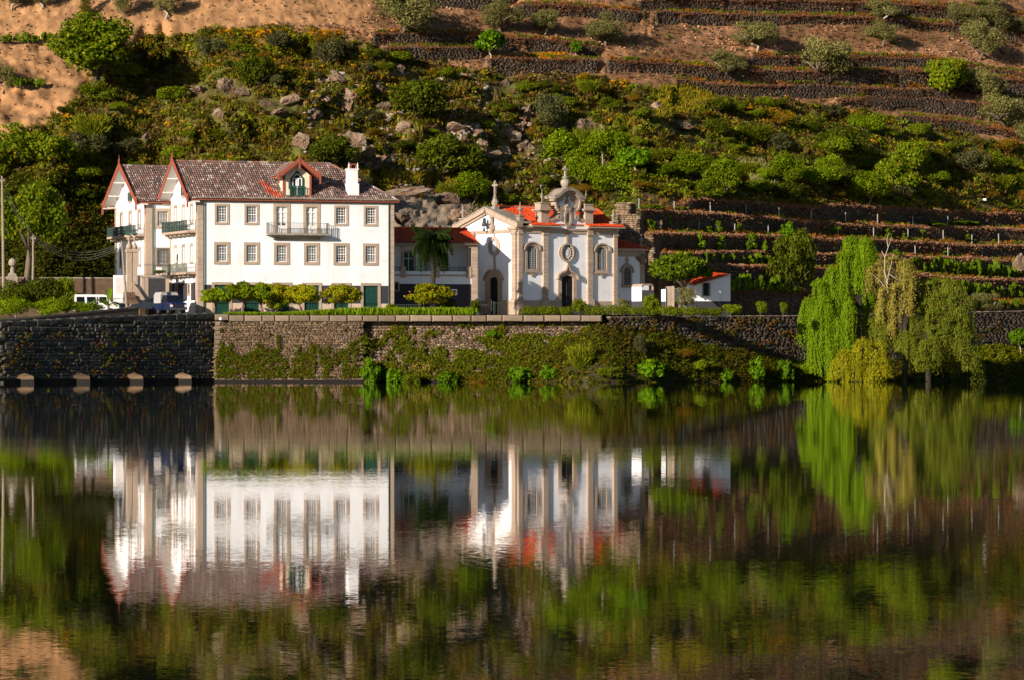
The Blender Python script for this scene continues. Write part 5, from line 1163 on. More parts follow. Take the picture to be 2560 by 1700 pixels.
# low white buttress
BT = empty('garden_pier', ((1619 - 1280) * 421.0 / FP, 421.0, GZ), A3, 'low white rounded masonry pier with a black base beside the chapel annex', 'pier'); FB = Face(BT, 0, 0)
a, b = FB.s(1603.5), FB.s(1634); zt_ = FB.z(1619, 711); zb_ = FB.z(1619, 753); mid_ = FB.s(1622); r_ = .25
o = MB(); o.prism([(a, zb_), (mid_, zb_), (mid_, zt_), (a + r_, zt_), (a, zt_ - r_)], 0, 1.6); o.prism([(mid_, zb_), (b - .14, zb_), (b - .14, zt_ - .1), (mid_, zt_ - .02)], .5, 1.6); FB.part('pier', o, M['plaster'])
o = MB(); o.box(a - .01, mid_ + .01, -.01, 1.6, 0, zb_); o.box(mid_, b - .14, .49, 1.6, 0, zb_); FB.part('base', o, M['dado'])
o = MB(); o.band([(a + .02, zt_ - r_), (a + .2, zt_ - .02), (mid_, zt_ + .02), (b - .25, zt_ - .02), (b - .06, zt_ - .25), (b - .04, .0)], .13, -.03, 1.6); FB.part('coping', o, M['granite'])

# ================================================================== WHITE SHED
SHD = empty('shed', ((1700 - 1280) * 404.0 / FP, 404.0, GZ), R(20), 'small white shed with dark base, barred window and a strip of red roof', 'shed'); FS = Face(SHD, 0, 0)
x0, x1, x2 = FS.s(1688), FS.s(1741), FS.s(1826); zc = FS.z(1780, 753); zr1 = FS.z(1826, 687); zr0 = FS.z(1741, 712); zl = FS.z(1700, 722)
o = MB(); o.prism([(x1, zc), (x2, zc), (x2, zr1), (x1, zr0)], 0, 3.6); o.prism([(x0, zc), (x1 - .01, zc), (x1 - .01, zr0 - .25), (x0, zl)], .5, 3.6); FS.part('wall', o, M['plaster'])
o = MB(); o.box(x1, x2 + .01, -.01, 3.6, 0, zc); o.box(x0, x1, .49, 3.6, 0, zc); FS.part('base', o, M['dado'])
L_s = math.hypot(x2 - x1, zr1 - zr0)
slope(SHD, 'roof', (x1 - .3, -.12, zr0 - .02), (x2 - x1, 0, zr1 - zr0), (0, 1, .06), [(0, 0), (L_s + .3, 0), (L_s + .3, 3.8), (0, 3.8)], 'red', 95)
w0, w1 = FS.s(1755.5), FS.s(1775.5); za, zb = FS.z(1765, 707), FS.z(1765, 741); o = MB(); o.ring([(w0, zb), (w0, za), (w1, za), (w1, zb)], [(w0 + .1, zb + .1), (w0 + .1, za - .04), (w1 - .18, za - .04), (w1 - .18, zb + .1)], -.07, 0, True, 30); wo = FS.part('window', o, M['granite_grey'])
o = MB(); o.box(w0 + .1, w1 - .18, -.02, -.01, zb + .1, za - .04); o.build('pane', M['glass_dark'], wo); o = MB()
for k in range(1, 5): x = lerp(w0 + .1, w1 - .18, k / 5); o.box(x - .012, x + .012, -.05, -.03, zb + .1, za - .04)
o.build('grille', M['iron'], wo)
o = MB(); xg = FS.s(1678); o.box(xg - .42, xg + .1, -.2, .4, 0, FS.z(1678, 716)); o.box(xg + .1, xg + .24, -.24, .4, 0, FS.z(1678, 715)); FS.part('gate_post', o, M['granite'])
o = MB(); xg = FS.s(1665); o.box(xg - .03, xg + .03, -.1, -.04, 0, FS.z(1665, 716)); o.box(xg - .03, xg + .7, -.09, -.05, .3, FS.z(1665, 722)); FS.part('gate', o, M['door_green'])
# shed's side passage wall in shade
o = MB(); o.box(FS.s(1636), FS.s(1664), 3.0, 3.3, 0, 2.6); FS.part('passage_wall', o, M['dado'])

# ================================================================== VEHICLES (only their upper halves rise above the river wall)
def wheel(parent, x, y, z, r=.34, w=.22):
    o = MB(); n = 20; pr = [(w / 2, r * .72), (w / 2, r), (-w / 2, r), (-w / 2, r * .72)]; vs = []; 
    for k in range(n):
        a = 2 * math.pi * k / n
        for q, rr in ((-w / 2, r * .6), (-w / 2, r), (w / 2, r), (w / 2, r * .6)): vs.append((x + q, y + rr * math.cos(a), z + rr * math.sin(a)))
    fs = [(4 * k + j, 4 * k + (j + 1) % 4, 4 * ((k + 1) % n) + (j + 1) % 4, 4 * ((k + 1) % n) + j) for k in range(n) for j in range(4)]; o.add(vs, fs); t = o.build('wheel', M['rubber'], parent)
    o = MB(); o.add([(x, y + r * .6 * math.cos(2 * math.pi * k / n), z + r * .6 * math.sin(2 * math.pi * k / n)) for k in range(n)], [tuple(range(n))]); o.build('rim', M['pole_metal'], t)
def at(px, Y, z): return ((px - 1280) * Y / FP, Y, z)
PK = empty('pickup_truck', at(427, 397.5, GZ + .12), R(24), 'blue pickup truck with a grey canvas cover, nose towards the river wall', 'pickup truck')
Wd = .84
def solid(prof, w0, w1, m, name, parent, y=None):
    o = MB(); o.prism_x(prof, w0, w1); return o.build(name, M[m], parent)
body = solid([(-2.25, .45), (-2.25, .95), (-2.15, 1.08), (-1.25, 1.18), (2.3, 1.18), (2.3, .45)], -Wd, Wd, 'car_blue', 'body', PK)
o = MB(); b0, b1 = [(-1.3, 1.16), (-.75, 1.85), (.35, 1.88), (.4, 1.16)], None
o.add([(-Wd, -1.3, 1.16), (Wd, -1.3, 1.16), (Wd, .4, 1.16), (-Wd, .4, 1.16), (-Wd + .12, -.72, 1.84), (Wd - .12, -.72, 1.84), (Wd - .12, .35, 1.88), (-Wd + .12, .35, 1.88)], [(0, 1, 5, 4), (1, 2, 6, 5), (2, 3, 7, 6), (3, 0, 4, 7), (4, 5, 6, 7)]); cab = o.build('cab', M['car_blue'], PK)
o = MB(); o.add([(-Wd + .09, -1.26, 1.22), (Wd - .09, -1.26, 1.22), (Wd - .19, -.775, 1.78), (-Wd + .19, -.775, 1.78)], [(0, 1, 2, 3)]); o.build('windscreen', M['glass_dark'], cab)
for s in (-1, 1):
    o = MB(); o.add([(s * (Wd + .008), -1.1, 1.22), (s * (Wd + .008), .3, 1.22), (s * (Wd - .105), .28, 1.78), (s * (Wd - .105), -.72, 1.78)], [(0, 1, 2, 3)]); o.build('side_window', M['glass_dark'], cab)
    o = MB(); o.box(s * Wd + (0 if s > 0 else -.22), s * Wd + (.22 if s > 0 else 0), -1.15, -1.05, 1.22, 1.42); o.build('mirror', M['rubber'], cab)
    o = MB(); o.box(s * .72 - .12, s * .72 + .12, -2.29, -2.2, .7, .9); o.build('headlight', M['lamp_clear'], body)
    o = MB(); o.box(s * .78 - .07, s * .78 + .07, -2.3, -2.2, .92, 1.0); o.build('indicator', M['lamp_orange'], body)
    for yy in (-1.45, 1.45): wheel(PK, s * .74, yy, .34)
o = MB(); o.box(-.5, .5, -2.28, -2.2, .68, .92); o.build('grille', M['rubber'], body); o = MB(); o.box(-Wd, Wd, -2.36, -2.24, .42, .6); o.build('bumper', M['iron'], body)
o = MB(); o.prism([(-Wd - .03, 1.1), (Wd + .03, 1.1), (Wd + .03, 1.85), (Wd - .12, 2.12), (-Wd + .12, 2.12), (-Wd - .03, 1.85)], .42, 2.35); cv = o.build('canvas_cover', M['canvas'], PK)
for yy in (.42, 1.05, 1.7, 2.33): o = MB(); o.band([(-Wd - .04, 1.15), (-Wd - .04, 1.86), (-Wd + .11, 2.14), (Wd - .11, 2.14), (Wd + .04, 1.86), (Wd + .04, 1.15)], .05, yy - .03, yy + .03); o.build('hoop', M['canvas'], cv)
def car(name, loc, rz, label, m, Lh=2.1, w=.82, h1=.95, h2=1.42, estate=False, van=False):
    c = empty(name, loc, rz, label, 'car' if not van else 'van')
    if van: prof = [(-Lh, .4), (-Lh, .95), (-Lh + .7, 1.1), (-Lh + 1.2, 1.85), (-Lh + 1.5, 1.95), (Lh - .05, 1.95), (Lh, 1.8), (Lh, .4)]
    else: prof = [(-Lh, .35), (-Lh, .72), (-Lh + .9, .9), (-Lh + 1.35, .95), (-Lh + 1.95, h2), (Lh - 1.5, h2), (Lh - .85, .97), (Lh - .05, .92), (Lh, .35)]
    b = solid(prof, -w, w, m, 'body', c)
    for s in (-1, 1):
        o = MB(); x = s * (w + .006)
        if van:
            for y0, y1 in ((-Lh + 1.15, -Lh + 1.95), (-Lh + 2.1, -.1), (.05, 1.0), (1.15, Lh - .15)): o = MB(); o.add([(x, y0 + .02, 1.15), (x, y1, 1.15), (x, y1, 1.72), (x, y0 + .1, 1.72)], [(0, 1, 2, 3)]); o.build('side_window', M['glass_dark'], b)
        else:
            for y0, y1, t0, t1 in ((-Lh + 1.5, -.25, .42, 0), (-.15, Lh - 1.15, 0, .35)): o = MB(); o.add([(x, y0, 1.0), (x, y1, 1.0), (x, y1 - t1, h2 - .08), (x, y0 + t0, h2 - .08)], [(0, 1, 2, 3)]); o.build('side_window', M['glass_dark'], b)
        for yy in (-Lh + .8, Lh - .8): wheel(c, s * (w - .1), yy, .32)
        o = MB(); o.box(s * .62 - .14, s * .62 + .14, -Lh - .02, -Lh + .05, .6, .75); o.build('headlight', M['lamp_clear'], b); o = MB(); o.box(s * .68 - .1, s * .68 + .1, Lh - .05, Lh + .02, .7, .9); o.build('tail_light', M['lamp_orange'], b)
    o = MB()
    if van: o.add([(-w + .08, -Lh + .72, 1.14), (w - .08, -Lh + .72, 1.14), (w - .1, -Lh + 1.17, 1.8), (-w + .1, -Lh + 1.17, 1.8)], [(0, 1, 2, 3)])
    else: o.add([(-w + .06, -Lh + 1.38, 1.0), (w - .06, -Lh + 1.38, 1.0), (w - .1, -Lh + 1.92, h2 - .03), (-w + .1, -Lh + 1.92, h2 - .03)], [(0, 1, 2, 3)])
    o.build('windscreen', M['glass_dark'], b); return c
car('parked_car', at(378, 400.2, GZ + .35), R(-78), 'dark blue grey saloon car parked behind the pickup near the steps', 'car_grey')
vn = car('parked_van', at(238, 399, GZ + .1), R(108), 'white van parked behind the banana plant and garden hedge', 'car_white', 2.15, .85, van=True)
o = MB(); o.box(-.4, .4, 1.0, 1.6, 1.95, 2.12); o.build('roof_box', M['rubber'], vn)
car('parked_car', at(308, 400.5, GZ - .1), R(95), 'pale grey car mostly hidden behind the wall end below the stone steps', 'canvas', 1.2)

# ================================================================== POLES, WIRES, GARDEN WALLS, FINIAL
def pole(px, y_top, y_bot, Y, r, label, lean=0.0, m='pole_wood', px2=None, arm=False):
    x, _, z0 = P(px, y_bot, Y); z1 = P(px, y_top, Y)[2]; o = MB(); dx = ((px2 or px) - px) * Y / FP
    o.tube([(0, 0, 0), (dx * .55 + .03, 0, (z1 - z0) * .5), (dx, 0, z1 - z0)], [r, r * .85, r * .62], 8)
    ob = o.build('utility_pole', M[m], loc=(x, Y, z0)); tag(ob, label, 'pole')
    if arm: o = MB(); o.box(dx - .25, dx + .25, -.06, .06, z1 - z0 - .5, z1 - z0 - .4); o.lathe([(.04, z1 - z0 - .4), (.06, z1 - z0 - .3), (.02, z1 - z0 - .22)], dx + .2, 0, 6); o.lathe([(.04, z1 - z0 - .4), (.06, z1 - z0 - .3), (.02, z1 - z0 - .22)], dx - .2, 0, 6); o.build('crossarm', M[m], ob)
    return Vector((x + dx, Y, z1))
t1 = pole(9, 440, 745, 398, .15, 'tall pale utility pole at the far end of the road, with slack wires', m='pole_wood', px2=5, arm=True)
t2 = pole(81, 585, 745, 402, .13, 'shorter wooden utility pole beside the round green tree', px2=83, arm=True)
t3 = pole(317, 602, 768, 393, .13, 'leaning wooden pole in front of the entrance steps', px2=304, arm=False)
pole(1507, 310, 420, float(hill_Y(1507, 420)[0]) - .3, .10, 'thin lone wooden pole on the hillside above the bright green bushes', px2=1503)
def wire(a, b, sag): 
    return [tuple(a.lerp(b, k / 14) - Vector((0, 0, sag * 4 * (k / 14) * (1 - k / 14)))) for k in range(15)]
hook = Vector(P(285, 622, 409)); o = MB()
for k in range(4): o.tube(wire(t2 + Vector((0, 0, -.1 - .12 * k)), hook + Vector((0, 0, .3 - .16 * k)), 1.1 + .12 * k), .018, 4)
tag(o.build('electric_wires', M['iron_pale']), 'bundle of slack electric wires from the short pole to the white house', 'wires')
o = MB()
for k in range(3): o.tube(wire(t1 + Vector((0, 0, -.2 - .5 * k)), t2 + Vector((0, 0, -.1 * k)), .5), .018, 4)
tag(o.build('electric_wires', M['iron_pale']), 'slack electric wires between the two utility poles', 'wires')
# garden wall behind the hedge, and stone finial on it
def low_wall(name, p0, p1, z0, z1, th, label, m='plaster_weathered', cap='granite_grey', y_cap=.12):
    a = math.atan2(p1[1] - p0[1], p1[0] - p0[0]); L = math.hypot(p1[0] - p0[0], p1[1] - p0[1]); r = empty(name, (*p0, z0), a, label, 'wall')
    o = MB(); o.box(0, L, 0, th, 0, z1 - z0 - y_cap); o.build('masonry', M[m], r); n = max(1, int(L / 1.4))
    for k in range(n): o = MB(); o.cham(L * k / n + .01, L * (k + 1) / n - .01, -.06, th + .06, z1 - z0 - y_cap, z1 - z0, .02); o.build('coping_block', M[cap], r)
    return r
a = P(-60, 700, 406); b = P(285, 690, 408)
low_wall('garden_wall', a[:2], b[:2], GZ, P(150, 693, 407)[2], .4, 'weathered garden wall behind the hedge and the white van', 'stone_block')
RWa, RWb = (-51.0, 375.0), (-35.0, 391.0); rwz = lambda t: 5.25 + 1.85 * t
RW = empty('roadside_wall', (*RWa, 4.2), math.atan2(16, 16), 'low shaded parapet wall on the far side of the river road', 'wall'); _L = math.hypot(16, 16)
o = MB(); o.prism([(0, -.5), (_L, -.5), (_L, rwz(1) - 4.2 - .16), (0, rwz(0) - 4.2 - .16)], 0, .4); o.build('masonry', M['stone_dark'], RW)
for k in range(16): o = MB(); t0, t1 = k / 16 + .0008, (k + 1) / 16 - .0008; z0, z1 = rwz(t0) - 4.2, rwz(t1) - 4.2; o.prism([(_L * t0, z0 - .16), (_L * t1, z1 - .16), (_L * t1, z1), (_L * t0, z0)], -.07, .47); o.build('coping_block', M['stone_dark'], RW)
o = MB(); o.box(_L - .1, _L + .6, -.1, 3.0, 0, rwz(1) - 4.35); o.build('wall_end', M['stone_block'], RW)
o = MB(); x, y, z = P(31, 693, 405); o.box(-.55, .55, -.4, .4, -2, .1); o.box(-.4, .4, -.3, .3, .1, .35); o.lathe([(.3, .35), (.2, .6), (.22, .8), (.12, 1.0), (.34, 1.2), (.4, 1.45), (.3, 1.7), (.12, 1.85)], 0, 0, 12)
tag(o.build('stone_finial', M['granite_grey'], loc=(x, y, z)), 'round stone ball finial on a carved pier by the tall utility pole', 'finial')
# iron fences in the garden
def fence(px0, px1, Y, y0, y1, label, m='iron', step=.2, group=None):
    a = P(px0, y0, Y); b = P(px1, y0, Y); L = b[0] - a[0]; z1 = P(px0, y1, Y)[2] - GZ; r = empty('iron_fence', (a[0], Y, GZ), 0, label, 'fence', group)
    o = MB(); n = int(L / step)
    for k in range(n + 1): o.box(k * step - .011, k * step + .011, -.011, .011, 0, z1)
    o.box(0, L, -.015, .015, z1 - .1, z1 - .07); o.box(0, L, -.015, .015, .1, .13); tag(o.build('railing', M[m], r), kind=None)
    for k in range(int(L / 2.4) + 1): o = MB(); o.box(k * 2.4 - .035, k * 2.4 + .035, -.035, .035, 0, z1 + .25); o.build('post', M[m], r)
    return r
fence(985, 1225, 399, 785, 760, 'thin iron garden fence behind the tall grass bed in front of the wing')
fence(1228, 1290, 401, 785, 755, 'short iron fence and gate post in front of the chapel side door')
fence(1328, 1470, 393, 787, 779, 'low green mesh fence at the quay edge before the chapel door')
for px, y in ((1235, 755), (1467, 762), (1740, 752), (1820, 765)):
    o = MB(); x, Yq, _ = P(px, y, 396); h = P(px, y, 396)[2] - GZ; o.tube([(0, 0, 0), (0, 0, h)], .03, 6); o.lathe([(.05, h), (.06, h + .05), (.01, h + .08)], 0, 0, 6); tag(o.build('fence_post', M['green_paint'], loc=(x, Yq, GZ)), {1235: 'thin green post by the chapel side door', 1467: 'thin green post beside the chapel portal hedge', 1740: 'thin post in the bushes before the white shed', 1820: 'thin post at the corner of the white shed'}[px], 'post')
# floodlight and drains on the quay
o = MB(); o.lathe([(.05, 0), (.14, .05), (.14, .25), (.05, .3)], 0, 0, 10); x, y, z = P(552, 801, 387.0); tag(o.build('quay_lamp', M['white_box'], loc=(x, 386.9, z)), 'small round white lamp fixed at the corner of the sunlit quay wall', 'lamp')
# rows of vineyard posts
ORD = ['first', 'second', 'third', 'fourth', 'fifth', 'sixth', 'seventh', 'eighth', 'ninth', 'tenth', 'eleventh', 'twelfth', 'thirteenth', 'fourteenth', 'fifteenth', 'sixteenth', 'seventeenth', 'eighteenth', 'nineteenth', 'twentieth']
def post_row(spec, group, lbl):
    for i, (px, yt, yb) in enumerate(spec):
        Y = float(hill_Y(px, yb)[0]) - .15; x, _, z = P(px, yb, Y); h = P(px, yt, Y)[2] - z; o = MB(); l = random.uniform(-.04, .04); o.tube([(0, 0, -.2), (l, 0, h)], .06, 5); o.box(l - .05, l + .05, -.02, .02, h - .12, h - .08)
        tag(o.build('vineyard_post', M['pole_metal'], loc=(x, Y, z)), ORD[i] + ' ' + lbl, 'post', group)
post_row([(1597, 496, 524), (1686, 503, 528), (1776, 506, 533), (1865, 511, 537), (1948, 518, 546), (2028, 526, 553), (2114, 531, 558), (2194, 535, 561), (2282, 539, 563), (2369, 540, 564), (2448, 538, 564), (2505, 541, 565)], 'vine posts along the highest terrace', 'thin metal vine post from the chapel side on the highest terrace')
post_row([(1747, 553, 578), (1837, 559, 585), (1920, 560, 586), (2013, 566, 587), (2095, 568, 588), (2184, 569, 596), (2270, 572, 597), (2358, 575, 602), (2430, 586, 614), (2497, 584, 614)], 'vine posts along the second terrace', 'thin metal vine post from the chapel side, second terrace from the top')
post_row([(1812, 599, 622), (2288, 614, 639), (2370, 618, 643), (2455, 619, 645)], 'vine posts along the third terrace', 'thin metal vine post from the chapel side, third terrace from the top')
o = MB(); x, Y, z = 0, 0, 0; yb = 528; Y = float(hill_Y(1648, 574)[0]) - .3; x, _, z = P(1648, 574, Y); o.prism([(-.35, 0), (.35, 0), (.3, .95), (.1, 1.05), (-.3, .9)], -.2, .2); tag(o.build('standing_stone', M['rock'], loc=(x, Y, z)), 'upright pale stone slab standing on the second vineyard terrace', 'stone')
# small white tank at the right edge of the scrub
Y = float(hill_Y(2460, 505)[0]) - .3; x, _, z = P(2460, 502, Y); o = MB(); o.cham(-.28, .28, -.2, .2, 0, .3, .05); o.box(-.3, -.12, -.22, .2, .0, .2); tag(o.build('plastic_box', M['white_box'], loc=(x, Y, z)), 'small white and blue box lying on the dry grass above the vineyard', 'box')

# ================================================================== FOLIAGE
def leaf_quads(pos, nrm, size, aspect, r, droop=0.0, axis=None):
    n = len(pos); nrm = nrm / (np.linalg.norm(nrm, axis=1)[:, None] + 1e-9)
    a = r.normal(size=(n, 3)) if axis is None else axis + r.normal(size=(n, 3)) * .25; a[:, 2] -= droop
    a -= nrm * (a * nrm).sum(1)[:, None]; a /= np.linalg.norm(a, axis=1)[:, None] + 1e-9; b = np.cross(nrm, a)
    s = (size * (.6 + .8 * r.random(n)))[:, None] if np.isscalar(size) else size[:, None]
    L = a * s; Wd_ = b * s * aspect
    V = np.stack([pos - L * .5, pos + Wd_ * .5 + L * .05, pos + L * .55, pos - Wd_ * .5 + L * .05], 1)
    return V
def quadsF(n): return np.arange(n * 4).reshape(-1, 4)
def rdir(n, r): d = r.normal(size=(n, 3)); return d / np.linalg.norm(d, axis=1)[:, None]
def cloud(lobes, n, size, aspect, col, r, var=.28, hue=.12, hollow=.55, tips=None, tip_p=.0, droop=.0, outward=1.0):
    """leaves spread through a set of lobes (x,y,z,rx,ry,rz)"""
    L = np.array(lobes, float); wgt = L[:, 3] * L[:, 5]; k = r.choice(len(L), n, p=wgt / wgt.sum()); d = rdir(n, r); q = (hollow + (1 - hollow) * r.random(n) ** .6)
    q *= 1 + .18 * (vnoise(d[:, 0] * 3 + 7 + k, d[:, 2] * 3 + 9 + d[:, 1] * 2, 5) - .5) * 2
    pos = L[k, :3] + d * L[k, 3:6] * q[:, None]
    nrm = d * outward + r.normal(size=(n, 3)) * .75 + np.array((0, 0, .25))
    V = leaf_quads(pos, nrm, size, aspect, r, droop)
    lobec = 1 + (r.random(len(L)) - .5) * var; c = np.array(col)[None] * (1 + (r.random((n, 1)) - .5) * var * 1.3) * lobec[k][:, None] * (1 + (r.random((n, 3)) - .5) * hue)
    if tips is not None: m = r.random(n) < tip_p; c[m] = np.array(tips) * (1 + (r.random((m.sum(), 1)) - .5) * .3)
    return V, np.repeat(c, 4, 0)
def crown_lobes(rx, ry, rz, n, lr, r, cz=0.0, low=-.6):
    out = [(0, 0, cz, rx * .55, ry * .55, rz * .55)]
    while len(out) < n:
        d = rdir(1, r)[0]
        if d[2] < low: continue
        q = .55 + .18 * r.random(); s = lr * (.7 + .6 * r.random()); out.append((d[0] * rx * q, d[1] * ry * q, cz + d[2] * rz * q, s * rx, s * ry, s * rz * .9))
    return out
def add_core(V, c, lobes, r, col, k=.55):
    return V, c
# colours: real leaf colours
OL = (0.165, 0.175, 0.095); GR = (0.060, 0.125, 0.014); DG = (0.032, 0.060, 0.010); LG = (0.066, 0.135, 0.008); YELC = (0.115, 0.175, 0.012); BR = (0.075, 0.085, 0.020); GREYC = (0.040, 0.060, 0.09)
PRO = {}
def proto(kind, i):
    """unit plants: crown about 1 wide; returned as (crown mesh, trunk mesh or None)"""
    key = (kind, i)
    if key in PRO: return PRO[key]
    r = np.random.default_rng(abs(hash(kind)) % 1 + i * 17 + {'olive': 1, 'broad': 2, 'bush': 3, 'darkbush': 4, 'bright': 5, 'broom': 6, 'orange': 7, 'fig': 8, 'cypress': 9, 'umbrella': 10, 'vine': 11, 'hedge': 12, 'yellow': 13, 'greybush': 14, 'brownbush': 15, 'round': 16}[kind] * 1000)
    rr = random.Random(i * 31 + len(kind)); tm = None; H_ = 1.0
    def trunk(h, rad, spread, nb=4, m='bark', lean=.08):
        o = MB(); top = (lean * rr.uniform(-1, 1), lean * rr.uniform(-1, 1), h)
        o.tube([(0, 0, -.12), (lean * rr.uniform(-.5, .5), 0, h * .5), top], [rad * 1.35, rad, rad * .8], 7)
        for k in range(nb):
            a = 2 * math.pi * k / nb + rr.random(); e = (top[0] + spread * math.cos(a), top[1] + spread * math.sin(a), h + spread * rr.uniform(.6, 1.1))
            mid = ((top[0] + e[0]) / 2, (top[1] + e[1]) / 2, (h + e[2]) / 2 + .03); o.tube([top, mid, e], [rad * .7, rad * .5, rad * .22], 5)
        return o.mesh('trunk', M[m], True)
    if kind == 'olive':
        lobes = crown_lobes(.5, .48, .42, 13, .40, r, .46, -.8); lobes = [(q[0] * r.uniform(.8, 1.25), q[1], q[2] * r.uniform(.85, 1.12)) + q[3:] for q in lobes]; V, c = cloud(lobes, 6000, .044, .42, (0.080, 0.112, 0.15), r, .5, .10, .45, (0.125, 0.168, 0.26), .3); tm = trunk(.20, .035, .25, 5, 'bark_pale' if i % 2 else 'bark', .16)
    elif kind == 'broad':
        lobes = crown_lobes(.5, .48, .42, 18, .38, r, .56); V, c = cloud(lobes, 6500, .045, .62, GR, r, .34, .12, .5, (0.13, 0.20, 0.02), .15); tm = trunk(.22, .03, .25, 5)
    elif kind == 'bright':
        lobes = crown_lobes(.5, .48, .44, 16, .40, r, .46); V, c = cloud(lobes, 4200, .050, .6, LG, r, .32, .12, .5, (0.09, 0.19, 0.015), .25); tm = trunk(.18, .022, .2, 4)
    elif kind == 'bush':
        lobes = crown_lobes(.5, .45, .36, 14, .36, r, .30, -.3); V, c = cloud(lobes, 3800, .054, .55, GR, r, .4, .14, .45, (0.10, 0.12, 0.02), .2); tm = trunk(.08, .02, .25, 5)
    elif kind == 'darkbush':
        lobes = crown_lobes(.5, .45, .38, 14, .36, r, .32, -.3); V, c = cloud(lobes, 4200, .050, .55, DG, r, .4, .14, .45, (0.06, 0.10, 0.015), .15); tm = trunk(.08, .02, .25, 5)
    elif kind == 'greybush':
        lobes = crown_lobes(.5, .46, .46, 16, .34, r, .40, -.4); V, c = cloud(lobes, 3200, .053, .5, GREYC, r, .34, .1, .5, (0.065, 0.09, 0.16), .25); tm = trunk(.1, .02, .25, 4)
    elif kind == 'brownbush':
        lobes = crown_lobes(.5, .46, .36, 12, .34, r, .30, -.4); V, c = cloud(lobes, 3200, .053, .3, BR, r, .5, .2, .35, (0.15, 0.085, 0.03), .35); tm = trunk(.08, .02, .3, 6)
    elif kind == 'round':
        lobes = crown_lobes(.5, .48, .55, 18, .33, r, .55, -.8); V, c = cloud(lobes, 4200, .050, .5, (0.045, 0.07, 0.10), r, .34, .1, .5, (0.07, 0.10, 0.19), .25); tm = trunk(.1, .025, .2, 4)
    elif kind == 'broom':
        n = 3200; a = r.random(n) * 6.283; q = np.sqrt(r.random(n)) * .16; base = np.stack([q * np.cos(a), q * np.sin(a), r.random(n) * .35], -1)
        d = np.stack([np.cos(a) * (.25 + .55 * r.random(n)), np.sin(a) * (.25 + .55 * r.random(n)), .6 + .5 * r.random(n)], -1); ln = .07 + .13 * r.random(n)
        pos = base + d * (.10 + .42 * r.random(n))[:, None]; V = leaf_quads(pos, np.cross(d, rdir(n, r)), ln, .16, r, 0, d * 3)
        c = np.repeat(np.array((0.07, 0.115, 0.022))[None] * (1 + (r.random((n, 1)) - .5) * .6), 4, 0); 
    elif kind == 'yellow':
        lobes = crown_lobes(.5, .45, .30, 12, .34, r, .26, -.3); V, c = cloud(lobes, 3000, .05, .5, (0.10, 0.12, 0.02), r, .4, .14, .45, (0.28, 0.20, 0.015), .30)
    elif kind == 'orange':
        lobes = crown_lobes(.5, .46, .30, 26, .24, r, .44, -.7); lobes = [(a * (1.12 + .2 * r.random()), b, c, d, e, f) for a, b, c, d, e, f in lobes]; V, c = cloud(lobes, 5500, .050, .6, YELC if i % 2 else (0.070, 0.145, 0.012), r, .34, .12, .5, (0.17, 0.20, 0.02), .18 if i % 2 else .06); tm = trunk(.22, .030, .22, 5, 'bark', .05)
    elif kind == 'fig':
        lobes = crown_lobes(.5, .46, .42, 20, .24, r, .42, -.5); V, c = cloud(lobes, 2000, .085, .8, (0.045, 0.135, 0.010), r, .36, .12, .6, (0.075, 0.175, 0.02), .2); tm = trunk(.15, .022, .3, 6, 'bark_pale')
    elif kind == 'cypress':
        lobes = [(0.03 * math.sin(k), 0.03 * math.cos(k * 2), .12 + .13 * k, .42 * (1 - abs(k - 3.4) / 12), .42 * (1 - abs(k - 3.4) / 12), .16) for k in range(14)]; V, c = cloud(lobes, 3600, .07, .4, (0.045, 0.065, 0.014), r, .3, .1, .5); tm = trunk(.1, .03, .05, 3)
    elif kind == 'umbrella':
        lobes = crown_lobes(.5, .48, .24, 30, .20, r, .40, -.25); V, c = cloud(lobes, 6000, .042, .62, (0.032, 0.075, 0.010), r, .4, .12, .45, (0.075, 0.14, 0.02), .22); tm = trunk(.20, .025, .28, 6)
    elif kind == 'vine':
        lobes = [(r.uniform(-.42, .42), r.uniform(-.1, .1), r.uniform(.15, .62), .15, .13, .13) for _ in range(11)]; V, c = cloud(lobes, 620, .12, .85, (0.050, 0.125, 0.012), r, .4, .12, .5, (0.09, 0.18, 0.02), .25)
        o = MB(); o.tube([(0, 0, -.1), (.04, .02, .25), (.02, 0, .5)], [.035, .025, .015], 5); o.tube([(.04, .02, .25), (.3, .02, .55)], [.02, .008], 4); o.tube([(.04, .02, .3), (-.3, .0, .6)], [.02, .008], 4); tm = o.mesh('stem', M['bark'])
    elif kind == 'hedge':
        lobes = [(x, r.uniform(-.1, .1), .2 + r.uniform(-.03, .08), .16, .28, .20) for x in np.linspace(-.42, .42, 9)]; V, c = cloud(lobes, 3000, .045, .5, (0.060, 0.115, 0.012), r, .3, .12, .5, (0.10, 0.16, 0.02), .25)
    PRO[key] = (np_mesh('crown', V.reshape(-1, 3), quadsF(len(V)), M['leaf'], c), tm); return PRO[key]

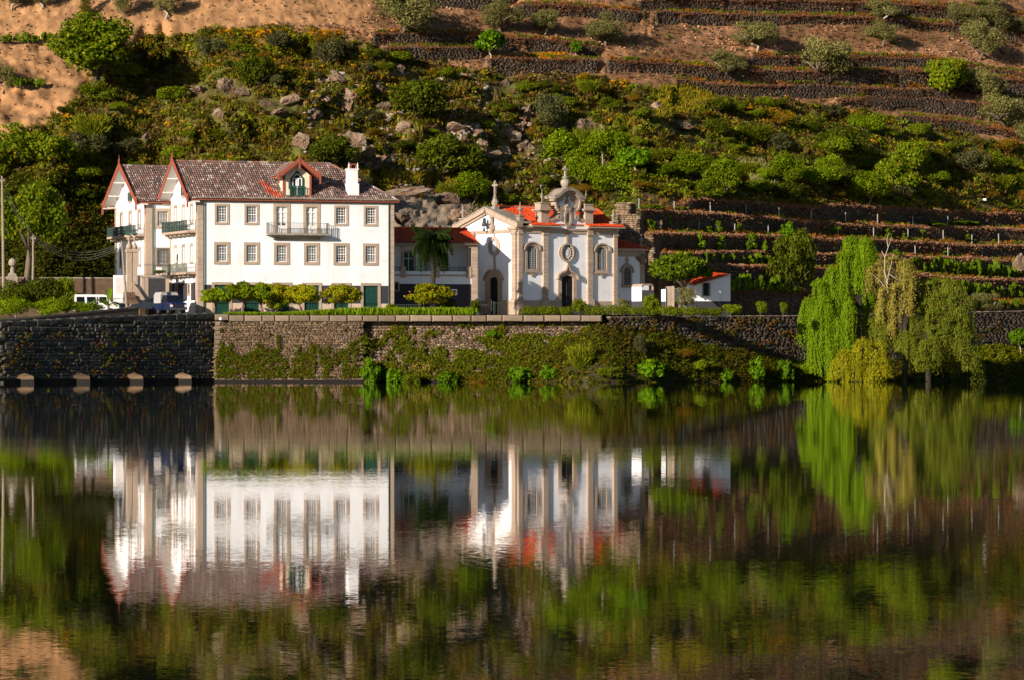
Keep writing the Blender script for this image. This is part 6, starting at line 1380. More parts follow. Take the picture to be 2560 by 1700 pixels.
def plant(name, kind, loc, w, h, label, cat='tree', group=None, i=None, crown='crown', rz=None, sink=0.0):
    loc = (loc[0], loc[1], loc[2] - sink * h); i = random.randrange(3) if i is None else i; c, t = proto(kind, i)
    r = empty(name, tuple(loc), random.uniform(0, 6.28) if rz is None else rz, label, cat, group); r.scale = (w, w, h)
    link(crown, c, r)
    if t: link('trunk' if cat == 'tree' else 'stem', t, r)
    return r
def hill_plant(name, kind, px, y_top, y_bot, wpx, label, cat='tree', group=None, i=None, Y=None, unit_h=.9, sink=0.0):
    Y = float(hill_Y(px, y_bot)[0]) - .1 if Y is None else Y; x, _, z = P(px, y_bot, Y); m = Y / FP
    return plant(name, kind, (x, Y, z), wpx * m * 1.22, (y_bot - y_top) * m / unit_h * 1.12, label, cat, group, i, sink=sink)
OLG = 'olive trees on the terraced hill'
for px, t, b, wd, lab in [
    (1005, -35, 80, 150, 'biggest olive tree, broad silvery crown over the dry stone walls near the top'),
    (1254, -2, 78, 98, 'round olive tree directly above the bright green fig bush'),
    (1362, 20, 84, 76, 'small olive tree casting a long shadow, next to the round one above the fig bush'),
    (1511, 36, 116, 92, 'olive tree with a forked crown alone on the stony brown slope'),
    (1893, 46, 126, 104, 'olive tree below the little cairn on the brown terrace wall'),
    (1822, 120, 202, 94, 'olive tree with a wide low crown above the yellow flowers'),
    (2062, 98, 210, 122, 'large olive tree with a visible pale trunk in front of the tall dark wall'),
    (2213, -8, 56, 80, 'olive tree touching the top of the picture right above another olive'),
    (2206, 52, 112, 78, 'low round olive tree with a green bush under it, on the brown terraces'),
    (2402, 10, 84, 72, 'olive tree with a bare forked stem near the upper corner of the hill'),
    (2482, 15, 82, 86, 'olive tree farthest up in the group of olives at the upper corner'),
    (2448, 52, 145, 92, 'tall olive tree in the middle of the group at the upper corner'),
    (2452, 172, 254, 96, 'olive tree with a bent pale trunk standing on the curved wall'),
    (2508, 242, 322, 110, 'olive tree with two pale stems at the end of the terraces'),
    (2560, 40, 88, 60, 'olive tree cut by the side edge of the picture, high on the hill'),
    (2470, -25, 25, 70, 'olive tree whose crown just enters at the top by the upper corner'),
    (2566, 290, 362, 60, 'olive tree cut by the side edge, lowest on the hill'),
    (1620, -70, 6, 60, 'olive tree trunk and lower crown at the very top edge of the hill'),
    (30, -50, 22, 66, 'olive tree at the top corner above the sandy slope, first of the row'),
    (102, -45, 22, 52, 'olive tree at the top of the sandy slope, second of the row'),
    (314, -40, 42, 50, 'slim grey green olive tree low on the sandy slope beside the cypress'),
    (413, -35, 44, 60, 'grey green olive tree on the sandy slope, farthest along the row from the corner'),
    (8, 160, 225, 56, 'olive tree cut by the side edge of the picture on the sandy slope')]:
    hill_plant('olive_tree', 'olive', px, t, b, wd, lab, 'tree', OLG)
hill_plant('cypress_tree', 'cypress', 215, -30, 40, 34, 'narrow dark green cypress on the sandy slope', i=0, unit_h=1.95)
hill_plant('oak_tree', 'broad', 232, 58, 236, 225, 'big spreading green tree at the edge of the sandy slope', i=1)
hill_plant('oak_tree', 'bush', 245, 190, 262, 110, 'dark green bush at the foot of the big spreading tree', 'shrub', i=1)
hill_plant('holm_oak', 'bush', 2365, 125, 244, 112, 'dense green tree wider than its olive neighbours at the terrace end', i=2, sink=.03, unit_h=.72)
hill_plant('holm_oak', 'round', 1377, 238, 340, 88, 'round grey green tree among the pale rocks on the slope', i=0, unit_h=1.1)
for nm, kd, px, t, b, wd, lab, uh in [
    ('fig_bush', 'fig', 1226, 74, 146, 78, 'bright green fig bush growing against the dry stone wall', .85),
    ('fig_bush', 'fig', 1440, 104, 140, 36, 'small bright green bush beside the yellow flowers on the wall top', .85),
    ('green_bush', 'darkbush', 1047, 200, 304, 130, 'wide dark green bush above the rocky slope behind the house', .72),
    ('green_bush', 'darkbush', 1112, 338, 452, 168, 'largest olive green bush behind the wing, above the bare rock', .72),
    ('elder_bush', 'bright', 1182, 424, 520, 84, 'bright green small tree between the rock face and the chapel cross', .93),
    ('elder_bush', 'bright', 1415, 332, 430, 100, 'bright green bush at the left of the cluster above the chapel', .93),
    ('elder_bush', 'bright', 1518, 320, 420, 92, 'bright green bush behind the lone pole on the hillside', .93),
    ('elder_bush', 'bright', 1455, 385, 478, 86, 'bright green bush right behind the tall chapel cross', .93),
    ('elder_bush', 'bright', 1535, 405, 500, 110, 'bright green bush above the rough stone pier by the chapel', .93),
    ('fig_bush', 'fig', 1590, 362, 432, 86, 'glossy fig bush with bare grey twigs right of the bright cluster', .85),
    ('green_bush', 'bright', 1728, 374, 450, 84, 'green bush on the scrub slope, first right of the fig', .93),
    ('green_bush', 'bright', 1806, 396, 498, 90, 'tall bright green bush standing on the vineyard edge', .93),
    ('green_bush', 'bright', 1968, 386, 472, 74, 'bright green bush beside the pale dry grass patch', .93),
    ('green_bush', 'bright', 2172, 424, 520, 96, 'bright green bush in the middle of the lower scrub edge', .93),
    ('green_bush', 'bush', 2280, 338, 440, 100, 'olive green bush on the upper scrub slope with twiggy top', .72),
    ('green_bush', 'darkbush', 2105, 320, 396, 110, 'dark rounded bush under the yellow flower patch', .72),
    ('green_bush', 'bush', 2240, 392, 486, 110, 'tall dark green bush in front of the shaded scrub hollow', .72),
    ('green_bush', 'darkbush', 640, 130, 226, 82, 'dark pine green bush above the tilted rock slabs', .72),
    ('green_bush', 'greybush', 525, 92, 150, 78, 'rounded grey green bush below the yellow broom patch', .86),
    ('green_bush', 'greybush', 692, 78, 125, 62, 'round grey green bush set between two yellow broom patches', .86),
    ('green_bush', 'greybush', 820, 98, 168, 80, 'dusty green bush at the foot of the scree', .86),
    ('green_bush', 'bush', 40, 312, 430, 165, 'dark green bush at the side edge above the round green tree', .72),
    ('green_bush', 'bush', 120, 330, 420, 120, 'dull green bush next to the sandy slope, above the round tree', .72),
    ('green_bush', 'greybush', 215, 330, 400, 110, 'grey green shrub with fine leaves above the far gable', .86),
    ('green_bush', 'greybush', 300, 340, 415, 110, 'grey green shrub just above the roof of the far gable', .86),
    ('green_bush', 'darkbush', 835, 335, 420, 110, 'dark green bush beside the dormer ridge of the house', .72)]:
    hill_plant(nm, kd, px, t, b, wd, lab, 'shrub', unit_h=uh)
plant('ash_tree', 'broad', P(66, 665, 406), 8.0, (665 - 432) * .0387 / .92, 'large round green tree left of the house, behind the short utility pole', 'tree', i=0, sink=.06)
# trees around the shed and the vineyard
plant('umbrella_tree', 'umbrella', P(1698, 766, 401), 7.6, (766 - 630) * .0386 / .60, 'flat topped dark green tree between the chapel annex and the white shed', 'tree', i=0)
hill_plant('walnut_tree', 'darkbush', 1985, 570, 740, 124, 'dark glossy round tree on the vineyard terraces next to the willow', i=1, sink=.03, unit_h=.72)
hill_plant('fig_bush', 'fig', 1968, 556, 610, 46, 'bright shoot rising above the dark round tree on the terrace', 'shrub', unit_h=.85)
plant('small_olive_tree', 'olive', P(1716, 778, 394), 2.15, (778 - 708) * .0379 / .88, 'little olive tree with a crooked pale trunk in front of the shed', 'tree', i=1)
plant('small_olive_tree', 'olive', P(1561, 784, 394), 1.35, (784 - 739) * .0379 / .88, 'tiny olive sapling with a forked white trunk by the chapel annex', 'tree', i=1)
hill_plant('small_olive_tree', 'olive', 2462, 728, 788, 72, 'small olive with a pale leaning trunk on the lowest wall beyond the willows', i=1)
hill_plant('small_olive_tree', 'olive', 2404, 732, 786, 42, 'pale olive half hidden behind the drooping brownish willow', i=0)
plant('river_tree', 'fig', P(2552, 862, 424), 2.6, 3.4, 'bright leafy tree at the side edge above the grassy bank', 'tree', i=0, sink=.2)
# orange trees
OG = 'orange trees on the quay terrace'
FR = MB()
for k in range(9): a = k * 2.4; FR.lathe([(.0, -.012), (.014, -.008), (.016, 0), (.012, .01), (0, .014)], .42 * math.cos(a) * (.6 + .04 * k), -.40 + .1 * math.sin(a), .36 + .03 * (k % 6), 6) if False else FR.lathe([(.002, .40 + .035 * (k % 6)), (.014, .41 + .035 * (k % 6)), (.002, .43 + .035 * (k % 6))], .36 * math.cos(a), .44 * math.sin(a) , 6)
FRM = FR.mesh('fruit', M['fruit'])
for px, t, b, wd, i, lab in [(536, 716, 780, 76, 0, 'small dark green orange tree at the corner of the white house'), (606, 700, 782, 96, 0, 'full green orange tree, second from the house corner'), (655, 703, 782, 92, 0, 'green orange tree in the middle of the clump before the house'),
    (690, 704, 786, 82, 1, 'yellowish orange tree left of the thin bare trunk'), (752, 706, 784, 92, 1, 'yellow green orange tree with a thin bare trunk'), (693, 745, 790, 44, 0, 'low green shoot of an orange tree in front of a green door'),
    (852, 706, 784, 82, 1, 'yellow orange tree between two green doors, before the last bays'), (1074, 704, 786, 114, 1, 'broad bright yellow green orange tree in front of the shaded wing')]:
    x, Y, z = P(px, b, 396.5); r = plant('orange_tree', 'orange', (x, Y, max(z, GZ)), wd * .0381 * 1.3, (b - t) * .0381 / .74, lab, 'tree', OG, i=i)
    if i: tag(link('fruit', FRM, r), kind='stuff')
for px, t, b, wd, lab in [(980, 752, 786, 40, 'low leafy shrub at the far corner of the house'), (1188, 742, 786, 36, 'dark clipped bush by the pillar of the wing'), (1120, 738, 786, 60, 'dark bush behind the bright orange tree')]:
    x, Y, z = P(px, b, 397.5); plant('garden_shrub', 'darkbush' if px > 1000 else 'bush', (x, Y, GZ), wd * .0382, (b - t) * .0382 / .68, lab, 'shrub')
# hedges on the chapel side
for px, wd, t, lab in [(1345, 84, 764, 'clipped green hedge mound in front of the chapel window'), (1395, 66, 766, 'clipped green hedge mound below the chapel portal'), (1447, 40, 760, 'small round hedge bush right of the portal'),
    (1505, 92, 763, 'long low hedge under the second arched window'), (1580, 84, 766, 'low hedge around the olive sapling'), (1655, 76, 764, 'loose green hedge beside the white pier'), (1700, 70, 766, 'feathery light green plants before the little olive tree'), (1765, 84, 768, 'low green hedge in front of the shed wall'), (1828, 60, 768, 'last low hedge clump at the shed corner'), (1902, 34, 762, 'small round bush on the quay beyond the shed'), (1958, 24, 764, 'tiny bush on the quay next to the willow'), (1626, 46, 752, 'airy green shrub at the base of the white pier')]:
    x, Y, z = P(px, 792, 391.5); plant('hedge', 'hedge' if wd > 60 else 'bush', (x, Y, GZ - .1), wd * .0377, (792 - t) * .0377 / .45, lab, 'hedge', 'clipped hedges along the chapel quay', rz=random.uniform(-.15, .15), i=random.randrange(3))
# hedge and banana by the road
for px, t, b, wd, kd, lab in [(40, 700, 790, 130, 'darkbush', 'dense dark hedge bush nearest the side edge by the road'), (110, 690, 790, 110, 'darkbush', 'dense dark hedge bush in front of the garden wall'), (165, 655, 770, 70, 'bush', 'tall loose green shrub behind the hedge beside the white van'), (30, 750, 800, 110, 'bright', 'bright low leafy plants at the foot of the hedge by the side edge'), (130, 752, 798, 110, 'bright', 'bright low leafy plants before the hedge'), (215, 756, 792, 100, 'bright', 'low green plants beneath the banana leaves'), (165, 740, 790, 70, 'bush', 'small rounded bush between the hedge and the banana plant')]:
    x, Y, z = P(px, b, 394 if t > 735 else 398); plant('garden_shrub', kd, (x, Y, min(z, GZ)), wd * .038, (b - t) * .038 / (.9 if kd == 'bright' else .7) + .3, lab, 'shrub', i=random.randrange(3))
def big_leaf(L, Wd_, curl, seed=0):
    r = random.Random(seed); n = 8; vs = []; 
    for k in range(n + 1):
        t = k / n; x = L * (t - .1 * curl * t * t); z = L * (.75 * t - curl * .85 * t * t); w = Wd_ * math.sin(math.pi * min(1, (t * .93 + .05))) ** .7 * (1 if k else .1)
        vs += [(x, -w / 2, z + .10 * w), (x, 0, z), (x, w / 2, z + .10 * w)]
    fs = [(3 * k + j, 3 * k + 3 + j, 3 * k + 4 + j, 3 * k + 1 + j) for k in range(n) for j in range(2)]
    b = MB(); b.add(vs, fs); return b
bm_ = [big_leaf(1.9, .48, c, 1).mesh('leaf', M['leaf'], cols=np.tile(np.array((0.085, 0.21, 0.03)), (27, 1))) for c in (.15, .55, .95)]
bp = empty('banana_plant', P(270, 785, 393.2), 0, 'banana plant with long ragged bright leaves beside the entrance steps', 'plant')
o = MB(); o.tube([(0, 0, -.3), (.05, 0, .5), (.0, 0, 1.3)], [.16, .12, .07], 8); o.build('stem', M['bark'], bp)
for k, (a, c, s, zz1) in enumerate([(0.2, 1, .9, 1.0), (2.9, 2, 1.0, 1.1), (3.3, 1, .95, .9), (1.5, 0, .95, 1.2), (4.5, 1, .8, .8), (5.4, 2, .9, .7), (2.4, 1, 1.0, .7), (3.6, 2, 1.15, .9), (.5, 2, .8, .6), (5.9, 1, .75, 1.1)]):
    l = link('leaf', bm_[c], bp, (0, 0, zz1), a, (s, s, s * (1.2 if c == 0 else .9)))
bp2 = empty('banana_plant', P(205, 790, 393.0), 0, 'smaller banana plant with leaves crossing the white van', 'plant')
for k, (a, c, s) in enumerate([(.6, 1, .9), (2.5, 0, .7), (4.0, 1, .8), (5.5, 2, .9), (3.1, 2, .9), (1.5, 1, .7)]): link('leaf', bm_[c], bp2, (0, 0, .3), a, (s, s, s))
# palm
pal_ = empty('palm_tree', P(1083, 786, 405.5), 0, 'tall dark palm with a shaggy drooping crown in front of the verandah wing', 'palm')
ph_ = (786 - 590) * .039; o = MB(); pp = [(.03 * math.sin(k), .0, ph_ * k / 14) for k in range(15)]; o.tube(pp, [.25 if k % 2 else .21 for k in range(15)][:10] + [.30, .38, .46, .40, .25], 9); o.build('trunk', M['bark_dark'], pal_)
def frond(L, curl, n=15, dead=False):
    vs = []; r = random.Random(n + int(curl * 10)); pts = []
    for k in range(n + 1): t = k / n; pts.append((L * math.sin(t * 1.2) * .85, 0, L * (.55 * t - curl * t * t)))
    b = MB(); b.tube(pts, [.03] * (n - 2) + [.02, .012, .006], 3)
    for k in range(1, n + 1):
        for s in (-1, 1):
            for q in range(3):
                x, _, z = pts[k]; t = k / n; ll = .80 * math.sin(math.pi * min(1, t * .8 + .15)) + .15; xo = (q - 1) * L / n * .33
                b.add([(x + xo - .045, 0, z), (x + xo + .045, 0, z), (x + xo + ll * .40 + .02, s * ll * .50, z - ll * .62)], [(0, 1, 2)])
    return b
pf = [frond(2.3, c, 15).mesh('frond', M['leaf']) for c in (.25, .65, 1.05, 1.5)]
for m_ in pf:
    c = np.ones((len(m_.vertices), 4), np.float32); c[:, :3] = (0.014, 0.034, 0.030); a = m_.color_attributes.new('Col', 'FLOAT_COLOR', 'POINT'); a.data.foreach_set('color', c.ravel())
for k in range(96):
    q = [0, 1, 1, 2, 2, 3, 3, 3][k % 8]; f = link('frond', pf[q], pal_, (0, 0, ph_ + .15 - .18 * q), k * 2.399, None); sc = random.uniform(.85, 1.1); f.scale = (sc * (.80 if q == 3 else 1), sc, sc * (1.25 if q > 1 else 1)); f.rotation_euler[0] = random.uniform(-.2, .2)

for k in range(40):
    f = link('frond', pf[3], pal_, (0, 0, ph_ - .3 - .9 * random.random()), k * 2.399 + .4, None); sc = random.uniform(.55, .85); f.scale = (sc * .7, sc * 1.2, sc * 1.3)

# ------------------------------------------------------------------ weeping willows
def willow(name, base, spec, label, col, tip, n_scale=1.0, seed=0, trunk_h=4.0, wig=.5):
    """spec: (dx, dy, z_top, z_bottom, radius, strands) bunches of hanging shoots"""
    r = np.random.default_rng(seed); root = empty(name, base, 0, label, 'tree'); PV = []; PC = []
    for (dx, dy, zt_, zb_, rad, ns) in spec:
        ns = int(ns * n_scale); cshade = 1 + (r.random() - .5) * .22
        nro = max(3, ns // 7); RA = r.random(nro) * 6.283; RQ = rad * np.sqrt(r.random(nro)); RC = 1 + (r.random(nro) - .5) * .32; RL = r.random(nro)
        for s in range(ns):
            j = r.integers(nro); a = RA[j] + r.normal() * .2 / max(.3, RQ[j]); q = abs(RQ[j] + r.normal() * .14); x = dx + q * math.cos(a); y = dy + q * math.sin(a) * .8
            top = zt_ - (q / rad) ** 2 * rad * .9 + r.normal() * .15; bot = zb_ + (RL[j] * .35 + abs(r.normal()) * .07) * (zt_ - zb_) - .06 * (zt_ - zb_); L = top - bot
            if L < .4: continue
            n = int(L / .10); t = np.linspace(0, 1, n); z = top - L * t; px_ = x + (x - dx) * .25 * t + r.normal() * .12 * t + .06 * np.sin(t * 9 + a); py_ = y + (y - dy) * .25 * t + r.normal() * .12 * t
            pos = np.stack([px_, py_, z], -1) + r.normal(size=(n, 3)) * .035 * (1 + wig); nr = np.stack([np.full(n, math.cos(a)), np.full(n, math.sin(a) - .6), np.full(n, .15)], -1) + r.normal(size=(n, 3)) * .45
            V = leaf_quads(pos, nr, .20, .34, r, 0, np.tile(np.array((0, 0, -2.4)), (n, 1)) + r.normal(size=(n, 3)) * wig)
            c = np.array(col)[None] * cshade * RC[j] * (1 + (r.random((n, 1)) - .5) * .35); m = r.random(n) < .16; c[m] = np.array(tip); PV.append(V); PC.append(np.repeat(c, 4, 0))
        # rounded head of the bunch
        n = int(ns * 5); d = rdir(n, r); d[:, 2] = np.abs(d[:, 2]); pos = np.array((dx, dy, zt_ - rad * .55)) + d * np.array((rad * .95, rad * .8, rad * .6)) * (.6 + .4 * r.random(n))[:, None]
        V = leaf_quads(pos, d + r.normal(size=(n, 3)) * .6, .2, .4, r, .8); PV.append(V); PC.append(np.repeat(np.array(col)[None] * (1 + (r.random((n, 1)) - .5) * .4), 4, 0))
    V = np.concatenate(PV); c = np.concatenate(PC); link('crown', np_mesh('crown', V.reshape(-1, 3), quadsF(len(V)), M['leaf'], c), root); print(name, len(V))
    o = MB(); o.tube([(0, 0, -.6), (.2, 0, trunk_h * .5), (.1, 0, trunk_h)], [.30, .24, .18], 8)
    for (dx, dy, zt_, zb_, rad, ns) in spec: o.tube([(.1, 0, trunk_h * .7), (dx * .55, dy * .6, (trunk_h + zt_) / 2 + .3), (dx, dy, zt_ - rad * .6)], [.14, .09, .04], 5)
    o.build('trunk', M['bark_dark'], root); return root  # dark bark carries the shade under the hanging shoots
WY = 397.0; wb = P(2140, 950, WY); wx = lambda px: (px - 2140) * WY / FP; wz = lambda py: (950 - py) * WY / FP
spec = []
for px, t, b, rad, n, dy in [(2130, 592, 700, .95, 85, .3), (2165, 596, 760, .9, 80, 0), (2110, 630, 820, .8, 70, -.2), (2085, 668, 850, .9, 80, .1), (2050, 700, 880, 1.0, 95, 0), (2025, 745, 880, .85, 80, -.3), (2008, 790, 830, .45, 35, 0), (2060, 742, 935, .9, 105, -.8), (2035, 760, 945, .6, 70, -.6),
        (2115, 690, 860, .55, 40, .8), (2122, 752, 900, .55, 65, -1.0), (2095, 800, 895, .6, 55, -.9), (2075, 860, 955, .45, 45, -1.1), (2180, 620, 690, .5, 35, .2), (2145, 650, 735, .7, 45, -.2), (2150, 700, 900, 1.0, 50, 1.6)]:
    spec.append((wx(px), dy, wz(t), wz(b), rad, n))
willow('weeping_willow', wb, spec, 'tall bright green weeping willow hanging down to the water', (0.068, 0.165, 0.012), (0.11, 0.22, 0.02), 1.9, 5, 7.0, .5)
wb2 = P(2260, 940, 396.0); wx = lambda px: (px - 2260) * 396 / FP; wz = lambda py: (940 - py) * 396 / FP; spec = []
for px, t, b, rad, n, dy in [(2180, 668, 740, .7, 36, .4), (2205, 650, 720, .8, 40, .3), (2232, 638, 730, .8, 46, 0), (2262, 646, 740, .8, 46, .2), (2285, 672, 760, .6, 30, .2), (2245, 705, 800, .9, 50, 0), (2212, 715, 800, .8, 40, -.3), (2270, 730, 810, .8, 40, 0), (2238, 775, 850, .7, 36, 0)]: spec.append((wx(px), dy, wz(t), wz(b), rad, n))
willow('weeping_willow', wb2, spec, 'straw coloured half dry willow top between the bright willow and the dull one', (0.120, 0.150, 0.11), (0.17, 0.18, 0.20), 1.2, 6, 5.0, 1.3)
wb3 = P(2320, 945, 398.0); wx = lambda px: (px - 2320) * 398 / FP; wz = lambda py: (945 - py) * 398 / FP; spec = []; rw_ = random.Random(12)
TP = ([2190, 2230, 2280, 2310, 2340, 2380, 2410, 2430], [760, 730, 700, 704, 692, 698, 735, 830]); BT_ = ([2190, 2240, 2280, 2310, 2340, 2370, 2400, 2430], [850, 872, 915, 925, 872, 862, 880, 925])
for px in range(2186, 2432, 15):
    t_, b_ = np.interp(px, *TP), np.interp(px, *BT_); y = t_
    while y < b_ - 30: e_ = min(b_ + 8, y + rw_.uniform(80, 130)); spec.append((wx(px + rw_.uniform(-7, 7)), -(y - t_) / 70 + rw_.uniform(-.5, .5), wz(y), wz(e_), rw_.uniform(.6, .95), 34)); y += rw_.uniform(34, 52)
for px, t_, b_ in ((2360, 800, 905), (2400, 850, 940), (2440, 890, 955), (2380, 860, 930)): spec.append((wx(px), 1.8, wz(t_), wz(b_), .8, 30))
willow('weeping_willow', wb3, spec, 'dull olive green weeping willow, farthest from the chapel', (0.082, 0.145, 0.045), (0.14, 0.18, 0.10), 1.3, 7, 6.0, .9)
wb4 = P(2155, 955, 393.0); wx = lambda px: (px - 2155) * 393 / FP; wz = lambda py: (955 - py) * 393 / FP; spec = []
for px, t, b, rad, n, dy in [(2160, 848, 930, 1.1, 80, 0), (2200, 855, 925, .9, 70, .2), (2115, 875, 945, 1.0, 75, -.2), (2090, 905, 955, .6, 45, -.4), (2205, 895, 950, .7, 50, -.5), (2145, 900, 955, .9, 70, -.6), (2180, 915, 960, .7, 45, -.6), (2120, 925, 958, .6, 40, -.7)]: spec.append((wx(px), dy, wz(t), wz(b), rad, n))
willow('willow_bush', wb4, spec, 'low yellow green willow bush spreading at the water under the tall willow', (0.10, 0.145, 0.016), (0.16, 0.19, 0.03), 1.7, 8, 1.5, 1.0)
# bare limbs of the dead willow
x, Y, z = P(2212, 760, 399); o = MB()
for pts in ([(0, 0, 1.0), (-.1, 0, 1.9), (.1, 0, 3.0), (.45, 0, 4.3), (.5, 0, 4.8)], [(-.05, 0, 1.9), (-.35, 0, 3.1), (-.3, 0, 4.4), (.1, 0, 5.6), (.35, 0, 6.4)], [(-.3, 0, 4.4), (-.6, 0, 5.0)], [(.0, 0, 5.4), (-.1, 0, 6.1), (.05, 0, 6.7)], [(0, 0, 1.2), (-.8, 0, 2.2), (-1.5, 0, 2.8)], [(.1, 0, 2.8), (.7, 0, 2.4), (1.0, 0, 2.2)]): o.tube(pts, [.075, .06, .045, .03, .015][:len(pts)] if len(pts) > 3 else [.05, .035, .015][:len(pts)], 5)
tag(o.build('dead_tree', M['bark_pale'], loc=(x, Y - 3.4, z)), 'bare pale dead branches sticking out of the straw coloured willow', 'tree')

# ------------------------------------------------------------------ telling many alike plants apart by what stands next to them
LM = [(297, 400, 'the far gable'), (436, 390, 'the near gable'), (560, 400, 'the long roof ridge'), (748, 395, 'the dormer'), (885, 405, 'the chimney'), (575, 225, 'the big tilted slab'), (722, 260, 'the pale smooth slab'), (229, 150, 'the big spreading tree'), (78, 520, 'the round tree by the poles'), (752, 350, 'the pointed boulder'), (1047, 250, 'the wide dark bush'), (1112, 390, 'the largest olive green bush'),
 (1182, 470, 'the bright tree behind the chapel'), (1377, 290, 'the round grey green tree'), (1415, 380, 'the bright cluster above the chapel'), (1504, 360, 'the lone pole'), (1590, 400, 'the glossy fig bush'), (1265, 212, 'the white rocks'), (1100, 135, 'the short dark wall'), (1822, 170, 'the wide low olive'), (2062, 150, 'the large olive with the pale trunk'), (2452, 215, 'the bent olive'), (2508, 285, 'the two stemmed olive'), (1940, 283, 'the yellow flower strip'), (1700, 250, 'the tall yellow grass'),
 (1806, 450, 'the tall bright bush'), (1968, 430, 'the bush beside the pale grass'), (2172, 470, 'the lower bright bush'), (2280, 390, 'the twiggy bush'), (2460, 500, 'the white box'), (1630, 540, 'the pale stone slab'), (1985, 640, 'the walnut tree'), (2120, 600, 'the willow top'), (2545, 655, 'the grey boulder'), (640, 180, 'the pine green bush'), (525, 120, 'the bush under the yellow broom'), (820, 130, 'the foot of the scree'), (1226, 110, 'the fig bush on the wall'), (950, 20, 'the biggest olive')]
def near_label(kind, px, py, seen):
    d = sorted(((px - a) ** 2 + ((py - b) * 1.3) ** 2, a, b, nm) for a, b, nm in LM)
    for _, a, b, nm in d[:6]:
        rel = ('above' if py < b else 'below') if abs(py - b) * 1.3 > abs(px - a) else ('left of' if px < a else 'right of')
        l = kind + ' ' + rel + ' ' + nm
        if l not in seen: seen[l] = 1; return l
    _, a, b, nm = d[0]; rel = ('above' if py < b else 'below') if abs(py - b) * 1.3 > abs(px - a) else ('left of' if px < a else 'right of'); l = kind + ' ' + rel + ' ' + nm; seen[l] += 1
    return 'farther ' + l if seen[l] == 2 else ORD[min(seen[l], 19)] + ' ' + l
VSEEN = {}; SSEEN = {}
# ------------------------------------------------------------------ vines on the lower terraces (individual plants)
VG = 'grapevines on the lower terraces'
def vines(row, step, hpx, label, jit=5, kind='vine'):
    xs_ = np.arange(row[0][0], row[-1][0], step); rp = np.array(row, float)
    for vi, x_ in enumerate(xs_):
        px = x_ + random.uniform(-jit, jit); py = float(np.interp(px, rp[:, 0], rp[:, 1])) + random.uniform(-1, 3); hh = hpx * random.uniform(.75, 1.25)
        Y = float(hill_Y(px, py)[0]) - .35; x, _, z = P(px, py, Y); m = Y / FP
        plant('grapevine', 'vine', (x, Y, z), step * m * 1.7 * random.uniform(.85, 1.15), hh * m / .72, ORD[vi] + ' ' + label, 'vine', VG, crown='foliage')
vines([(1770, 657), (1930, 662)], 15, 26, 'leafy grapevine in the upper leafy row, counted towards the walnut tree')
vines([(1830, 726), (2000, 734)], 15, 36, 'tall leafy grapevine right above the lowest wall, counted towards the willow')
vines([(2262, 674), (2400, 688), (2550, 694)], 15, 36, 'leafy grapevine on the terrace beyond the willows, counted from the willow')
vines([(2395, 738), (2580, 744)], 14, 32, 'grapevine in the dense lower row beyond the willows, counted from the willow')
vines([(2400, 770), (2580, 774)], 17, 20, 'low grapevine above the lowest wall beyond the willows, counted from the willow')
for vi, (px, py, hh, wd) in enumerate([(1745, 626, 44, 30), (1800, 626, 40, 42), (1880, 628, 44, 38), (1910, 630, 30, 26), (1668, 568, 38, 22), (1628, 576, 28, 20), (1795, 583, 30, 18), (1850, 584, 26, 16), (2088, 586, 20, 30), (2220, 596, 24, 26), (2262, 598, 16, 20), (2305, 594, 20, 30), (2075, 584, 14, 20), (2360, 640, 14, 24), (2420, 606, 20, 24), (1580, 520, 12, 26), (1640, 524, 14, 34), (2330, 566, 12, 70), (2410, 566, 14, 90), (1770, 582, 16, 26), (2240, 640, 16, 24)]):
    Y = float(hill_Y(px, py)[0]) - .35; x, _, z = P(px, py, Y); m = Y / FP; plant('grapevine', 'vine', (x, Y, z), wd * m * 1.3, hh * m / .72, near_label('young sprouting grapevine', px, py, VSEEN), 'vine', 'young grapevines on the upper terraces', crown='foliage')
vines([(5, 106), (165, 104)], 11, 22, 'bright grapevine in the sandy terrace row, counted towards the big tree'); vines([(30, 215), (105, 218)], 12, 20, 'bright grapevine in the short sandy row, counted from the olive')

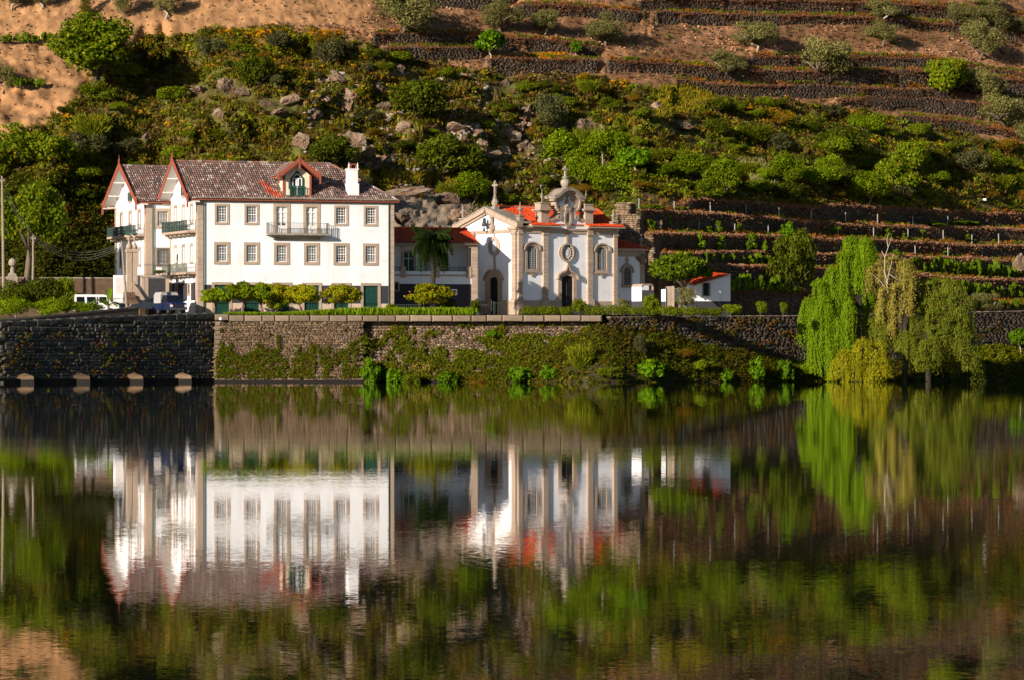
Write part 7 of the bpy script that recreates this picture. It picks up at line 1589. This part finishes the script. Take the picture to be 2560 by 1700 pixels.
ROCKS = [(578, 222, 66, 40, 32, 'big brown tilted rock slab above the main gable'), (612, 236, 44, 34, 20, 'brown block next to the big tilted slab'), (500, 232, 60, 30, 10, 'flat rock slab in the shade of the big tree'), (722, 258, 58, 34, -28, 'pale smooth tilted slab in the middle of the outcrop'), (700, 282, 46, 26, -20, 'pinkish slab right under the pale smooth one'), (786, 290, 36, 40, -30, 'tilted block at the end of the outcrop'), (668, 262, 44, 34, 15, 'brown block between the two groups of slabs'), (545, 290, 26, 40, 30, 'narrow pale rock standing in the bushes'),
    (752, 360, 44, 52, 10, 'pale grey pointed boulder above the dormer'), (362, 344, 18, 22, 0, 'small pale rock left above the roof'), (850, 195, 50, 16, 42, 'thin slab sloping down to the chimney side'), (885, 360, 58, 60, -30, 'large grey rock face above the chimney'), (905, 395, 80, 24, -35, 'long tilted slab just above the meadow'), (945, 410, 70, 22, -38, 'lowest long tilted slab above the meadow'), (868, 260, 30, 70, 10, 'dark upright rock right of the slabs'), (960, 270, 36, 26, -35, 'pale jagged rock left of the dark bush'),
    (945, 222, 28, 30, 20, 'small pointed rock near the dark bush'), (1000, 175, 36, 26, -20, 'grey rock below the stone wall'), (1265, 212, 34, 34, 10, 'white rock on the brown slope under the dark wall'), (1290, 225, 22, 30, -10, 'small white rock beside the larger white one'), (1225, 232, 40, 30, 15, 'grey rocks left of the white rock'), (1318, 290, 26, 60, 25, 'slanted pale rock left of the round tree'), (1300, 318, 44, 30, 20, 'grey rock beneath the slanted pale one'), (1275, 345, 50, 44, -15, 'craggy pale rock in the gully'), (1312, 372, 46, 44, 15, 'pale blocky rock lower in the gully'), (1232, 392, 60, 34, -20, 'brown red rock at the foot of the gully'), (1262, 385, 36, 40, 0, 'block at the lower end of the gully'),
    (1145, 325, 60, 30, 20, 'grey rock above the largest bush'), (1190, 330, 34, 24, 0, 'small grey rock above the largest bush'), (1468, 322, 60, 44, 10, 'shaded grey rock right of the round tree'), (1640, 272, 34, 34, -15, 'brown rock at the scrub edge'), (1560, 270, 22, 22, 10, 'small pale rock amid yellow flowers'), (1708, 320, 50, 36, 10, 'pinkish rock at the side of the scrub slope'), (1015, 318, 44, 32, -15, 'grey rock in the scrub above the meadow'), (1204, 368, 34, 40, 10, 'pale rock right of the largest bush')]
def clear_of_rocks(px, py, k=.5):
    ok = np.ones(np.shape(px), bool)
    for q in ROCKS: ok &= ((px - q[0]) / (q[2] * k + 3)) ** 2 + ((py - q[1] - 3) / (q[3] * k + 5)) ** 2 > 1
    return ok
# ------------------------------------------------------------------ shrubs of the scrub slope
cnt = 0; acc = []
kinds = ['bush', 'darkbush', 'greybush', 'brownbush', 'broom', 'yellow', 'bright']
LBL = {'bush': 'dull green rounded shrub in the scrub between the roofs and the terraces', 'darkbush': 'dark green dense shrub in the scrub between the roofs and the terraces', 'greybush': 'grey green fine leaved shrub in the scrub between the roofs and the terraces',
       'brownbush': 'brownish half dry shrub in the scrub between the roofs and the terraces', 'broom': 'upright green broom shrub in the scrub between the roofs and the terraces', 'yellow': 'yellow flowering shrub in the scrub', 'bright': 'fresh bright green shrub in the lower scrub above the vineyard'}
while len(acc) < 190:
    px = random.uniform(-20, 2580); lo = float(dry_line(px)); py = random.uniform(lo, 500 if px < 1580 else 490)
    if zones(np.array([px]), np.array([py]))[0] not in (0, 4): continue
    if 330 < px < 460 and py < 260 and px < 430: continue
    s = random.uniform(26, 74) * (1.15 if px > 1700 or px < 500 else .85)
    if not clear_of_rocks(np.array([px]), np.array([py + s * .2]), .8)[0]: continue
    if any((px - a) ** 2 + ((py - b) * 1.6) ** 2 < ((s + c) * .42) ** 2 for a, b, c in acc): continue
    if px < 1600:
        wts = [3, 2.2, 2.2, 3 if 800 < px < 1450 else 1.3, 1.8, .5, .1 if py < 380 else .6]
    else: wts = [3.2, 2.6, 1.2, 1.0, 1.4, .5, .4 if py < 380 else 2.2]
    if py < lo + 35: wts[5] += .9
    kd = random.choices(kinds, wts)[0]; acc.append((px, py, s)); h = s * random.uniform(.5, .8)
    hill_plant({'bush': 'shrub', 'darkbush': 'shrub', 'greybush': 'shrub', 'brownbush': 'dry_shrub', 'broom': 'broom_shrub', 'yellow': 'flowering_shrub', 'bright': 'shrub'}[kd], kd, px, py - h * .5, py + h * .5, s * 1.15, near_label(LBL[kd].split(' in the')[0], px, py, SSEEN), 'shrub', LBL[kd].split(' in the')[0] + 's', unit_h=.72)

# ------------------------------------------------------------------ undergrowth, dry grass, fringes (nobody could count them)
def tuft_proto(kind, r):
    if kind == 'low': return cloud([(0, 0, .12, .42, .42, .22), (.2, .1, .2, .25, .25, .2), (-.2, -.1, .15, .25, .25, .2)], 22, .23, .55, (1, 1, 1), r, .4, .12, .3)
    if kind == 'mini': return cloud([(0, 0, .12, .40, .40, .22), (.2, .1, .2, .22, .22, .2)], 9, .34, .5, (1, 1, 1), r, .4, .12, .2)
    n = 13; a = r.random(n) * 6.283; q = .18 * r.random(n); base = np.stack([q * np.cos(a), q * np.sin(a), np.zeros(n)], -1); d = np.stack([np.cos(a) * .35, np.sin(a) * .35, .8 + .4 * r.random(n)], -1); ln = .3 + .35 * r.random(n)
    V = leaf_quads(base + d * ln[:, None] * .5, np.cross(d, rdir(n, r)), ln, .24, r, 0, d * 6); return V, np.repeat(1 + (r.random((n, 1)) - .5) * .5 * np.ones((1, 3)), 4, 0)
def scatter(name, label, pos, size, col, kind, seed, m='leaf', squash=1.0):
    r = np.random.default_rng(seed); pr = [tuft_proto(kind, r) for _ in range(5)]; PV = []; PC = []; k = r.integers(0, 5, len(pos))
    for j in range(5):
        s = np.where(k == j)[0]
        if not len(s): continue
        V, c = pr[j]; a = r.random(len(s)) * 6.283; ca, sa = np.cos(a), np.sin(a); v = V.reshape(-1, 3); sz = size[s]
        X = (v[None, :, 0] * ca[:, None] - v[None, :, 1] * sa[:, None]) * sz[:, None] + pos[s, 0][:, None]; Yv = (v[None, :, 0] * sa[:, None] + v[None, :, 1] * ca[:, None]) * sz[:, None] + pos[s, 1][:, None]; Z = v[None, :, 2] * sz[:, None] * squash + pos[s, 2][:, None]
        PV.append(np.stack([X, Yv, Z], -1).reshape(-1, 3)); PC.append((col[s][:, None, :] * c[None]).reshape(-1, 3))
    V = np.concatenate(PV); c = np.concatenate(PC); o = link(name, np_mesh(name, V, quadsF(len(V) // 4), M[m], c)); print(name, len(V) // 4); return tag(o, label, kind='stuff')
def sample(n, x0, x1, y0, y1, seed): r = np.random.default_rng(seed); return r.uniform(x0, x1, n), r.uniform(y0, y1, n), r
px, py, r = sample(23500, -60, 2620, -30, 545, 91); z = zones(px, py); keep = (z == 0) | ((z == 4) & (r.random(len(px)) < .8)) | ((z == 5) & (r.random(len(px)) < .0)); 
keep &= ~((np.abs(px - 1075) < 100) & (py > 462)); keep &= clear_of_rocks(px, py, .55); px, py, z = px[keep], py[keep], z[keep]; n = len(px)
pos = hill_P(px, py); pos[:, 1] -= .1; f1 = fbm(px / 55, py / 35, 201, 4); f2 = fbm(px / 22, py / 14, 211, 3); col = np.zeros((n, 3))
pc = np.array([(0.070, 0.100, 0.016), (0.030, 0.050, 0.010), (0.105, 0.115, 0.030), (0.055, 0.050, 0.045), (0.060, 0.042, 0.035), (0.065, 0.125, 0.016), (0.24, 0.16, 0.012)])
q = r.random(n); mid = np.exp(-((px - 1080) / 330) ** 2 - ((py - 250) / 160) ** 2)
wts = np.stack([1.2 + 0 * px, 1.0 + 0 * px, 1.0 + 0 * px, .5 + 2.2 * mid + 4 * (f1 > .55), .06 + 1.0 * mid * (f1 > .52), .5 + 2.0 * ((px > 1550) & (f1 < .48)), .03 + 1.8 * ((f2 > .60) & ((px < 1000) & (py < 200) & (px > 420) | (px > 1500) & (py < 310)))], -1); wts /= wts.sum(1)[:, None]; cs = wts.cumsum(1)
ki = (q[:, None] > cs).sum(1).clip(0, 6); col = pc[ki] * (1 + (r.random((n, 1)) - .5) * .6) * (.55 + .85 * fbm(px / 95, py / 45, 281, 3))[:, None]
scatter('undergrowth', 'low green and brown scrub covering the rocky slope', pos, .75 + 1.0 * r.random(n) ** 1.5, col, 'low', 301)
px, py, r = sample(3400, -60, 300, 440, 700, 291); pos = hill_P(px, py); pos[:, 1] -= .1; n = len(px); f1 = fbm(px / 50, py / 25, 251, 3)  # tufts below have the slope's shade put into their dark green
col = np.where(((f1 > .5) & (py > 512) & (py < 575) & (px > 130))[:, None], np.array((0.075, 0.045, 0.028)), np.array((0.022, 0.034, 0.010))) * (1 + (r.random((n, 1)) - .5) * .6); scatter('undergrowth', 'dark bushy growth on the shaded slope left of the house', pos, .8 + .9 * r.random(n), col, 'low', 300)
px, py, r = sample(9000, -60, 2620, -40, 300, 92); z = zones(px, py); keep = (z == 2) & (r.random(len(px)) < .8) | (z == 1) & (r.random(len(px)) < .05) | (z == 0) & (r.random(len(px)) < .1); px, py = px[keep], py[keep]; n = len(px); pos = hill_P(px, py); pos[:, 1] -= .08
f1 = fbm(px / 50, py / 20, 221, 3); col = np.where((f1 > .52)[:, None], np.array((0.17, 0.075, 0.032)), np.array((0.20, 0.125, 0.065))) * (1 + (r.random((n, 1)) - .5) * .6); g = r.random(n) < .10; col[g] = (0.08, 0.12, 0.02)
scatter('dry_grass', 'brown dry weeds and grass on the upper terraces', pos, .35 + .45 * r.random(n), col, 'grass', 302, 'straw')
px, py, r = sample(7500, -60, 2620, 40, 500, 292); z = zones(px, py); k = (z == 0) & clear_of_rocks(px, py, .55) & (fbm(px / 40, py / 25, 295, 3) > .5); px, py = px[k], py[k]; n = len(px); pos = hill_P(px, py); pos[:, 1] -= .12
col = np.array([(0.075, 0.095, 0.03), (0.085, 0.09, 0.09), (0.075, 0.065, 0.07), (0.05, 0.08, 0.02)])[r.integers(0, 4, n)] * (1 + (r.random((n, 1)) - .5) * .5); scatter('scrub_grass', 'tall dry and green grass among the scrub', pos, .7 + .8 * r.random(n), col, 'grass', 299)
# brown fringe hanging over the wall tops, green strips behind it
PX = []; PY = []; SZ = []; CL = []; PX2 = []; PY2 = []; CL2 = []
r = np.random.default_rng(93)
for j, (lab, k) in enumerate(TWK):
    L = k[-1, 0] - k[0, 0]; n = int(L * 1.7); x = r.uniform(k[0, 0], k[-1, 0], n); y = np.interp(x, k[:, 0], k[:, 1]) + (fbm(x / 40, x * 0 + j + 1, 61, 3) - .5) * 7
    PX.append(x); PY.append(y + np.where(r.random(n) < .28, np.abs(r.normal(size=n)) * 9, r.normal(size=n) * 2.2) + 1.0); lower = 1 <= j <= 5; base = np.array((0.30, 0.15, 0.08)) if lower else np.array((0.19, 0.085, 0.042)); CL.append(base * (1 + (r.random((n, 1)) - .5) * .6)); SZ.append(np.full(n, .55 if lower else .42))
    n = int(L * (.6 if lower else .6)); x = r.uniform(k[0, 0], k[-1, 0], n); y = np.interp(x, k[:, 0], k[:, 1]) - r.random(n) * 6 - 2; PX2.append(x); PY2.append(y); g = fbm(x / 30, x * 0 + 5 * j, 62, 3) > (.47 if lower else .49); c = np.where(g[:, None], np.array((0.08, 0.14, 0.016)), np.array((0.17, 0.10, 0.05))); CL2.append(c * (1 + (r.random((n, 1)) - .5) * .5))
x = np.concatenate(PX); y = np.concatenate(PY); pos = hill_P(x, y); pos[:, 1] -= .32; scatter('fringe_grass', 'brown dry growth hanging over the terrace wall tops', pos, np.concatenate(SZ) * (1 + .5 * r.random(len(x))), np.concatenate(CL), 'mini', 303, 'straw', .8)
x = np.concatenate(PX2); y = np.concatenate(PY2); pos = hill_P(x, y); pos[:, 1] -= .1; scatter('terrace_grass', 'green and brown grass along the terraces', pos, .35 + .35 * r.random(len(x)), np.concatenate(CL2), 'grass', 304)
# vineyard slope weeds, meadow, pale grass patch, orange flower strips
def strip(n, poly, cols, sz, kind, name, label, seed, m='leaf', Yf=None):
    P_ = np.array(poly, float); r = np.random.default_rng(seed); x = r.uniform(P_[:, 0].min(), P_[:, 0].max(), n * 3); y = r.uniform(P_[:, 1].min(), P_[:, 1].max(), n * 3); k = in_poly(x, y, poly); x, y = x[k][:n], y[k][:n]; pos = hill_P(x, y) if Yf is None else Yf(x, y); pos[:, 1] -= .12
    c = np.array(cols)[r.integers(0, len(cols), len(x))] * (1 + (r.random((len(x), 1)) - .5) * .5); return scatter(name, label, pos, sz * (.7 + .6 * r.random(len(x))), c, kind, seed, m)
strip(1700, [(905, 430), (1215, 436), (1215, 470), (1130, 466), (905, 462)], [(0.11, 0.13, 0.035), (0.08, 0.12, 0.03), (0.13, 0.12, 0.05)], .75, 'grass', 'meadow_grass', 'yellow green meadow grass on the ledge behind the chimney', 311)
strip(900, [(1840, 405), (1900, 400), (1965, 470), (1900, 480)], [(0.24, 0.22, 0.07), (0.19, 0.18, 0.06)], .9, 'grass', 'tall_dry_grass', 'pale tall dry grass patch in the lower scrub', 312, 'straw')
strip(1500, [(1650, 222), (1745, 215), (1800, 262), (1700, 290), (1640, 300)], [(0.10, 0.13, 0.03), (0.14, 0.14, 0.03), (0.08, 0.11, 0.03)], .8, 'grass', 'tall_green_grass', 'tall yellow green grass at the end of the scrub ledge', 313)
FLC = [(0.46, 0.28, 0.012), (0.38, 0.25, 0.015), (0.42, 0.30, 0.02), (0.10, 0.11, 0.02)]
for j, (pl, n) in enumerate([([(545, 74), (680, 76), (680, 88), (550, 86)], 380), ([(770, 76), (858, 76), (855, 88), (775, 92)], 240), ([(1330, 133), (1420, 129), (1418, 147), (1350, 150)], 240), ([(1890, 271), (1985, 278), (1984, 290), (1900, 288)], 260), ([(1710, 158), (1762, 156), (1760, 168), (1715, 166)], 110), ([(345, 100), (385, 100), (385, 108), (350, 108)], 50), ([(560, 86), (760, 92), (740, 180), (590, 150)], 260), ([(1840, 262), (1900, 262), (1960, 275), (1860, 282)], 120), ([(1490, 215), (1530, 215), (1530, 262), (1495, 262)], 90), ([(700, 130), (830, 150), (860, 200), (720, 190)], 150)]):
    strip(n, pl, FLC, .42, 'low', 'yellow_flowers', 'patch of yellow orange flowers on the hillside', 320 + j)
px, py, r = sample(3600, 1560, 2620, 490, 790, 94); z = zones(px, py); px, py = px[z == 3], py[z == 3]; n = len(px); pos = hill_P(px, py); pos[:, 1] -= .1; col = np.array([(0.10, 0.14, 0.02), (0.18, 0.10, 0.05), (0.15, 0.085, 0.04), (0.07, 0.10, 0.02)])[r.integers(0, 4, n)] * (1 + (r.random((n, 1)) - .5) * .5)
scatter('terrace_weeds', 'weeds and dry grass between the vineyard walls', pos, .3 + .4 * r.random(n), col, 'grass', 305)
# grass bed along the quay
n = 2600; r = np.random.default_rng(95); x = r.uniform(P(562, 0, 390.5)[0], P(1186, 0, 390.5)[0], n); y = r.uniform(389.4, 391.6, n); pos = np.stack([x, y, np.full(n, GZ - .02)], -1); fade = np.clip((x + 27) / 12, .45, 1)
col = np.array([(0.065, 0.155, 0.016), (0.055, 0.135, 0.014), (0.09, 0.17, 0.02)])[r.integers(0, 3, n)] * (1 + (r.random((n, 1)) - .5) * .4); scatter('tall_grass', 'long bed of tall bright green grass on the quay edge', pos, (.85 + .4 * r.random(n)) * fade, col, 'grass', 306)
# ivy and climbing weeds on the river walls
def wallP(px, py, S, batter, lift):
    A = np.array(S, float); k = (px - 1280) / FP; Y = np.full(px.shape, A[0, 1]); 
    for i in range(len(A) - 1):
        (x0, y0), (x1, y1) = A[i], A[i + 1]; t = (k * y0 - x0) / ((x1 - x0) - k * (y1 - y0)); y = y0 + t * (y1 - y0); m = (t >= 0) & (t <= 1); Y[m] = y[m]
    z = CAMZ + (HY - py) * Y / FP; Y = Y - batter * (6 - z) - lift; return np.stack([k * Y, Y, CAMZ + (HY - py) * Y / FP], -1)
r = np.random.default_rng(96); x = r.uniform(540, 925, 8000); y = r.uniform(800, 946, 8000); d = .55 * fbm(x / 12, y / 24, 231, 4) + .45 * fbm(x / 40, y / 50, 232, 3); gate = np.interp(y, [805, 840, 870, 900, 946], [.66, .55, .49, .44, .42]) + .05 * ((x > 760) & (x < 810)) + .07 * (x > 700) * (y < 870); k = d > gate; x, y = x[k], y[k]
c = np.array([(0.05, 0.105, 0.012), (0.07, 0.12, 0.016), (0.035, 0.075, 0.010), (0.07, 0.065, 0.025)])[r.integers(0, 4, len(x))] * (1 + (r.random((len(x), 1)) - .5) * .5); scatter('ivy', 'green climbing plants on the sunlit quay wall below the house', wallP(x, y, S1, .09, .22), .24 + .30 * r.random(len(x)), c, 'mini', 307)
x = r.uniform(925, 1520, 12000); y = r.uniform(806, 950, 12000); d = .6 * fbm(x / 12, y / 18, 241, 4) + .4 * fbm(x / 40, y / 30, 242, 3); gate = np.interp(y, [806, 850, 885, 930], [.63, .56, .48, .36]) - .12 * (x > 1280) * (y > 835); k = d > gate; x, y = x[k], y[k]
c = np.array([(0.055, 0.10, 0.012), (0.065, 0.10, 0.018), (0.035, 0.07, 0.010), (0.055, 0.055, 0.03), (0.06, 0.11, 0.012)])[r.integers(0, 5, len(x))] * (1 + (r.random((len(x), 1)) - .5) * .5); scatter('ivy', 'weeds and creepers on the rubble wall below the chapel', wallP(x, y, S2, .07, .3), .26 + .36 * r.random(len(x)), c, 'mini', 308)
x = r.uniform(0, 530, 900); y = r.uniform(830, 945, 900); d = fbm(x / 24, y / 24, 251, 4); k = d > .55; x, y = x[k], y[k]; c = np.array([(0.06, 0.10, 0.014), (0.10, 0.13, 0.02), (0.12, 0.06, 0.05)])[r.integers(0, 3, len(x))]
scatter('ivy', 'sparse weeds on the shaded wall of the river road', wallP(x, y, [Q[0], (-36.4, 377.6), Q[1]], .02, .3), .25 + .25 * r.random(len(x)), c, 'mini', 309)
x = r.uniform(1530, 2500, 3500); y = r.uniform(795, 900, 3500); d = fbm(x / 24, y / 20, 261, 4); k = d > .60; x, y = x[k], y[k]; c = np.array([(0.045, 0.08, 0.012), (0.08, 0.06, 0.025), (0.11, 0.065, 0.03)])[r.integers(0, 3, len(x))]
scatter('ivy', 'sparse weeds on the dark wall behind the bank', wallP(x, y, S3, .05, .2), .25 + .25 * r.random(len(x)), c, 'mini', 310)
# bank growth
def bankP(px, t):
    i = np.clip(np.interp(px, bx, np.arange(len(bx))), 0, len(bx) - 1.001); a = i.astype(int); f = (i - a)[:, None]; j = np.clip(t * (nrB - 1), 0, nrB - 1.001); b = j.astype(int); g = (j - b)[:, None]
    return (BV[b, a] * (1 - f) + BV[b, a + 1] * f) * (1 - g) + (BV[b + 1, a] * (1 - f) + BV[b + 1, a + 1] * f) * g
nrB = BV.shape[0]
n = 6600; x = r.uniform(1120, 2740, n); t = r.random(n) ** .85 * .99 + .01; f1 = fbm(x / 60, t * 6, 271, 3); pos = bankP(x, t); c = np.array([(0.048, 0.068, 0.012), (0.030, 0.055, 0.009), (0.062, 0.072, 0.014), (0.042, 0.080, 0.010), (0.040, 0.048, 0.020)])[np.clip((f1 * 9 - 2 + r.random(n) * 1.6).astype(int), 0, 4)] * (1 + (r.random((n, 1)) - .5) * .6)
rgt = x > 2380; c[rgt & (t > .5)] = np.array((0.075, 0.12, 0.015)); scatter('bank_undergrowth', 'olive and brown creepers covering the river bank', pos, .6 + .5 * r.random(n), c, 'low', 330)
for px, t, w, h, kd, lab in [(925, 0, 1.9, 3.0, 'fig', 'bright fig bush growing in the dark angle of the quay wall'), (985, 0, 1.5, 2.1, 'fig', 'bright leafy bush at the water edge next to the dark wall angle'), (1030, 0, 1.8, 1.9, 'bush', 'green bush at the water line beside white flowers'), (1120, 0, 2.2, 1.5, 'fig', 'low bushy plants at the water line under the rubble wall'), (1190, 0, 1.9, 1.6, 'brownbush', 'brownish twiggy bush at the water line'),
    (1300, .1, 2.6, 2.0, 'fig', 'leafy green bush low on the bank below the chapel door'), (1372, .1, 1.8, 1.8, 'fig', 'small leafy bush at the water line below the chapel portal'), (1450, .2, 2.2, 2.2, 'broom', 'feathery yellow green bush on the steep bank'), (1595, .45, 1.4, 2.4, 'greybush', 'pale upright bush on the bank with a red flowering plant above'), (1620, .08, 2.9, 2.3, 'fig', 'large bright leafy bush at the water line below the annex'),
    (1810, .05, 1.6, 1.5, 'fig', 'small bright bush at the water line below the shed'), (1885, .08, 2.0, 2.9, 'fig', 'tall bright leafy bush on the bank, second before the willow'), (1960, .08, 1.9, 3.0, 'fig', 'tall leafy bush on the bank, next before the willow'), (1750, .3, 2.4, 1.9, 'bush', 'olive green bush in the middle of the bank below the shed'), (1520, .1, 2.4, 1.6, 'bush', 'dull green bush at the water line under the mound'), (2010, .3, 1.9, 2.1, 'bright', 'green bush tucked under the hanging willow'), (1700, .55, 2.2, 1.6, 'brownbush', 'brown creeper mound high on the bank')]:
    if px < 1150: pos = np.array([P(px, 955, 386.9)]); pos[0][2] = -.1
    else: pos = bankP(np.array([float(px)]), np.array([t]))
    plant('riverside_bush', kd, tuple(pos[0]), w * 1.25, h / .72, lab, 'shrub', i=random.randrange(3), sink=.22 if kd != 'broom' else .02)
# hanging bush, white flowers and red flowers
p_ = wallP(np.array([1232.]), np.array([850.]), S2, .07, .2)[0]; plant('wall_bush', 'fig', tuple(p_), 1.7, 1.3, 'bright fig bush growing out of the rubble wall under the chapel door', 'shrub', i=2)
x = r.uniform(1030, 1075, 60); y = r.uniform(908, 930, 60); scatter('white_flowers', 'cluster of small white flowers near the water line', wallP(x, y, S2, .07, .9), np.full(60, .13), np.full((60, 3), .4), 'low', 331)
x = r.normal(1622, 3, 16); y = r.uniform(818, 840, 16); scatter('red_flowers', 'small red flowering plant on the dark quay wall', wallP(x, y, S3, .05, .3), np.full(16, .13), np.tile(np.array((.3, .03, .01)), (16, 1)), 'low', 332)
# potted and trough plants of the entrance terrace
x0_, Y0_, z0_ = P(398, 684, 402.2); plant('trough_plants', 'darkbush', (x0_, 402.2, z0_ - .1), 1.4, .7, 'low trough of dark plants on the entrance terrace', 'plant', i=0)

# ------------------------------------------------------------------ rocks
def rock_mesh(seed):
    r = random.Random(seed); bm = bmesh.new(); bmesh.ops.create_icosphere(bm, subdivisions=4, radius=1); sd = Vector((r.uniform(-.4, .4), r.uniform(-.4, .4), 1)).normalized()
    pl_ = [(Vector((r.uniform(-1, 1), r.uniform(-1, 1), r.uniform(-1, 1))).normalized(), r.uniform(.42, .8)) for _ in range(12)]
    co = np.array([v.co[:] for v in bm.verts]); n1 = fbm(co[:, 0] * 3 + 9 + seed, co[:, 2] * 3 + 9 + co[:, 1] * 2, seed, 4); 
    for v, q1 in zip(bm.verts, n1):
        for n_, d in pl_:
            q = v.co.dot(n_)
            if q > d: v.co -= n_ * (q - d) * .92
        s_ = v.co.dot(sd) * 4.5 + seed; st = (s_ - math.floor(s_)); v.co *= 1 + (q1 - .5) * .42 + (.09 * (st < .25) * -1)
    me = bpy.data.meshes.new('rock'); bm.to_mesh(me); bm.free(); me.materials.append(M['rock']); return me
RM = [rock_mesh(s) for s in range(8)]
def rock(px, py, wpx, hpx, tilt, label, name='boulder', group=None, Y=None, d=1.0):
    Y = float(hill_Y(px, py)[0]) + .15 if Y is None else Y; o = link(name, random.choice(RM), None, P(px, py, Y)); m = Y / FP; o.scale = (wpx * m * .54, wpx * m * .45 * d, hpx * m * .54); o.rotation_euler = (random.uniform(-.3, .3), R(tilt), random.uniform(-.6, .6)); return tag(o, label, 'rock', group)
for px, py, w_, h_, tl, lab in ROCKS:
    rock(px, py, w_ * 1.12, h_ * 1.12, tl, lab, d=1.5)
for px, py, w_, h_, Y, lab in [(1120, 500, 60, 40, 432, 'bare rock directly behind the palm and the wing'), (1005, 545, 56, 44, 428, 'dark overhanging rock behind the house end'), (1015, 478, 130, 18, 430, 'flat rock ledge under the meadow'), (1150, 540, 80, 60, 430, 'bare rock between the wing roof and the chapel gable'), (1180, 580, 60, 50, 431, 'rough rock low behind the chapel gable'), (1560, 610, 46, 44, 437, 'rough rock behind the chapel annex roof'), (1600, 650, 40, 44, 430.5, 'rock beside the umbrella tree'), (2550, 660, 36, 56, 472, 'grey boulder at the side edge above the lower vines')]:
    rock(px, py, w_, h_, 0, lab, Y=Y, d=1.2)
# rough masonry pier by the annex (ends of the terraces catch the sun)
for j, (px0, px1, t, b, Y) in enumerate([(1545, 1598, 537, 600, 435.5), (1604, 1632, 596, 640, 431.0), (1540, 1575, 508, 560, 438)]):
    a = P(px0, b, Y); c_ = P(px1, b, Y - .8); L = math.hypot(c_[0] - a[0], c_[1] - a[1]); zt_ = P(px0, t, Y)[2]; pts = [(a[0], a[1]), (c_[0], c_[1])]
    cen, tan, hw2, hh2 = lay(pts, lambda s: a[2] - (1.0 if j == 1 else 2.5), lambda s: zt_, .25, .6, .2, 700 + j); V, F = stone_array(cen, tan, hw2, hh2, np.full(len(cen), .16), 70 + j, .3); c = stone_cols(len(cen), (0.21, 0.15, 0.095), 71 + j, .4)
    o = MB(); o.box(0, L, .1, 1.4, a[2] - (1.0 if j == 1 else 2.5), zt_ - .05); ro = o.build('stone_pier', M['mortar'], loc=(a[0], a[1], 0), rz=math.atan2(pts[1][1] - pts[0][1], pts[1][0] - pts[0][0]))
    tag(ro, ['sunlit rough stone pier ending the vineyard wall behind the annex', 'smaller sunlit stone pier above the umbrella tree', 'uppermost rough stone pier behind the chapel finial'][j], 'stone wall')
    ch_ = link('stone', np_mesh('stone', V.reshape(-1, 3), F, M['stone_rubble'], np.repeat(c, 8, 0)), ro); ch_.matrix_parent_inverse = Matrix.LocRotScale(ro.location, ro.rotation_euler, None).inverted(); tag(ch_, kind='stuff')
# scree on the brown slopes and stones on the sandy slope
px, py, r = sample(9000, -40, 2600, -20, 300, 97); z = zones(px, py); f = fbm(px / 60, py / 25, 31, 4); k = ((z == 2) & (f > .5)) | ((z == 1) & (r.random(len(px)) < .16)); px, py = px[k], py[k]; n = len(px); pos = hill_P(px, py); pos[:, 1] -= .05; a = r.random(n) * 6.283
V, F = stone_array(pos, np.stack([np.cos(a) + .01, np.sin(a), 0 * a], -1), .07 + .13 * r.random(n) ** 2, .05 + .09 * r.random(n) ** 2, .06 + .1 * r.random(n), 98, .5); c = stone_cols(n, (0.34, 0.19, 0.105), 99, .3)
tag(link('scree_stones', np_mesh('scree_stones', V.reshape(-1, 3), F, M['stone_rubble'], np.repeat(c, 8, 0))), 'loose brown stones scattered on the open slopes', kind='stuff')
px, py, r = sample(2100, 760, 1420, 180, 470, 197); k = (zones(px, py) == 0) & (fbm(px / 40, py / 30, 333, 3) > .5); px, py = px[k], py[k]; n = len(px); pos = hill_P(px, py); pos[:, 1] -= .2; a = r.random(n) * 1.2
V, F = stone_array(pos, np.stack([np.cos(a), np.sin(a), 0 * a], -1), .12 + .3 * r.random(n) ** 2, .10 + .25 * r.random(n) ** 2, .1 + .25 * r.random(n), 198, .6); c = stone_cols(n, (0.22, 0.185, 0.15), 199, .45, (0.20, 0.11, 0.065), .4)
tag(link('slope_stones', np_mesh('slope_stones', V.reshape(-1, 3), F, M['stone_rubble'], np.repeat(c, 8, 0))), 'broken pale stones among the scrub above the meadow', kind='stuff')
print('objects', len(bpy.data.objects))
